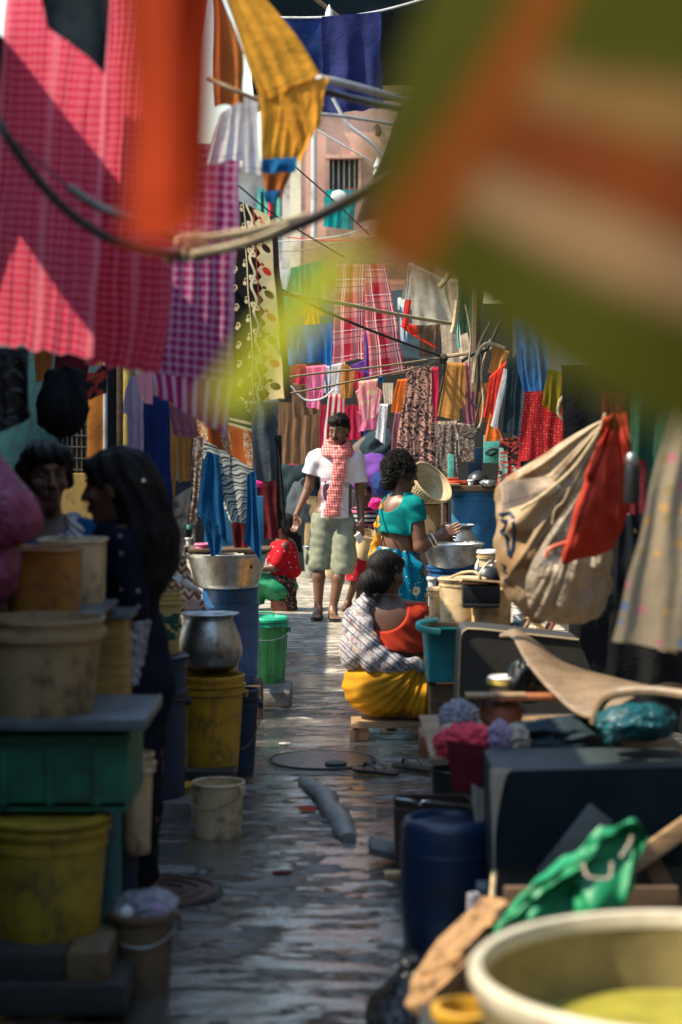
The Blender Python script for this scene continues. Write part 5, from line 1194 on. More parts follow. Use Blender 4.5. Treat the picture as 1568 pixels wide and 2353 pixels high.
rope('stick', 'thin white stick crossing in front of the pink building', [(690, 258, 7.5), (790, 268, 7.6), (920, 288, 7.8)], .0065, 'white_pipe', 'stick'); rope('cable', 'pale crooked cable dropping in front of the pink building', [(765, 225, 9), (800, 285, 9), (850, 325, 9), (884, 362, 9)], .009, 'white_pipe', 'cable')
rope('wire', 'thin pale wire slanting down to the white insulator', [(728, 298, 12), (800, 340, 12), (866, 378, 12)], .006, 'white_pipe', 'wire'); rope('wire', 'black wire slanting across the lower pink wall', [(675, 380, 14), (760, 455, 14), (850, 540, 14)], .006, 'cable', 'wire'); rope('wire', 'black wire slanting from the towel across the patterned sari top', [(545, 424, 9), (640, 500, 9.4), (790, 590, 10)], .004, 'cable', 'wire')
rope('wire', 'white wire sagging low across the pink wall', [(625, 555, 18), (700, 552, 18), (790, 540, 18), (850, 520, 18)], .006, 'white_pipe', 'wire'); rope('wire', 'red wire along the foot of the pink wall', [(660, 545, 19), (740, 552, 19), (830, 552, 19)], .006, 'red_stick', 'wire'); rope('wire', 'thin grey wire below the red wire', [(630, 578, 18), (700, 574, 18), (790, 556, 18), (860, 560, 18)], .005, 'rope', 'wire')
t = thing('insulator', 'small white insulator at the edge of the brown cloth', 'insulator', P(868, 392, 11.9)); sub(MB().lathe([(.0001, 0), (.03, .0), (.034, .02), (.02, .03), (.032, .05), (.012, .10), (.0001, .11)], 16, c=P(869, 402, 11.9)).build('body', MT['white_plastic']), t)
cl('cloth', 'brown cloth with a pale hem hanging from the pipe beside the green blur', [(930, 218), (1100, 200), (1110, 470), (818, 512)], 7.0, 'f_greybrown', folds=2, amp=.02, seed=17)
rope('red_stick', 'bright red stick upright by the green framed window', [(620, 462, 11), (622, 490, 11), (620, 540, 11)], .012, 'red_stick', 'stick', 12)
cl('cloth', 'turquoise printed cloth hanging under the barred window', [(748, 436), (822, 436), (812, 530), (742, 520)], 30, 'f_teal', folds=3, amp=.06, seed=19)
tag(lump('white_emblem', P(779, 452, 29.75), (.12, .02, .1), MT['white_plastic'], 4, .1, 2, 3), 'white patch on the turquoise cloth under the window', 'emblem')

# black patterned sari and the washing at the left of the alley
cl('sari', 'long black sari with cream paisley and red drop border, left of the plaid towels', [(404, 392), (634, 502), (668, 915), (412, 930)], 10.0, 'paisley_black', 'sari', folds=3, amp=.012, seed=20, hem=.01)
rope('bamboo_pole', 'thin bamboo pole running from the black sari to the grey cloth', [(500, 648, 9.8), (640, 672, 11), (800, 700, 12), (930, 726, 13), (1046, 745, 13.6)], .013, 'bamboo', 'pole', 30)
rope('rope', 'dark rope slanting down from the yellow tail to the rope knot', [(640, 662, 11), (740, 712, 11.6), (880, 770, 12.3), (1018, 820, 13)], .009, 'rope_dark', 'rope'); rope('rope', 'upper thin rope from the sari to the rope knot', [(545, 884, 11.5), (700, 862, 12), (860, 844, 12.5), (1018, 822, 13)], .007, 'rope', 'rope'); rope('rope', 'lower thin rope sagging from the sari hem to the rope knot', [(540, 920, 11.5), (680, 902, 12), (850, 868, 12.5), (960, 845, 12.8), (1018, 824, 13)], .007, 'rope', 'rope')
rope('rope', 'twisted double rope from the knot to the bundled ropes on the right', [(1010, 822, 13), (1050, 816, 13), (1095, 808, 13), (1130, 800, 13)], .014, 'rope', 'rope'); tag(lump('rope_knot', P(1018, 824, 12.97), (.03, .03, .03), MT['rope_dark'], 3, .4, 3, 3), 'dark knot where the ropes meet', 'knot')
rope('rope_tail', 'loose dark tail hanging from the rope knot', [(1018, 826, 12.95), (1020, 860, 12.95), (1012, 900, 12.95)], .008, 'rope_dark', 'rope', 12)
rope('cord', 'white cord looping below the blue shirt', [(668, 886, 15), (700, 918, 15), (740, 916, 15), (768, 894, 15)], .008, 'white_pipe', 'cord')
cl('cloth', 'rust and dark green block printed cloth with cream paisleys', [(436, 920), (578, 922), (582, 1112), (436, 1000)], 10.35, 'rust_paisley', folds=2, amp=.015, seed=21)
cl('trousers', 'pale trousers printed with dark wavy lines, above the metal basin', [[(452, 1000), (584, 1078), (568, 1202), (528, 1200)], [(450, 1000), (530, 1044), (520, 1140), (492, 1128)]], 10.2, 'wavy_print', 'trousers', folds=2, amp=.02, seed=22)
cl('cloth', 'bright blue cloth with a pointed end, left of the wavy trousers', [[(474, 1036), (506, 1046), (522, 1246), (438, 1172)], [(462, 1180), (520, 1220), (506, 1272), (484, 1280)]], 10.1, 'f_blue_bright', folds=2, amp=.025, seed=23); cl('cloth', 'bright blue cloth with a ragged tip dangling over the basin rim', [(570, 1090), (586, 1080), (604, 1296), (562, 1240)], 10.05, 'f_blue_bright', folds=2, amp=.02, seed=24)
cl('cloth', 'dark maroon cloth between the wavy trousers and the ragged blue one', [(530, 1196), (572, 1196), (570, 1276), (540, 1270)], 10.4, 'f_maroon', folds=2, amp=.015, seed=25)
cl('scarf', 'narrow dark checked scarf left of the wavy trousers', [(446, 1000), (470, 1005), (452, 1205), (430, 1205)], 10.05, 'arabesque_dark', 'scarf', folds=2, amp=.015, seed=26)
cl('trousers', 'rust orange trousers hanging left below the purple towel', [[(376, 918), (414, 926), (404, 1152), (382, 1148)], [(408, 926), (442, 934), (438, 1104), (411, 1112)]], 8.9, 'f_tan', 'trousers', folds=2, amp=.02, seed=27)
cl('cloth', 'long navy cloth hanging beside the rust orange trousers', [(328, 905), (388, 915), (396, 1196), (322, 1206)], 8.6, 'f_navy', folds=3, amp=.02, seed=28); cl('shirt', 'lilac button shirt hanging next to the navy cloth', [[(296, 868), (332, 860), (330, 1076), (288, 1072)], [(288, 892), (300, 872), (298, 956), (286, 950)]], 8.4, 'f_lilac', 'shirt', folds=2, amp=.02, seed=29)
cl('cloth', 'pinkish fringe of cloth just above the lilac shirt', [(310, 840), (352, 836), (350, 930), (318, 920)], 8.2, 'pink_floral', folds=2, amp=.02, seed=30); cl('cloth', 'maroon cloth hanging under the striped towel end', [(384, 930), (450, 940), (452, 1008), (400, 1000)], 8.7, 'f_mauve', folds=3, amp=.02, seed=31)
cl('sheet', 'grey white sheet corner hanging behind the long-haired girl', [(386, 1150), (444, 1118), (410, 1336), (368, 1262)], 9.1, 'f_greywhite', 'sheet', folds=2, amp=.012, seed=32); cl('cloth', 'charcoal cloth patch under the rust orange trousers', [(400, 1105), (442, 1100), (444, 1150), (404, 1150)], 9.3, 'f_charcoal', folds=1, amp=.01, seed=33)
rope('pole', 'pale bamboo rail carrying the charcoal sheet', [(540, 912, 12), (600, 918, 12.2), (665, 912, 12.4)], .012, 'bamboo', 'pole')
cl('sheet', 'large charcoal sheet hanging right of the printed trousers', [(560, 918), (640, 914), (640, 1104), (566, 1112)], 12.2, 'f_charcoal', 'sheet', folds=2, amp=.02, seed=34, back=.4); cl('sheet', 'dull green and maroon cloth below the charcoal sheet', [(570, 1095), (636, 1098), (642, 1236), (590, 1244)], 12.4, 'f_maroon', 'sheet', folds=2, amp=.02, seed=35)
cl('cloth', 'black cloth strip at the right edge of the charcoal sheet', [(634, 1000), (645, 1000), (658, 1210), (638, 1218)], 12.1, 'f_black', folds=1, amp=.02, seed=36); tag(lump('pink_bundle', P(586, 1112, 12.1), (.05, .04, .02), MT['f_hot_pink'], 4, .3, 2, 3), 'hot pink scrap under the charcoal sheet', 'cloth')
cl('curtain', 'brown draped curtain at the back left of the walking man', [(636, 924), (738, 926), (732, 1066), (638, 1066)], 20, 'brown_drape', 'curtain', folds=5, amp=.03, seed=37)
cl('black_bag', 'black plastic sheet hanging at the left edge under the pink towel', [(-40, 800), (62, 800), (74, 960), (-40, 1010)], 6.3, 'black_bag', 'bag', folds=2, amp=.03, seed=38, crease=2.5); tag(sling('sack', (150, 842), [(108, 850), (84, 920), (96, 985), (140, 1008), (190, 985), (206, 920), (192, 850)], 7.4, .08, MT['f_black'], 4, .012, 9, .01), 'dark hanging sack above the heads of the two women', 'sack')
for k, (pts, m_, lb) in enumerate((([(130, 800), (210, 806), (196, 910), (120, 890)], 'f_maroon', 'dull maroon cloth hanging in the gloom under the pink towel'), ([(186, 836), (250, 840), (244, 902), (184, 930)], 'swirl_red', 'orange and turquoise cloth hanging beside the orange door'), ([(80, 800), (126, 800), (118, 870), (84, 880)], 'f_rust', 'dim rust cloth hanging beside the black plastic sheet'))):
    cl('cloth', lb, pts, 7.6 + .2 * k, m_, folds=2, amp=.02, seed=40 + k)

# middle of the alley
cl('net', 'green net tarpaulin hung over a line below the pink wall', [(640, 622), (740, 600), (742, 692), (648, 716)], 20, 'f_green_net', 'tarpaulin', folds=6, amp=.05, seed=44); cl('cloth', 'pale cloth at the left end of the green net', [(636, 622), (668, 616), (660, 668), (642, 676)], 19.8, 'f_white', folds=2, amp=.03, seed=45)
cl('shirt', 'plain blue shirt hung upside down left of the plaid towels', [[(655, 748), (772, 742), (768, 826), (662, 838)], [(655, 750), (690, 748), (684, 838), (662, 842)], [(738, 744), (772, 742), (768, 850), (742, 836)]], 16.4, 'f_blue', 'shirt', folds=2, amp=.035, seed=46)
cl('towel', 'red plaid towel with fringed end, left of two', [(772, 606), (840, 606), (836, 824), (764, 836)], 15.0, 'red_plaid', 'towel', folds=3, amp=.025, seed=47, group='red plaid towels'); cl('towel', 'red plaid towel spreading right, its hem lower than the other', [(832, 606), (886, 606), (932, 856), (850, 870)], 15.1, 'red_plaid', 'towel', folds=3, amp=.03, seed=48, group='red plaid towels')
for lb, pts, dd, m_, f_ in (('crimson cloth with an orange edge below the blue shirt', [(668, 836), (704, 838), (704, 884), (668, 880)], 17.2, 'f_crimson', 2), ('brown cloth hanging below the crimson cloth', [(672, 880), (730, 880), (736, 950), (672, 960)], 19, 'f_brown', 3),
    ('bright pink childs top hanging from the upper rope', [[(702, 842), (750, 838), (742, 918), (708, 906)], [(708, 902), (740, 898), (733, 940), (704, 936)]], 15.6, 'f_pink', 2), ('blue and white striped cloth beside the pink top', [(740, 842), (764, 840), (756, 906), (738, 900)], 15.9, 'blue_white_stripe', 2),
    ('off white cloth between the pink top and the orange top', [(764, 838), (792, 832), (784, 906), (758, 906)], 15.5, 'f_white', 2), ('red and white striped cloth hanging above the head of the man', [(756, 905), (794, 905), (788, 1046), (740, 1036)], 16.6, 'red_white_stripe', 3), ('light orange top hanging on the lower rope', [(786, 832), (816, 850), (810, 914), (782, 916)], 15.4, 'f_tan', 2),
    ('small crimson cloth beside the light orange top', [(812, 846), (838, 858), (832, 896), (812, 892)], 15.7, 'f_crimson', 2), ('purple shirt hanging behind the plaid towels', [[(800, 842), (852, 822), (866, 872), (806, 866)], [(836, 760), (862, 770), (864, 842), (838, 846)]], 15.8, 'f_purple', 2), ('pink floral kurta gathered on the rope right of the man', [[(824, 876), (868, 870), (862, 960), (832, 968)], [(818, 900), (836, 880), (834, 958), (824, 940)], [(856, 880), (880, 900), (866, 956), (858, 940)]], 15.3, 'pink_floral', 3),
    ('plain pink cloth showing under the floral kurta', [(824, 945), (870, 945), (866, 986), (822, 992)], 15.6, 'f_pink', 2), ('white dotted cloth hanging right of the floral kurta', [(868, 928), (892, 928), (884, 1022), (862, 1004)], 16.2, 'white_dots', 2), ('glowing orange cloth hanging beside the patterned curtain', [(912, 872), (936, 870), (922, 946), (898, 948)], 14.2, 'f_orange', 2), ('narrow mauve cloth below the glowing orange cloth', [(906, 945), (924, 945), (914, 1058), (897, 1056)], 14.9, 'f_mauve', 2),
    ('turquoise scrap of cloth under the plaid towel hem', [(862, 862), (882, 858), (878, 882), (866, 876)], 16.0, 'f_blue_bright', 1), ('red strap of cloth hanging beside the grey cloth', [[(944, 606), (952, 606), (940, 752), (922, 752)], [(920, 748), (956, 742), (960, 776), (934, 762)], [(950, 770), (960, 772), (1004, 796), (1000, 800)]], 13.9, 'f_red', 1), ('blue patterned cloth behind the red strap', [(920, 700), (940, 700), (936, 790), (918, 790)], 16, 'blue_white_stripe', 2),
    ('grey white cloth thrown over a line by the green blur', [[(944, 602), (1012, 636), (1046, 746), (948, 748)], [(940, 604), (950, 604), (946, 690), (922, 688)]], 13.6, 'f_greywhite', 2), ('long cream sheet behind the rope knot', [(1006, 640), (1052, 640), (1090, 832), (1018, 834)], 13.9, 'f_cream', 3), ('dark green cloth hanging from the pole end', [(1050, 636), (1116, 640), (1104, 746), (1058, 772)], 12.8, 'f_darkgreen', 2), ('tan shirt hanging right of the patterned curtain', [[(1030, 832), (1060, 834), (1056, 968), (1004, 954)], [(1056, 834), (1070, 834), (1070, 930), (1058, 940)]], 12.9, 'f_tan', 2),
    ('dusty mauve cloth between the tan shirt and the rope bundle', [(1058, 832), (1094, 834), (1096, 972), (1068, 976)], 13.1, 'f_mauve', 3), ('orange cloth bunched at the top of the rope bundle', [(1136, 790), (1172, 808), (1152, 872), (1122, 856)], 12.4, 'f_tan', 2), ('bright red garment under the bunched orange cloth', [(1126, 866), (1164, 828), (1138, 962), (1110, 958)], 12.3, 'f_red', 3), ('orange red cloth tip glowing at the end of the white strip', [(1126, 948), (1142, 972), (1158, 1012), (1114, 1014)], 12.0, 'f_orange', 2),
    ('narrow white trouser leg slanting across the red garment', [(1158, 846), (1170, 850), (1142, 988), (1128, 978)], 11.9, 'f_white', 1), ('slate trousers hanging left of the denim shorts', [(1166, 838), (1206, 796), (1204, 1004), (1152, 992)], 11.7, 'f_slate', 2), ('blue denim shorts with pale edges hanging under the green blur', [[(1178, 740), (1242, 690), (1258, 902), (1204, 914)], [(1190, 800), (1256, 790), (1258, 902), (1204, 914)]], 11.2, 'f_denim', 2), ('olive yellow cloth hanging beside the denim shorts', [(1258, 848), (1300, 858), (1290, 962), (1246, 930)], 10.8, 'f_olive', 2),
    ('red tie dyed cloth with tiny pale dots hanging by the sack', [[(1206, 900), (1316, 896), (1310, 1112), (1188, 1086)]], 10.9, 'bandhani', 3), ('blue strip of cloth right of the red dotted cloth', [(1300, 870), (1324, 872), (1312, 990), (1296, 984)], 10.7, 'f_blue', 1), ('twisted orange rag hanging from a cord right of the dotted cloth', [(1322, 1008), (1334, 1004), (1312, 1096), (1302, 1092)], 10.2, 'f_orange_deep', 1), ('printed red and black cloth hanging left of the big sack', [(1150, 1008), (1204, 1004), (1198, 1160), (1138, 1150)], 11.6, 'swirl_red', 3),
    ('dark printed curtain above the black pot', [(1000, 968), (1050, 966), (1050, 1116), (1002, 1112)], 14.4, 'arabesque_dark', 3), ('dark printed cloth above the shelf', [(1052, 972), (1092, 972), (1090, 1062), (1056, 1060)], 14.6, 'arabesque_dark', 2), ('crimson cloth edge between curtain and tan shirt', [(992, 846), (1008, 842), (1006, 972), (996, 960)], 14.0, 'f_crimson', 1)):
    cl('curtain' if 'curtain' in lb.split()[:3] else ('towel' if 'towel' in lb.split()[:3] else 'cloth'), lb, pts, dd, m_, folds=f_, amp=.028, seed=60 + len(lb) + int(dd * 10), back=.35 if dd > 12 else 0)
cl('curtain', 'tall pinkish brown curtain with dark scrolls, folds catching the sun', [(936, 842), (1002, 838), (1000, 1100), (902, 1086)], 14.6, 'arabesque', 'curtain', folds=5, amp=.05, seed=90)
tag(slab('turquoise_board', 1112, 1000, 1152, 1064, 14.6, MT['turquoise_paint'], .03), 'turquoise painted board with a dark eye shape above the shelf', 'board')
o = MB().tube(curve_pts([P(1116, 1041, 14.57), P(1130, 1032, 14.56), P(1146, 1036, 14.57), P(1130, 1046, 14.56), P(1116, 1041, 14.57)], 24), .012, 6); o.lathe([(.0001, -.005), (.035, 0), (.0001, .005)], 12, c=P(1131, 1039, 14.56)); tag(o.build('eye_shape', MT['shutter_dark']), 'dark painted eye shape on the turquoise board', 'painted mark')
tag(slab('blue_board', 1074, 1028, 1108, 1090, 14.8, MT['blue_plastic'], .03), 'dark blue board behind the black upturned pot', 'board'); tag(slab('yellow_board', 1019, 1004, 1044, 1094, 14.7, MT['yellow_paint'], .03), 'yellow strip of wood right of the patterned curtain', 'board'); tag(slab('turquoise_strip', 1030, 1044, 1044, 1150, 14.2, MT['turquoise_paint'], .03), 'pale turquoise strip behind the orange trays', 'board')
# rope bundle hanging from a post on the right
t = thing('rope_bundle', 'bundle of old ropes and cords hanging from a post right of the tan shirt', 'ropes', P(1100, 800, 12.6))
sub(MB().tube([P(1096, 640, 12.7), P(1094, 760, 12.7), P(1092, 900, 12.7)], .03, 8).build('post', MT['wood_dark']), t)
for k, pts in enumerate(([(1104, 800), (1110, 880), (1095, 960), (1088, 1000)], [(1128, 780), (1108, 850), (1112, 930), (1100, 985), (1070, 1000)], [(1150, 740), (1120, 800), (1090, 812), (1060, 830)], [(1070, 700), (1082, 770), (1078, 840)], [(1128, 740), (1100, 800), (1098, 870), (1092, 930)], [(1160, 800), (1120, 790), (1096, 818), (1088, 880)], [(1070, 1000), (1085, 992), (1100, 985), (1086, 1006), (1066, 1002)])):
    sub(rope('cord', None, [(u, v, 12.5 - .03 * k) for u, v in pts], .007 + .003 * (k % 3), ('rope_dark', 'rope', 'rope_dark', 'rope')[k % 4]), t)
rope('cord', 'teal cord with a tassel hanging from the dark green cloth', [(1056, 690, 12.7), (1053, 760, 12.7), (1055, 800, 12.7)], .008, 'teal_rim', 'cord', 12); rope('pole', 'short bamboo end wrapped in rag beside the dark green cloth', [(1052, 690, 12.6), (1046, 740, 12.6), (1040, 765, 12.6)], .02, 'bamboo', 'pole', 12)
rope('cord', 'pale cord hooked over the olive cloth by the green blur', [(1296, 910, 10.5), (1286, 925, 10.5), (1284, 950, 10.5), (1300, 968, 10.5), (1334, 972, 10.5)], .010, 'rope', 'cord'); rope('stick', 'slim bamboo stick in the grey cloth', [(1010, 660, 13.4), (1024, 645, 13.4), (1034, 628, 13.4)], .02, 'bamboo', 'stick', 8)
# heaps of sacks at the far end
for k, (u, v, dd, rx, rz, m_, lb) in enumerate(((880, 1030, 20.5, .22, .2, 'f_slate', 'grey stuffed sack in the heap right behind the man'), (848, 1050, 20.8, .2, .2, 'f_greybrown', 'dusty brown stuffed sack behind the shoulder of the man'), (860, 1090, 20, .28, .2, 'f_purple', 'dark violet bundle low behind the boy'), (690, 1100, 21, .3, .28, 'f_slate', 'dark heap of bags left behind the man'), (672, 1046, 20.4, .13, .1, 'f_pink', 'pale pink bundle catching sun behind the left of the man'), (700, 1180, 20.6, .2, .35, 'f_charcoal', 'dark stacked bundle standing beside the cream cabinet'), (900, 1110, 19.4, .2, .16, 'f_navy', 'navy bundle behind the head of the teal blouse woman'))):
    tag(lump('sack' if k != 4 else 'cloth_bundle', P(u, v, dd), (rx, .2, rz), MT[m_], 20 + k, .22, 1.8, 4), lb, 'sack' if k != 4 else 'bundle')
plank('box', 'dark box carrying the sack heap at the far end', 'box', 810, 1130, 930, 1320, 20.4, .8, MT['dark_wall'], .01); plank('box', 'dark box carrying the bags left of the far end', 'box', 640, 1120, 716, 1312, 21.0, .8, MT['dark_wall'], .01)

# right foreground: hanging sacks and cloths
from mathutils.bvhtree import BVHTree
def lean(cx, cz, h, dx, pinch):
    def f(p):
        q = max(0.0, p.z) / h; return Vector((p.x * (1 - pinch * q) + dx * q * q, p.y * (1 - pinch * .8 * q), p.z))
    return f
s = F / 7.3
sack = sling('polythene_sack', (1392, 962), [(1240, 1096), (1146, 1110), (1138, 1200), (1150, 1330), (1186, 1400), (1238, 1430), (1300, 1410), (1380, 1340), (1420, 1240)], 7.3, .15, MT['sack'], 7, .034, 12, .022)
tag(sack, 'big hanging cream polythene sack with a blue printed letter', 'sack')
bv = BVHTree.FromPolygons([v.co.copy() for v in sack.data.vertices], [tuple(f.vertices) for f in sack.data.polygons])
def decal(name, strokes, w, mat, parent):
    b = MB()
    for st in strokes:
        pts = []
        for u, v in [(st[i][0] + (st[i + 1][0] - st[i][0]) * q / 6, st[i][1] + (st[i + 1][1] - st[i][1]) * q / 6) for i in range(len(st) - 1) for q in range(7)]:
            dr = P(u, v, 1.0) - camo.location; hit = bv.ray_cast(camo.location, dr.normalized())
            if hit[0] is not None: pts.append(hit[0] - dr.normalized() * .002)
        if len(pts) > 1: b.tube(pts, w * .55, 6)
    return b.build(name, mat, parent)
decal('blue_letter', [[(1150, 1182), (1172, 1178), (1180, 1190)], [(1154, 1196), (1166, 1198), (1160, 1214), (1152, 1222), (1164, 1230), (1168, 1256), (1170, 1276)], [(1177, 1186), (1182, 1220), (1180, 1258), (1174, 1280)]], .013, MT['blue_plastic'], sack)
decal('small_print', [[(1152, 1296), (1162, 1300), (1156, 1312), (1166, 1316)], [(1158, 1332), (1170, 1330)]], .006, MT['blue_plastic'], sack)
cl('sack_flap', 'sunlit cream flap folded over the top of the big hanging sack', [(1146, 1108), (1262, 1094), (1296, 1122), (1158, 1176)], 7.12, 'f_cream', 'sack', folds=2, amp=.02, seed=33, crease=2)
rope('strap', 'long pale strap hauling the sacks up to the right', [(1196, 1172, 6.95), (1250, 1136, 6.95), (1310, 1084, 6.95), (1345, 1040, 6.95), (1376, 990, 6.95), (1392, 950, 6.95)], [.0065] * 26, 'bamboo', 'strap', 25)
rope('cord', 'thin cord tied round the neck of the hanging sack', [(1270, 1205, 6.9), (1276, 1172, 6.9), (1296, 1152, 6.9), (1310, 1120, 6.9)], .005, 'rope', 'cord', 16)
tag(sling('polythene_bag', (1352, 1100), [(1290, 1215), (1228, 1290), (1213, 1375), (1245, 1428), (1320, 1432), (1388, 1400), (1412, 1300), (1400, 1200)], 6.75, .11, MT['sheer_bag'], 15, .018, 13, .020), 'yellowed clear bag of scraps hanging under the red cloth', 'bag')
tag(lump('dark_bundle', P(1335, 1385, 6.9), (.12, .08, .06), MT['f_slate'], 18, .2, 1.7, 4), 'dark bundle showing under the yellowed clear bag', 'bundle')
rope('hook', 'orange plastic hook beside the hem of the red cloth', [(1256, 1280, 6.3), (1262, 1262, 6.3), (1290, 1250, 6.3), (1312, 1246, 6.3)], .007, 'orange_plastic', 'hook', 12)
tag(sling('red_cloth', (1412, 950), [(1384, 962), (1352, 1075), (1320, 1180), (1291, 1292), (1345, 1284), (1400, 1268), (1440, 1190), (1454, 1070), (1452, 985)], 6.3, .055, MT['f_brick_red'], 71, .055, 6, .022), 'brick red cloth draped in deep sunlit folds over the hanging sacks', 'cloth')
cl('cloth', 'dark floral cloth hanging behind the red cloth', [(1410, 1120), (1494, 1132), (1506, 1392), (1392, 1344)], 6.9, 'dark_floral', folds=3, amp=.02, seed=72); cl('cloth', 'dim maroon cloth hanging between red cloth and polka dots', [(1434, 1060), (1490, 1056), (1480, 1180), (1440, 1180)], 6.75, 'f_maroon', folds=2, amp=.02, seed=73)
t = thing('bottle', 'dark bottle with a chrome top hanging beside the red cloth', 'bottle', P(1450, 1160, 6.2)); s = F / 6.2
sub(MB().lathe([(.0001, 0), (17 / s, 2 / s), (19 / s, 20 / s), (18 / s, 80 / s), (14 / s, 92 / s)], 24, c=P(1452, 1158, 6.2)).build('body', MT['black_plastic']), t); sub(MB().lathe([(15 / s, 90 / s), (16 / s, 104 / s), (11 / s, 116 / s), (.0001, 120 / s)], 24, c=P(1452, 1158, 6.2)).build('cap', MT['steel']), t)
cl('sheet', 'grey polka dot sheet hanging at the right edge', [(1540, 930), (1680, 930), (1680, 1510), (1404, 1474)], 5.2, 'polka', 'sheet', folds=3, amp=.02, seed=74, hem=.02)
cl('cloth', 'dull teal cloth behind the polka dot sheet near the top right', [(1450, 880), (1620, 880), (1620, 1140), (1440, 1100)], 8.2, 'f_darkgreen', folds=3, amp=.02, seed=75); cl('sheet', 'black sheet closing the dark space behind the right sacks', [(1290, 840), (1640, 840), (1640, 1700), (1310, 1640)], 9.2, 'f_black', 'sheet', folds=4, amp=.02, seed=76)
plank('cardboard_sheet', 'sunlit piece of cardboard under the polka dot sheet', 'cardboard', 1515, 1440, 1566, 1498, 5.9, .01, MT['cardboard'], .001, M=Matrix.Rotation(R(18), 3, 'Y')); rope('stick', 'pale stick end lit behind the polka dot sheet', [(1528, 1072, 7.5), (1516, 1110, 7.5), (1506, 1140, 7.5)], .012, 'bamboo', 'stick', 8)
tag(lump('foam_scrap', P(1530, 1484, 6.1), (.03, .03, .02), MT['white_plastic'], 3, .3, 2, 3), 'white scrap under the cardboard at the right edge', 'scrap')
# olive banded cloth right in front of the lens
d = .8
t = cl('banded_cloth', 'huge blurred olive green cloth with tan and rust bands close to the lens', [(1012, -70, .88), (1650, -70, .78), (1650, 1060, .78), (800, 572, .90)], d, 'olive_banded', folds=2, amp=.004, seed=80, hem=0)
cl('corner', None, [(745, 585, .90), (868, 575, .84), (590, 955, .86), (482, 930, .95)], .81, 'lime', parent=t, folds=1, amp=.003, seed=81, hem=.004)

# more washing packed into the shade of the right side and over the middle of the lane
def shirt(lb, u, v, w, h, d, mat, sd, sl=.45, tilt=0):
    q = w / 2; t_ = tilt
    return cl('shirt', lb, [[(u - q * .8, v), (u + q * .8, v + t_), (u + q * .9, v + h + t_), (u - q * .9, v + h)], [(u - q * .8, v), (u - q * .35, v), (u - q * 1.0, v + h * sl), (u - q * 1.45, v + h * sl * .85)], [(u + q * .35, v + t_), (u + q * .8, v + t_), (u + q * 1.45, v + h * sl * .9 + t_), (u + q * 1.0, v + h * sl + t_)]], d, mat, 'shirt', folds=2, amp=.02, seed=sd, crease=1.6)
for k, a in enumerate((('khaki shirt hanging in the shade right of the tie dyed cloth', 1350, 880, 52, 120, 10.6, 'f_khaki'), ('dim blue shirt hanging high beside the khaki shirt', 1408, 850, 50, 120, 10.9, 'f_navy'), ('dusky purple shirt in the shade above the red cloth', 1330, 990, 46, 100, 10.4, 'f_purple'), ('brown shirt hanging behind the grey white cloth', 985, 730, 46, 90, 15.2, 'f_brown'),
    ('faded green shirt hanging behind the purple shirt', 860, 770, 40, 84, 17.5, 'f_green_net'), ('small white vest hanging at the back right of the curtain', 1066, 985, 26, 60, 15.4, 'f_white'), ('mustard shirt hanging far back left of the plaid towels', 716, 700, 40, 60, 18.5, 'f_mustard'), ('faded crimson shirt hanging behind the striped cloth', 812, 930, 36, 80, 18.6, 'f_crimson'), ('dark green shirt hanging in the gloom behind the denim shorts', 1236, 850, 54, 110, 12.6, 'f_darkgreen'), ('rust shirt hanging in the gap left of the red garment', 1112, 880, 34, 90, 13.4, 'f_rust'))):
    shirt(*a, 200 + k)
for k, a in enumerate((('narrow crimson cloth at the back between brown curtain and white striped cloth', [(736, 930), (752, 930), (748, 1040), (734, 1046)], 19, 'f_crimson'), ('dark blue cloth at the back above the sack heap', [(806, 930), (846, 930), (842, 1010), (808, 1004)], 21, 'f_navy'), ('pale yellow cloth far back below the turquoise scrap', [(880, 880), (904, 880), (900, 930), (882, 926)], 18.5, 'f_cream'), ('maroon cloth hanging in the shade by the polka dot sheet', [(1376, 900), (1440, 904), (1430, 1010), (1384, 1000)], 8.9, 'f_maroon'), ('black cloth hanging above the big sack', [(1196, 1060), (1300, 1050), (1310, 1130), (1200, 1120)], 10.0, 'f_black'), ('slate cloth hanging right of the olive cloth', [(1296, 840), (1340, 838), (1336, 900), (1300, 905)], 11.4, 'f_slate'))):
    cl('cloth', a[0], a[1], a[2], a[3], folds=3, amp=.025, seed=230 + k)
# ---------------------------------------------------------------- people
def person(label, u, d, group=None): return thing('person', label, 'person', (X(u, d), d, 0), group=group)
def wrink(a, f, s=0.0):
    return lambda x, y, z: a * (np.sin(f * z * 1.1 + 3 * np.sin(f * .33 * x + s) + 1.3 * y * f) * np.sin(f * .6 * x + z * f * .4 + s) + .5 * np.sin(f * 1.9 * (z + x * .6) + 2 * np.sin(f * .5 * (y - x))))
def curls(a, f): return lambda x, y, z: a * (np.sin(x * f + 2 * np.sin(z * f * .5)) * np.sin(y * f + 1) * np.sin(z * f * .9 + 2 * np.sin(x * f * .4)))
def stray(root, c, r, n, ln, seed, lo=-.6):
    rnd = random.Random(seed); b = MB()
    for i in range(n):
        v = Vector((rnd.gauss(0, 1), rnd.gauss(0, 1), rnd.gauss(.3, 1))).normalized()
        if v.z < lo: continue
        p = Vector(c) + Vector((v.x * r[0], v.y * r[1], v.z * r[2])); t = Vector((rnd.gauss(0, 1), rnd.gauss(0, 1), rnd.gauss(0, 1))); t = (t - v * t.dot(v)).normalized()
        l_ = ln * rnd.uniform(.5, 1.2)
        b.tube([p - v * .01, p + v * l_ * .5 + t * l_ * .3, p + v * l_ * .75 + t * l_ * .9, p + v * l_ * .5 + t * l_ * 1.4], [.0016, .0014, .0012, .0006], 4, cap=False)
    tag(b.build('stray_hair', MT['hair'], root), kind='stuff')

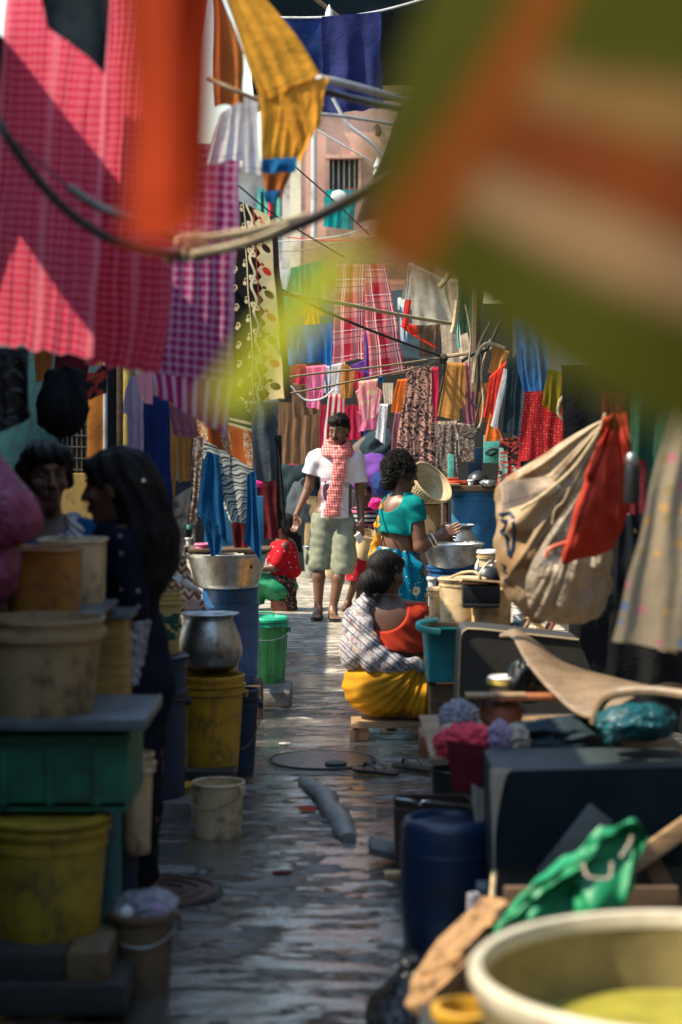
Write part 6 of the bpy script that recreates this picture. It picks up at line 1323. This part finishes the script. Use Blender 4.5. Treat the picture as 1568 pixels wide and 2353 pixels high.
# the walking man
t = person('man in white printed t-shirt, check scarf and cargo shorts walking towards the camera', 767, 15.9)
S = SDF((-.46, -.42, -.01), (.42, .2, 1.73), .006)
hc = (.043, -.03, 1.555); T, M = head(S, hc, -.42, .26)
S.rc((.02, .02, 1.38), (.035, -.005, 1.50), .052, .05)
S.ell((.02, .02, 1.22), (.155, .10, .17)); S.ell((0, .01, 1.0), (.13, .09, .16), .05); S.ell((-.01, 0, .85), (.145, .10, .12), .05); S.rc((-.13, .02, 1.335), (.18, .02, 1.32), .058, k=.05)
S.chain([(-.16, .02, 1.325), (-.205, .03, 1.09), (-.305, -.03, .86)], [.047, .038, .026]); hand(S, (-.305, -.03, .86), (-.05, -.1, -1), (.75, -.6, 0), .35)
S.chain([(.20, .02, 1.31), (.222, .05, 1.0), (.228, -.05, .78)], [.047, .039, .027]); hand(S, (.228, -.05, .78), (.0, -.25, -1), (-.8, -.6, 0), .75)
for a, k_, n_ in (((-.085, 0, .85), (-.12, -.05, .48), (-.126, -.10, .085)), ((.075, 0, .85), (.062, -.10, .47), (-.006, -.18, .085))):
    S.rc(a, k_, .085, .056); S.rc(k_, Vector(k_).lerp(Vector(n_), .35), .052, .052); S.rc(Vector(k_).lerp(Vector(n_), .35), n_, .052, .031)
foot(S, (-.126, -.10, .085), .02, (-.12, -1)); foot(S, (-.006, -.18, .085), .02, (.10, -1))
S.build('body', MT['skin'], t); face_bits(T, M, t, mous=True)
S = SDF((-.14, -.22, 1.40), (.22, .2, 1.76), .005)
S.ell(T(0, .028, .06), (.083, .098, .084), .02, M); S.ell(T(0, .05, .0), (.079, .068, .08), .02, M); S.ell(T(0, -.045, .095), (.066, .055, .036), .02, M); S.waves(curls(.008, 130)); S.build('hair', MT['hair'], t)
stray(t, T(0, .02, .06), (.08, .09, .085), 170, .018, 3, -.1)
S = SDF((-.32, -.22, .80), (.36, .24, 1.44), .006)
S.ell((.02, .02, 1.22), (.185, .125, .19)); S.ell((0, .01, 1.02), (.162, .118, .19), .05); S.ell((-.01, 0, .86), (.172, .128, .14), .05); S.rc((-.12, .02, 1.325), (.17, .02, 1.31), .078, k=.04)
S.rc((-.15, .02, 1.31), (-.205, .025, 1.13), .078, .074, .03); S.rc((.18, .02, 1.30), (.226, .035, 1.04), .078, .074, .03); S.waves(wrink(.0045, 34))
S.cut((-.19, .02, 1.19), (-.25, 0, -1), hi=(-.115, 9, 1.26)); S.cut((.22, .03, 1.125), (.12, 0, -1), lo=(.135, -9, -9), hi=(9, 9, 1.2)); S.cut((0, 0, .83), (0, 0, -1)); S.ell((.03, -.02, 1.43), (.075, .085, .07), .01, sub=True)
S.build('t_shirt', MT['tshirt'], t)
S = SDF((-.32, -.32, .35), (.30, .22, .90), .006)
S.ell((-.01, 0, .84), (.168, .122, .11)); S.rc((-.085, 0, .78), (-.122, -.04, .44), .108, .094, .03); S.rc((.078, 0, .78), (.07, -.085, .41), .108, .10, .02); S.ell((-.225, -.02, .52), (.022, .06, .075), .02); S.ell((.170, -.05, .52), (.025, .06, .08), .02); S.waves(wrink(.0022, 46, 1)); S.rc((-.02, -.04, .36), (-.01, -.02, .60), .035, .01, .01, sub=True)
S.cut((-.12, 0, .40), (.1, 0, -1), hi=(-.02, 9, .6)); S.cut((.07, 0, .375), (0, 0, -1), lo=(-.02, -9, -9)); S.cut((0, 0, .875), (0, 0, 1)); S.build('cargo_shorts', MT['denim_green'], t)
S = SDF((-.16, -.24, .80), (.24, .18, 1.50), .005)
for dz, r_, k_ in ((0, .088, .03), (.035, .078, .026), (-.025, .10, .026)):
    ring = [(.03 + math.cos(a) * r_ * 1.15, -.01 + math.sin(a) * r_, 1.405 + dz + .03 * math.sin(a)) for a in np.linspace(0, 6.283, 15)]; S.chain(ring, [k_] * 15, .008)
S.chain([(.06, -.125, 1.36), (.055, -.145, 1.22), (.01, -.145, 1.05), (-.035, -.142, .87)], [.045, .048, .052, .05], .01, (1, .38, 1)); S.chain([(.03, -.14, 1.34), (.03, -.155, 1.2), (.02, -.152, 1.0), (.008, -.15, .86)], [.035, .036, .04, .042], .008, (1, .38, 1)); S.waves(wrink(.002, 70, 2)); S.cut((0, 0, .85), (0, 0, -1)); S.build('scarf', MT['scarf_check'], t)
slipper(t, (-.126, -.10), .003, (-.12, -1), MT['black_rubber'], MT['dark_brown']); slipper(t, (-.006, -.18), .003, (.10, -1), MT['black_rubber'], MT['dark_brown'])
b = MB().box((0, 0, 0), (.055, .02, .085), bev=.003); o = b.build('small_packet', MT['white_plastic']); o.location = P(826, 1236, 15.75); o.rotation_euler = (.3, -.6, .3); tag(o, 'small white packet held in the hand of the walking man', 'packet')

# the boy behind him
t = person('small boy in striped shirt and red shorts carrying a cream pail behind the man', 824, 16.6)
S = SDF((-.24, -.24, -.01), (.24, .2, 1.12), .006); T, M = head(S, (.045, -.03, .985), .1, .25, .86)
S.rc((.03, 0, .86), (.04, -.01, .93), .035); S.ell((.03, 0, .76), (.10, .075, .13)); S.ell((.02, 0, .58), (.095, .075, .12), .04); S.chain([(.11, 0, .84), (.15, .02, .68), (.13, -.12, .71)], [.033, .028, .02]); hand(S, (.13, -.12, .71), (-.4, -.6, -.3), (0, -.3, 1), .8, .75)
S.chain([(-.05, 0, .84), (-.07, .01, .68), (-.03, -.12, .66)], [.033, .028, .02]); hand(S, (-.03, -.12, .66), (.4, -.6, -.3), (0, -.3, 1), .8, .75)
S.chain([(-.03, 0, .5), (-.02, -.03, .27), (-.09, .0, .07)], [.06, .042, .026]); S.chain([(.06, 0, .5), (.03, .03, .27), (.0, .05, .07)], [.06, .042, .026]); foot(S, (-.09, .0, .07), .015, (-.4, -1), .75); foot(S, (.0, .05, .07), .015, (.1, -1), .75)
S.build('body', MT['skin_shaded'], t); face_bits(T, M, t, .86)
S = SDF((-.08, -.15, .9), (.17, .15, 1.15), .005); S.ell(T(0, .024, .05), (.068, .078, .07), .02, M); S.ell(T(0, .045, 0), (.06, .05, .065), .02, M); S.waves(curls(.004, 170)); S.build('hair', MT['hair'], t)
S = SDF((-.2, -.2, .4), (.24, .2, .95), .006); S.ell((.03, 0, .76), (.12, .092, .15)); S.ell((.02, 0, .58), (.115, .092, .14), .04); S.rc((.1, 0, .83), (.15, .01, .69), .05); S.rc((-.045, 0, .83), (-.07, .01, .7), .05); S.waves(wrink(.003, 45)); S.ell((.035, -.01, .90), (.045, .05, .045), .01, sub=True); S.build('striped_shirt', MT['boy_stripes'], t)
S = SDF((-.2, -.2, .2), (.2, .2, .6), .006); S.ell((.02, 0, .50), (.12, .095, .08)); S.rc((-.03, 0, .48), (-.03, -.02, .27), .075, .08); S.rc((.06, 0, .48), (.045, .02, .26), .075, .075); S.waves(wrink(.004, 45)); S.cut((0, 0, .255), (0, 0, -1)); S.build('red_shorts', MT['red_star'], t)
slipper(t, (-.09, .0), .003, (-.4, -1), MT['wood'], MT['dark_brown'], .75); slipper(t, (.0, .05), .003, (.1, -1), MT['wood'], MT['dark_brown'], .75)
vessel('pail', 'cream plastic pail carried by the small boy behind the man', 'pail', 835, 1220, 1280, 56, 44, 16.35, MT['cream_plastic'], rim='lip', tilt=(R(16), R(16), 0))

# standing woman in teal blouse
t = person('woman in teal blouse and blue flowered sari standing with one hand held out', 927, 12.0)
S = SDF((-.28, -.25, -.01), (.44, .25, 1.47), .006); T, M = head(S, (-.008, 0, 1.295), R(104), .12, .95)
S.rc((-.035, .0, 1.12), (-.015, 0, 1.24), .05, .044); S.ell((-.015, 0, 1.03), (.125, .105, .15)); S.ell((-.025, 0, .86), (.112, .10, .14), .05); S.ell((-.02, 0, .70), (.145, .125, .13), .05); S.rc((.055, -.085, 1.10), (-.07, .08, 1.10), .055, k=.05)
S.chain([(.068, -.10, 1.09), (.105, -.105, .845), (.215, -.07, .905)], [.05, .043, .026]); hand(S, (.215, -.07, .905), (1, .1, .42), (-.3, .2, .9), .22)
S.chain([(-.05, .10, 1.08), (.06, .13, .86), (.20, .05, .89)], [.048, .042, .026]); hand(S, (.20, .05, .89), (1, -.35, .12), (.1, -.2, 1), .3)
S.chain([(-.08, 0, .7), (-.08, 0, .4), (-.08, 0, .08)], [.08, .055, .035]); S.chain([(.05, 0, .7), (.05, 0, .4), (.05, 0, .08)], [.08, .055, .035]); foot(S, (-.08, 0, .08), .005, (.7, .6), .9); foot(S, (.05, 0, .08), .005, (.7, .6), .9)
S.build('body', MT['skin'], t); face_bits(T, M, t, .95)
S = SDF((-.2, -.2, 1.1), (.16, .2, 1.47), .005); S.ell(T(0, .03, .05), (.083, .105, .085), .02, M); S.ell(T(0, .075, .0), (.075, .06, .085), .02, M); S.ell(T(0, .085, -.07), (.05, .045, .05), .02, M); S.waves(curls(.0075, 175)); S.build('hair', MT['hair'], t)
stray(t, T(0, .03, .03), (.088, .105, .098), 1300, .034, 5)
S = SDF((-.22, -.25, .86), (.22, .24, 1.22), .005); S.ell((-.015, 0, 1.03), (.140, .120, .165)); S.ell((-.022, 0, .92), (.132, .118, .12), .05); S.rc((.055, -.085, 1.095), (-.07, .08, 1.095), .068, k=.04); S.rc((.066, -.098, 1.09), (.096, -.104, .95), .066, .058, .02); S.rc((-.05, .1, 1.08), (.01, .115, .97), .064, .058, .02); S.waves(wrink(.003, 48))
S.cut((.09, -.1, 1.0), (.25, 0, -1), lo=(.055, -9, -9), hi=(9, -.03, 1.06)); S.cut((0, 0, .915), (-.12, 0, -1)); S.ell((-.085, -.05, 1.15), (.085, .10, .10), .01, sub=True); S.build('blouse', MT['teal_blouse'], t)
S = SDF((-.28, -.28, 0), (.24, .26, .86), .006); S.rc((-.025, 0, .76), (-.02, 0, .62), .128, .155, sc=(1, .9, 1)); S.rc((-.02, 0, .62), (-.03, 0, .06), .155, .175, sc=(1, .95, 1)); S.rc((-.13, -.09, .82), (.10, -.10, .72), .035, .03, .03)
S.waves(lambda x, y, z: .006 * np.sin(9 * np.arctan2(y + .02, x + .02) * (1.2 + .2 * z) + z * 9) + .004 * np.sin(26 * z + 16 * x)); S.cut((0, 0, .82), (.18, 0, 1)); S.cut((0, 0, .012), (0, 0, -1)); S.build('sari_skirt', MT['teal_sari'], t)
S = SDF((-.30, -.2, .4), (.02, .2, 1.22), .005); S.chain([(-.045, .03, 1.16), (-.115, .02, 1.08), (-.155, -.0, .95), (-.185, -.02, .78), (-.205, -.02, .62), (-.205, -.02, .45)], [.03, .034, .036, .04, .05, .045], .02, (.7, 1, 1)); S.waves(wrink(.006, 50)); S.build('sari_end', MT['yellow_pallu'], t)
def bangle(root, c, dr, r, w, mat, nm='bangle'):
    dr = Vector(dr).normalized(); a = dr.orthogonal().normalized(); b_ = dr.cross(a); c = Vector(c)
    MB().tube([c + (a * math.cos(q) + b_ * math.sin(q)) * r for q in np.linspace(0, 6.283, 25)], w, 6, cap=False).build(nm, mat, root)
bangle(t, (.185, -.078, .885), (.9, .2, .5), .042, .007, MT['bangle']); bangle(t, (.165, -.083, .868), (.9, .2, .5), .042, .004, MT['bangle']); bangle(t, (-.028, 0, 1.155), (.1, 0, 1), .055, .0025, MT['gold'], 'necklace')

# seated woman in mustard
t = person('seated woman in orange blouse and mustard skirt on a low stool, seen from behind', 896, 9.8)
S = SDF((-.34, -.3, .02), (.42, .55, .97), .006); T, M = head(S, (-.012, .03, .825), R(138), .15, .96)
S.rc((-.02, 0.02, .66), (-.015, .03, .76), .058, .05); S.ell((.0, .02, .54), (.16, .11, .16)); S.ell((.015, .02, .40), (.145, .12, .13), .05); S.ell((0, .03, .25), (.21, .17, .15), .06); S.rc((-.13, .02, .635), (.135, .02, .635), .058, k=.06)
S.chain([(.155, .02, .62), (.19, .07, .40), (.20, .28, .37)], [.052, .044, .028]); hand(S, (.20, .28, .37), (-.2, 1, 0), (-1, 0, .3), .4); S.chain([(-.155, .02, .62), (-.18, .10, .42), (-.06, .30, .38)], [.05, .044, .028]); hand(S, (-.06, .30, .38), (.3, 1, 0), (1, 0, .3), .4)
S.chain([(-.1, .05, .24), (-.09, .42, .36), (-.09, .44, .09)], [.09, .065, .04]); S.chain([(.1, .05, .24), (.15, .42, .36), (.15, .44, .09)], [.09, .065, .04])
S.build('body', MT['skin_shaded'], t); face_bits(T, M, t)
S = SDF((-.22, -.2, .68), (.16, .22, .98), .005); S.ell(T(0, .028, .05), (.082, .106, .084), .02, M); S.ell(T(0, -.035, .078), (.066, .055, .036), .02, M); S.ell(T(0, .06, -.01), (.073, .06, .085), .02, M); S.ell((-.105, -.035, .795), (.06, .055, .062), .02); S.waves(lambda x, y, z: .0012 * np.sin(260 * (x + .5 * z) + 4 * np.sin(20 * z))); S.build('hair', MT['hair'], t)
stray(t, T(0, .03, .03), (.083, .10, .09), 120, .016, 8, 0)
S = SDF((-.26, -.2, .42), (.30, .22, .72), .005); S.ell((.0, .02, .54), (.176, .126, .175)); S.ell((.015, .02, .44), (.162, .135, .12), .05); S.rc((-.12, .02, .63), (.135, .02, .63), .072, k=.05); S.rc((.145, .02, .625), (.185, .06, .47), .068, .06, .02); S.rc((-.145, .02, .625), (-.18, .08, .48), .066, .06, .02); S.waves(wrink(.0025, 50)); S.cut((0, 0, .455), (-.12, 0, -1)); S.ell((-.035, -.08, .665), (.125, .15, .115), .01, sub=True); S.cut((0, -.02, .69), (0, 0, 1)); S.build('blouse', MT['orange_blouse'], t)
S = SDF((-.30, -.28, .07), (.40, .56, .50), .005); S.ell((-.01, .02, .262), (.226, .185, .165)); S.ell((.02, .02, .36), (.17, .145, .10), .05); S.rc((-.10, .05, .26), (-.09, .42, .36), .13, .09, .04); S.rc((.13, .03, .26), (.19, .42, .38), .125, .10, .04); S.rc((-.09, .43, .34), (-.09, .46, .1), .085, .08, .03); S.rc((.17, .43, .34), (.17, .46, .1), .085, .08, .03); S.rc((.16, -.05, .2), (.22, .2, .2), .10, .10, .03)
def drape(x, y, z):
    a = np.arctan2(.42 - z, .19 - x); r = np.sqrt((x - .19) ** 2 + (z - .42) ** 2)
    return (.0045 * np.sin(26 * a + 3 * np.sin(9 * r + 2 * a)) * np.clip(r * 6, 0, 1) * np.clip((.30 - r) * 5 + .3, .1, 1) + .0022 * np.sin(47 * a + 14 * r) + .002 * np.sin(70 * (z + .35 * x) + 2 * np.sin(11 * x)) * np.clip(r * 4 - .6, 0, 1))
S.waves(drape)
S.cut((0, 0, .108), (0, 0, -1)); S.build('skirt', MT['mustard_sari'], t)
S = SDF((-.30, -.24, .28), (.26, .24, .76), .005); S.rc((-.115, .01, .685), (-.165, .01, .60), .055, .072, .02); S.rc((-.165, .01, .60), (-.172, -.0, .42), .074, .088, .02); S.chain([(-.135, -.05, .68), (-.13, -.085, .59), (-.095, -.115, .50), (-.04, -.125, .435), (.03, -.125, .40), (.14, -.085, .385)], [.034, .036, .036, .034, .03, .026], .02, (1, .7, 1)); S.chain([(-.16, -.06, .52), (-.15, -.085, .45), (-.09, -.115, .40), (.0, -.12, .375), (.14, -.085, .368)], [.05, .055, .045, .034, .028], .03, (1, .75, 1))
S.waves(lambda x, y, z: .0026 * np.sin(95 * (x * .75 + z * .55) + 2 * np.sin(9 * z)) + .002 * np.sin(60 * (z - x))); S.build('sari_wrap', MT['block_print'], t)
b = MB()
for q in np.linspace(.2, 6.1, 46): b.lathe([(.0001, -.0035), (.004, 0), (.0001, .0035)], 6, c=(-.018 + math.cos(q) * .062, .018 + math.sin(q) * .06, .722 - .012 * math.sin(q)))
b.build('bead_necklace', MT['steel'], t)

# woman in red dots, far left
t = person('woman in red dotted blouse sitting low beside the green bin', 640, 16.6)
S = SDF((-.32, -.3, -.01), (.3, .3, .86), .007); T, M = head(S, (.035, 0, .715), R(-110), .2, .95); S.rc((.04, 0, .58), (.04, 0, .66), .05); S.ell((.03, 0, .46), (.12, .12, .15)); S.ell((.0, 0, .24), (.16, .15, .13), .05); S.chain([(.06, -.12, .56), (-.02, -.15, .38), (-.2, -.12, .36)], [.045, .04, .027]); hand(S, (-.2, -.12, .36), (-1, 0, 0), (0, 0, 1), .4); S.chain([(.0, -.05, .22), (-.22, -.05, .3), (-.2, -.06, .06)], [.085, .06, .035]); S.chain([(.0, .06, .22), (-.22, .06, .3), (-.2, .06, .06)], [.085, .06, .035]); S.build('body', MT['skin_shaded'], t); face_bits(T, M, t, .95)
S = SDF((-.1, -.2, .45), (.26, .2, .86), .006); S.ell(T(0, .03, .04), (.08, .10, .085), .02, M); S.ell(T(0, .07, -.02), (.07, .06, .08), .02, M); S.chain([(.10, 0, .68), (.17, -.02, .62), (.19, -.02, .52)], [.04, .03, .02]); S.build('hair', MT['hair'], t)
S = SDF((-.2, -.22, .25), (.22, .22, .64), .006); S.ell((.035, 0, .46), (.135, .135, .16)); S.ell((.05, 0, .34), (.15, .15, .09), .04); S.rc((.05, -.11, .54), (.0, -.15, .42), .06); S.waves(wrink(.004, 40)); S.build('red_blouse', MT['red_dotted'], t)
S = SDF((-.36, -.26, .02), (.24, .26, .36), .006); S.ell((.0, 0, .2), (.17, .17, .13)); S.rc((-.05, -.04, .22), (-.22, -.04, .26), .12, .1); S.rc((-.05, .05, .22), (-.22, .05, .26), .12, .1); S.rc((-.22, 0, .26), (-.22, 0, .06), .11, .1); S.waves(wrink(.005, 40)); S.cut((0, 0, .05), (0, 0, -1)); S.build('green_skirt', MT['f_satin_green'], t)
S = SDF((-.05, -.26, .0), (.24, .2, .32), .006); S.chain([(.03, -.12, .27), (.10, -.10, .2), (.12, -.08, .03)], [.05, .05, .05]); S.waves(wrink(.004, 50)); S.build('printed_end', MT['brown_print'], t)
plank('brick', 'low brick seat under the red dotted woman', 'brick', 622, 1380, 664, 1403, 16.5, .22, MT['brick'], .006)

# girl with long hair, dark left
t = person('girl with long loose hair in a navy star dress on the left', 285, 6.36)
S = SDF((-.26, -.26, 0), (.26, .24, 1.56), .007); T, M = head(S, (-.035, 0, 1.385), R(-100), .1, 1.0); S.rc((-.01, 0, 1.22), (-.02, 0, 1.33), .048); S.ell((0, 0, 1.12), (.12, .11, .17)); S.ell((0, 0, .9), (.11, .1, .15), .05); S.ell((0, 0, .78), (.14, .12, .13), .05); S.rc((.01, -.10, 1.22), (.0, .10, 1.22), .05)
S.chain([(.025, -.115, 1.20), (.05, -.13, .97), (.022, -.14, .77)], [.045, .038, .025]); hand(S, (.022, -.14, .77), (-.05, -.1, -1), (-.9, -.3, 0), .7, .9); S.chain([(-.02, .11, 1.2), (-.05, .13, .97), (-.06, .1, .77)], [.045, .038, .025]); hand(S, (-.06, .1, .77), (0, -.1, -1), (-1, 0, 0), .6, .9); S.chain([(-.05, 0, .75), (-.05, 0, .08)], [.08, .035]); S.chain([(.07, 0, .75), (.07, 0, .08)], [.08, .035]); foot(S, (-.05, 0, .08), .005, (-1, .2), .9); foot(S, (.07, 0, .08), .005, (-1, .2), .9)
S.build('body', MT['skin_shaded'], t); face_bits(T, M, t)
S = SDF((-.18, -.2, .96), (.24, .2, 1.55), .006); S.ell(T(0, .028, .048), (.086, .112, .09), .02, M); S.ell(T(0, -.035, .078), (.07, .06, .038), .02, M); S.ell(T(0, .08, .0), (.085, .075, .10), .02, M); S.chain([(.05, 0, 1.36), (.085, -.02, 1.22), (.075, -.03, 1.10), (.06, -.04, 1.02)], [.09, .09, .075, .04], .03, (1, 1.25, 1)); S.chain([(.11, 0, 1.25), (.13, -.02, 1.14), (.10, -.02, 1.05)], [.05, .045, .02], .03); S.waves(lambda x, y, z: .004 * np.sin(90 * x + 6 * np.sin(9 * z)) + .003 * np.sin(150 * y + 5 * np.sin(12 * z + x * 20))); S.build('hair', MT['hair'], t)
stray(t, (.09, -.02, 1.2), (.10, .13, .16), 150, .05, 9, -1); MB().lathe([(.0001, -.012), (.012, 0), (.0001, .012)], 8, c=(.075, -.09, 1.41)).build('hair_clip', MT['gold'], t); MB().lathe([(.0001, -.005), (.004, 0), (.0001, .005)], 8, c=(-.005, -.082, 1.335)).build('earring', MT['gold'], t)
S = SDF((-.3, -.3, .1), (.3, .3, 1.30), .008); S.ell((0, 0, 1.12), (.137, .128, .185)); S.ell((0, 0, .9), (.13, .12, .16), .05); S.chain([(0, 0, .86), (0, 0, .74), (-.03, 0, .5), (-.05, 0, .2)], [.14, .162, .14, .13], .05); S.rc((.012, -.105, 1.205), (.045, -.128, .99), .062, .055); S.rc((-.01, .105, 1.205), (-.045, .128, 1.0), .062, .055); S.waves(lambda x, y, z: .007 * np.sin(8 * np.arctan2(y, x)) * np.clip(1.0 - z, 0, 1) + .002 * np.sin(50 * z + 30 * x)); S.cut((0, 0, .15), (0, 0, -1)); S.build('star_dress', MT['navy_star'], t)
S = SDF((-.2, -.16, .02), (.2, .16, .8), .008); S.rc((-.04, 0, .72), (-.06, 0, .08), .10, .06); S.rc((.055, 0, .72), (.05, 0, .08), .095, .06); S.waves(wrink(.006, 40)); S.build('dark_trousers', MT['f_black'], t)
S = SDF((-.06, -.24, .70), (.13, -.04, 1.0), .005); S.chain([(.048, -.128, .97), (.022, -.138, .75)], [.056, .046]); S.waves(wrink(.003, 90)); S.cut((0, 0, .752), (0, 0, -1)); S.cut((0, 0, .96), (0, 0, 1)); S.build('lace_sleeve', MT['lace'], t)

# woman in blue, dark left
t = person('older woman with a bindi and blue blouse watching from the shade at the left', 105, 6.7)
S = SDF((-.28, -.26, 0), (.28, .24, 1.56), .0065); T, M = head(S, (.005, -.02, 1.415), .38, .05, 1.0); S.rc((0, .02, 1.24), (.005, 0, 1.35), .05); S.ell((0, .02, 1.1), (.145, .11, .17)); S.ell((0, .02, .9), (.135, .11, .15), .05); S.ell((0, .02, .72), (.165, .13, .14), .05); S.rc((-.13, .02, 1.21), (.12, .02, 1.21), .052, k=.05)
S.chain([(.14, .02, 1.20), (.17, .0, .97), (.08, -.15, .92)], [.048, .04, .026]); hand(S, (.08, -.15, .92), (-.9, -.3, 0), (0, -.3, 1), .5); S.chain([(-.15, .02, 1.20), (-.18, .0, .97), (-.08, -.15, .92)], [.048, .04, .026]); hand(S, (-.08, -.15, .92), (.9, -.3, 0), (0, -.3, 1), .5); S.chain([(-.07, 0, .7), (-.07, 0, .08)], [.08, .035]); S.chain([(.07, 0, .7), (.07, 0, .08)], [.08, .035]); foot(S, (-.07, 0, .08), .005, (0, -1)); foot(S, (.07, 0, .08), .005, (0, -1))
S.build('body', MT['skin_shaded'], t); face_bits(T, M, t, bindi=MT['bindi']); MB().lathe([(.0001, -.004), (.003, 0), (.0001, .004)], 8, c=tuple(T(.014, -.098, -.024))).build('nose_ring', MT['gold'], t)
S = SDF((-.14, -.16, 1.18), (.15, .2, 1.55), .006); S.ell(T(0, .03, .045), (.086, .10, .086), .02, M); S.ell(T(-.03, -.03, .075), (.052, .062, .042), .02, M); S.ell(T(.035, -.03, .075), (.05, .062, .042), .02, M); S.rc(T(-.075, -.02, .05), T(-.082, .0, -.06), .022, .02); S.rc(T(.075, -.02, .05), T(.082, .0, -.03), .02, .016); S.ell(T(-.015, .08, -.03), (.09, .07, .11), .03, M); S.ell(T(-.055, .05, -.09), (.045, .05, .08), .03, M); S.waves(lambda x, y, z: .0025 * np.sin(170 * (x + .4 * z))); S.build('hair', MT['hair'], t)
S = SDF((-.28, -.2, .92), (.28, .2, 1.3), .006); S.ell((0, .02, 1.1), (.162, .128, .18)); S.rc((-.13, .02, 1.205), (.12, .02, 1.205), .066, k=.05); S.rc((.135, .02, 1.2), (.165, .0, 1.02), .064, .058); S.rc((-.145, .02, 1.2), (-.175, .0, 1.02), .064, .058); S.waves(wrink(.003, 40)); S.ell((0, -.05, 1.26), (.085, .10, .07), .01, sub=True); S.cut((0, 0, .95), (0, 0, -1)); S.build('blouse', MT['f_blue_bright'], t)
S = SDF((-.26, -.22, .05), (.26, .24, 1.3), .008); S.rc((0, .02, .85), (0, .02, .1), .15, .2); S.chain([(.10, -.0, 1.26), (.105, -.10, 1.16), (.05, -.13, 1.0), (-.05, -.12, .88)], [.03, .035, .04, .045], .02, (1.2, .6, 1)); S.waves(wrink(.006, 45)); S.build('sari', MT['block_print'], t)

# squatting woman reaching into the pot
t = person('squatting woman in zigzag print sleeve reaching into the round metal pot', 380, 9.2)
zz = lambda v: Z(v, 9.2); xx = lambda u: (u - 380) * 9.2 / F
S = SDF((-.32, -.72, 0), (.36, .3, 1.2), .008); T, M = head(S, (-.06, .0, zz(1222)), R(50), .5, .95); S.rc((-.07, .02, zz(1320)), (-.06, .01, zz(1270)), .05); S.ell((-.08, .04, zz(1400)), (.14, .12, .16)); S.ell((-.10, .06, zz(1500)), (.16, .15, .16), .05); S.ell((-.08, .05, .3), (.18, .2, .2), .06); S.chain([(xx(400), -.02, zz(1300)), (xx(440), -.20, zz(1372)), (xx(492), -.55, zz(1412) - .02)], [.052, .044, .03]); hand(S, (xx(492), -.55, zz(1412) - .02), (.5, -.6, -.6), (0, .5, .5), .4)
S.chain([(-.05, 0, .3), (.0, -.35, .45), (.0, -.2, .06)], [.1, .07, .04]); S.build('body', MT['skin'], t); face_bits(T, M, t, .95)
S = SDF((-.22, -.16, .85), (.12, .2, 1.22), .007); S.ell(T(0, .03, .045), (.082, .10, .085), .02, M); S.ell(T(0, .07, -.01), (.07, .06, .09), .02, M); S.build('hair', MT['hair'], t)
S = SDF((-.34, -.32, .05), (.24, .3, zz(1270)), .007); S.ell((-.08, .04, zz(1400)), (.155, .135, .175)); S.ell((-.09, .06, zz(1500)), (.19, .18, .2), .06); S.ell((-.08, .0, .28), (.22, .26, .22), .06); S.chain([(xx(398), -.02, zz(1300)), (xx(438), -.19, zz(1368)), (xx(455), -.26, zz(1386))], [.066, .06, .056], .02); S.waves(wrink(.004, 45)); S.build('zigzag_dress', MT['zigzag'], t)
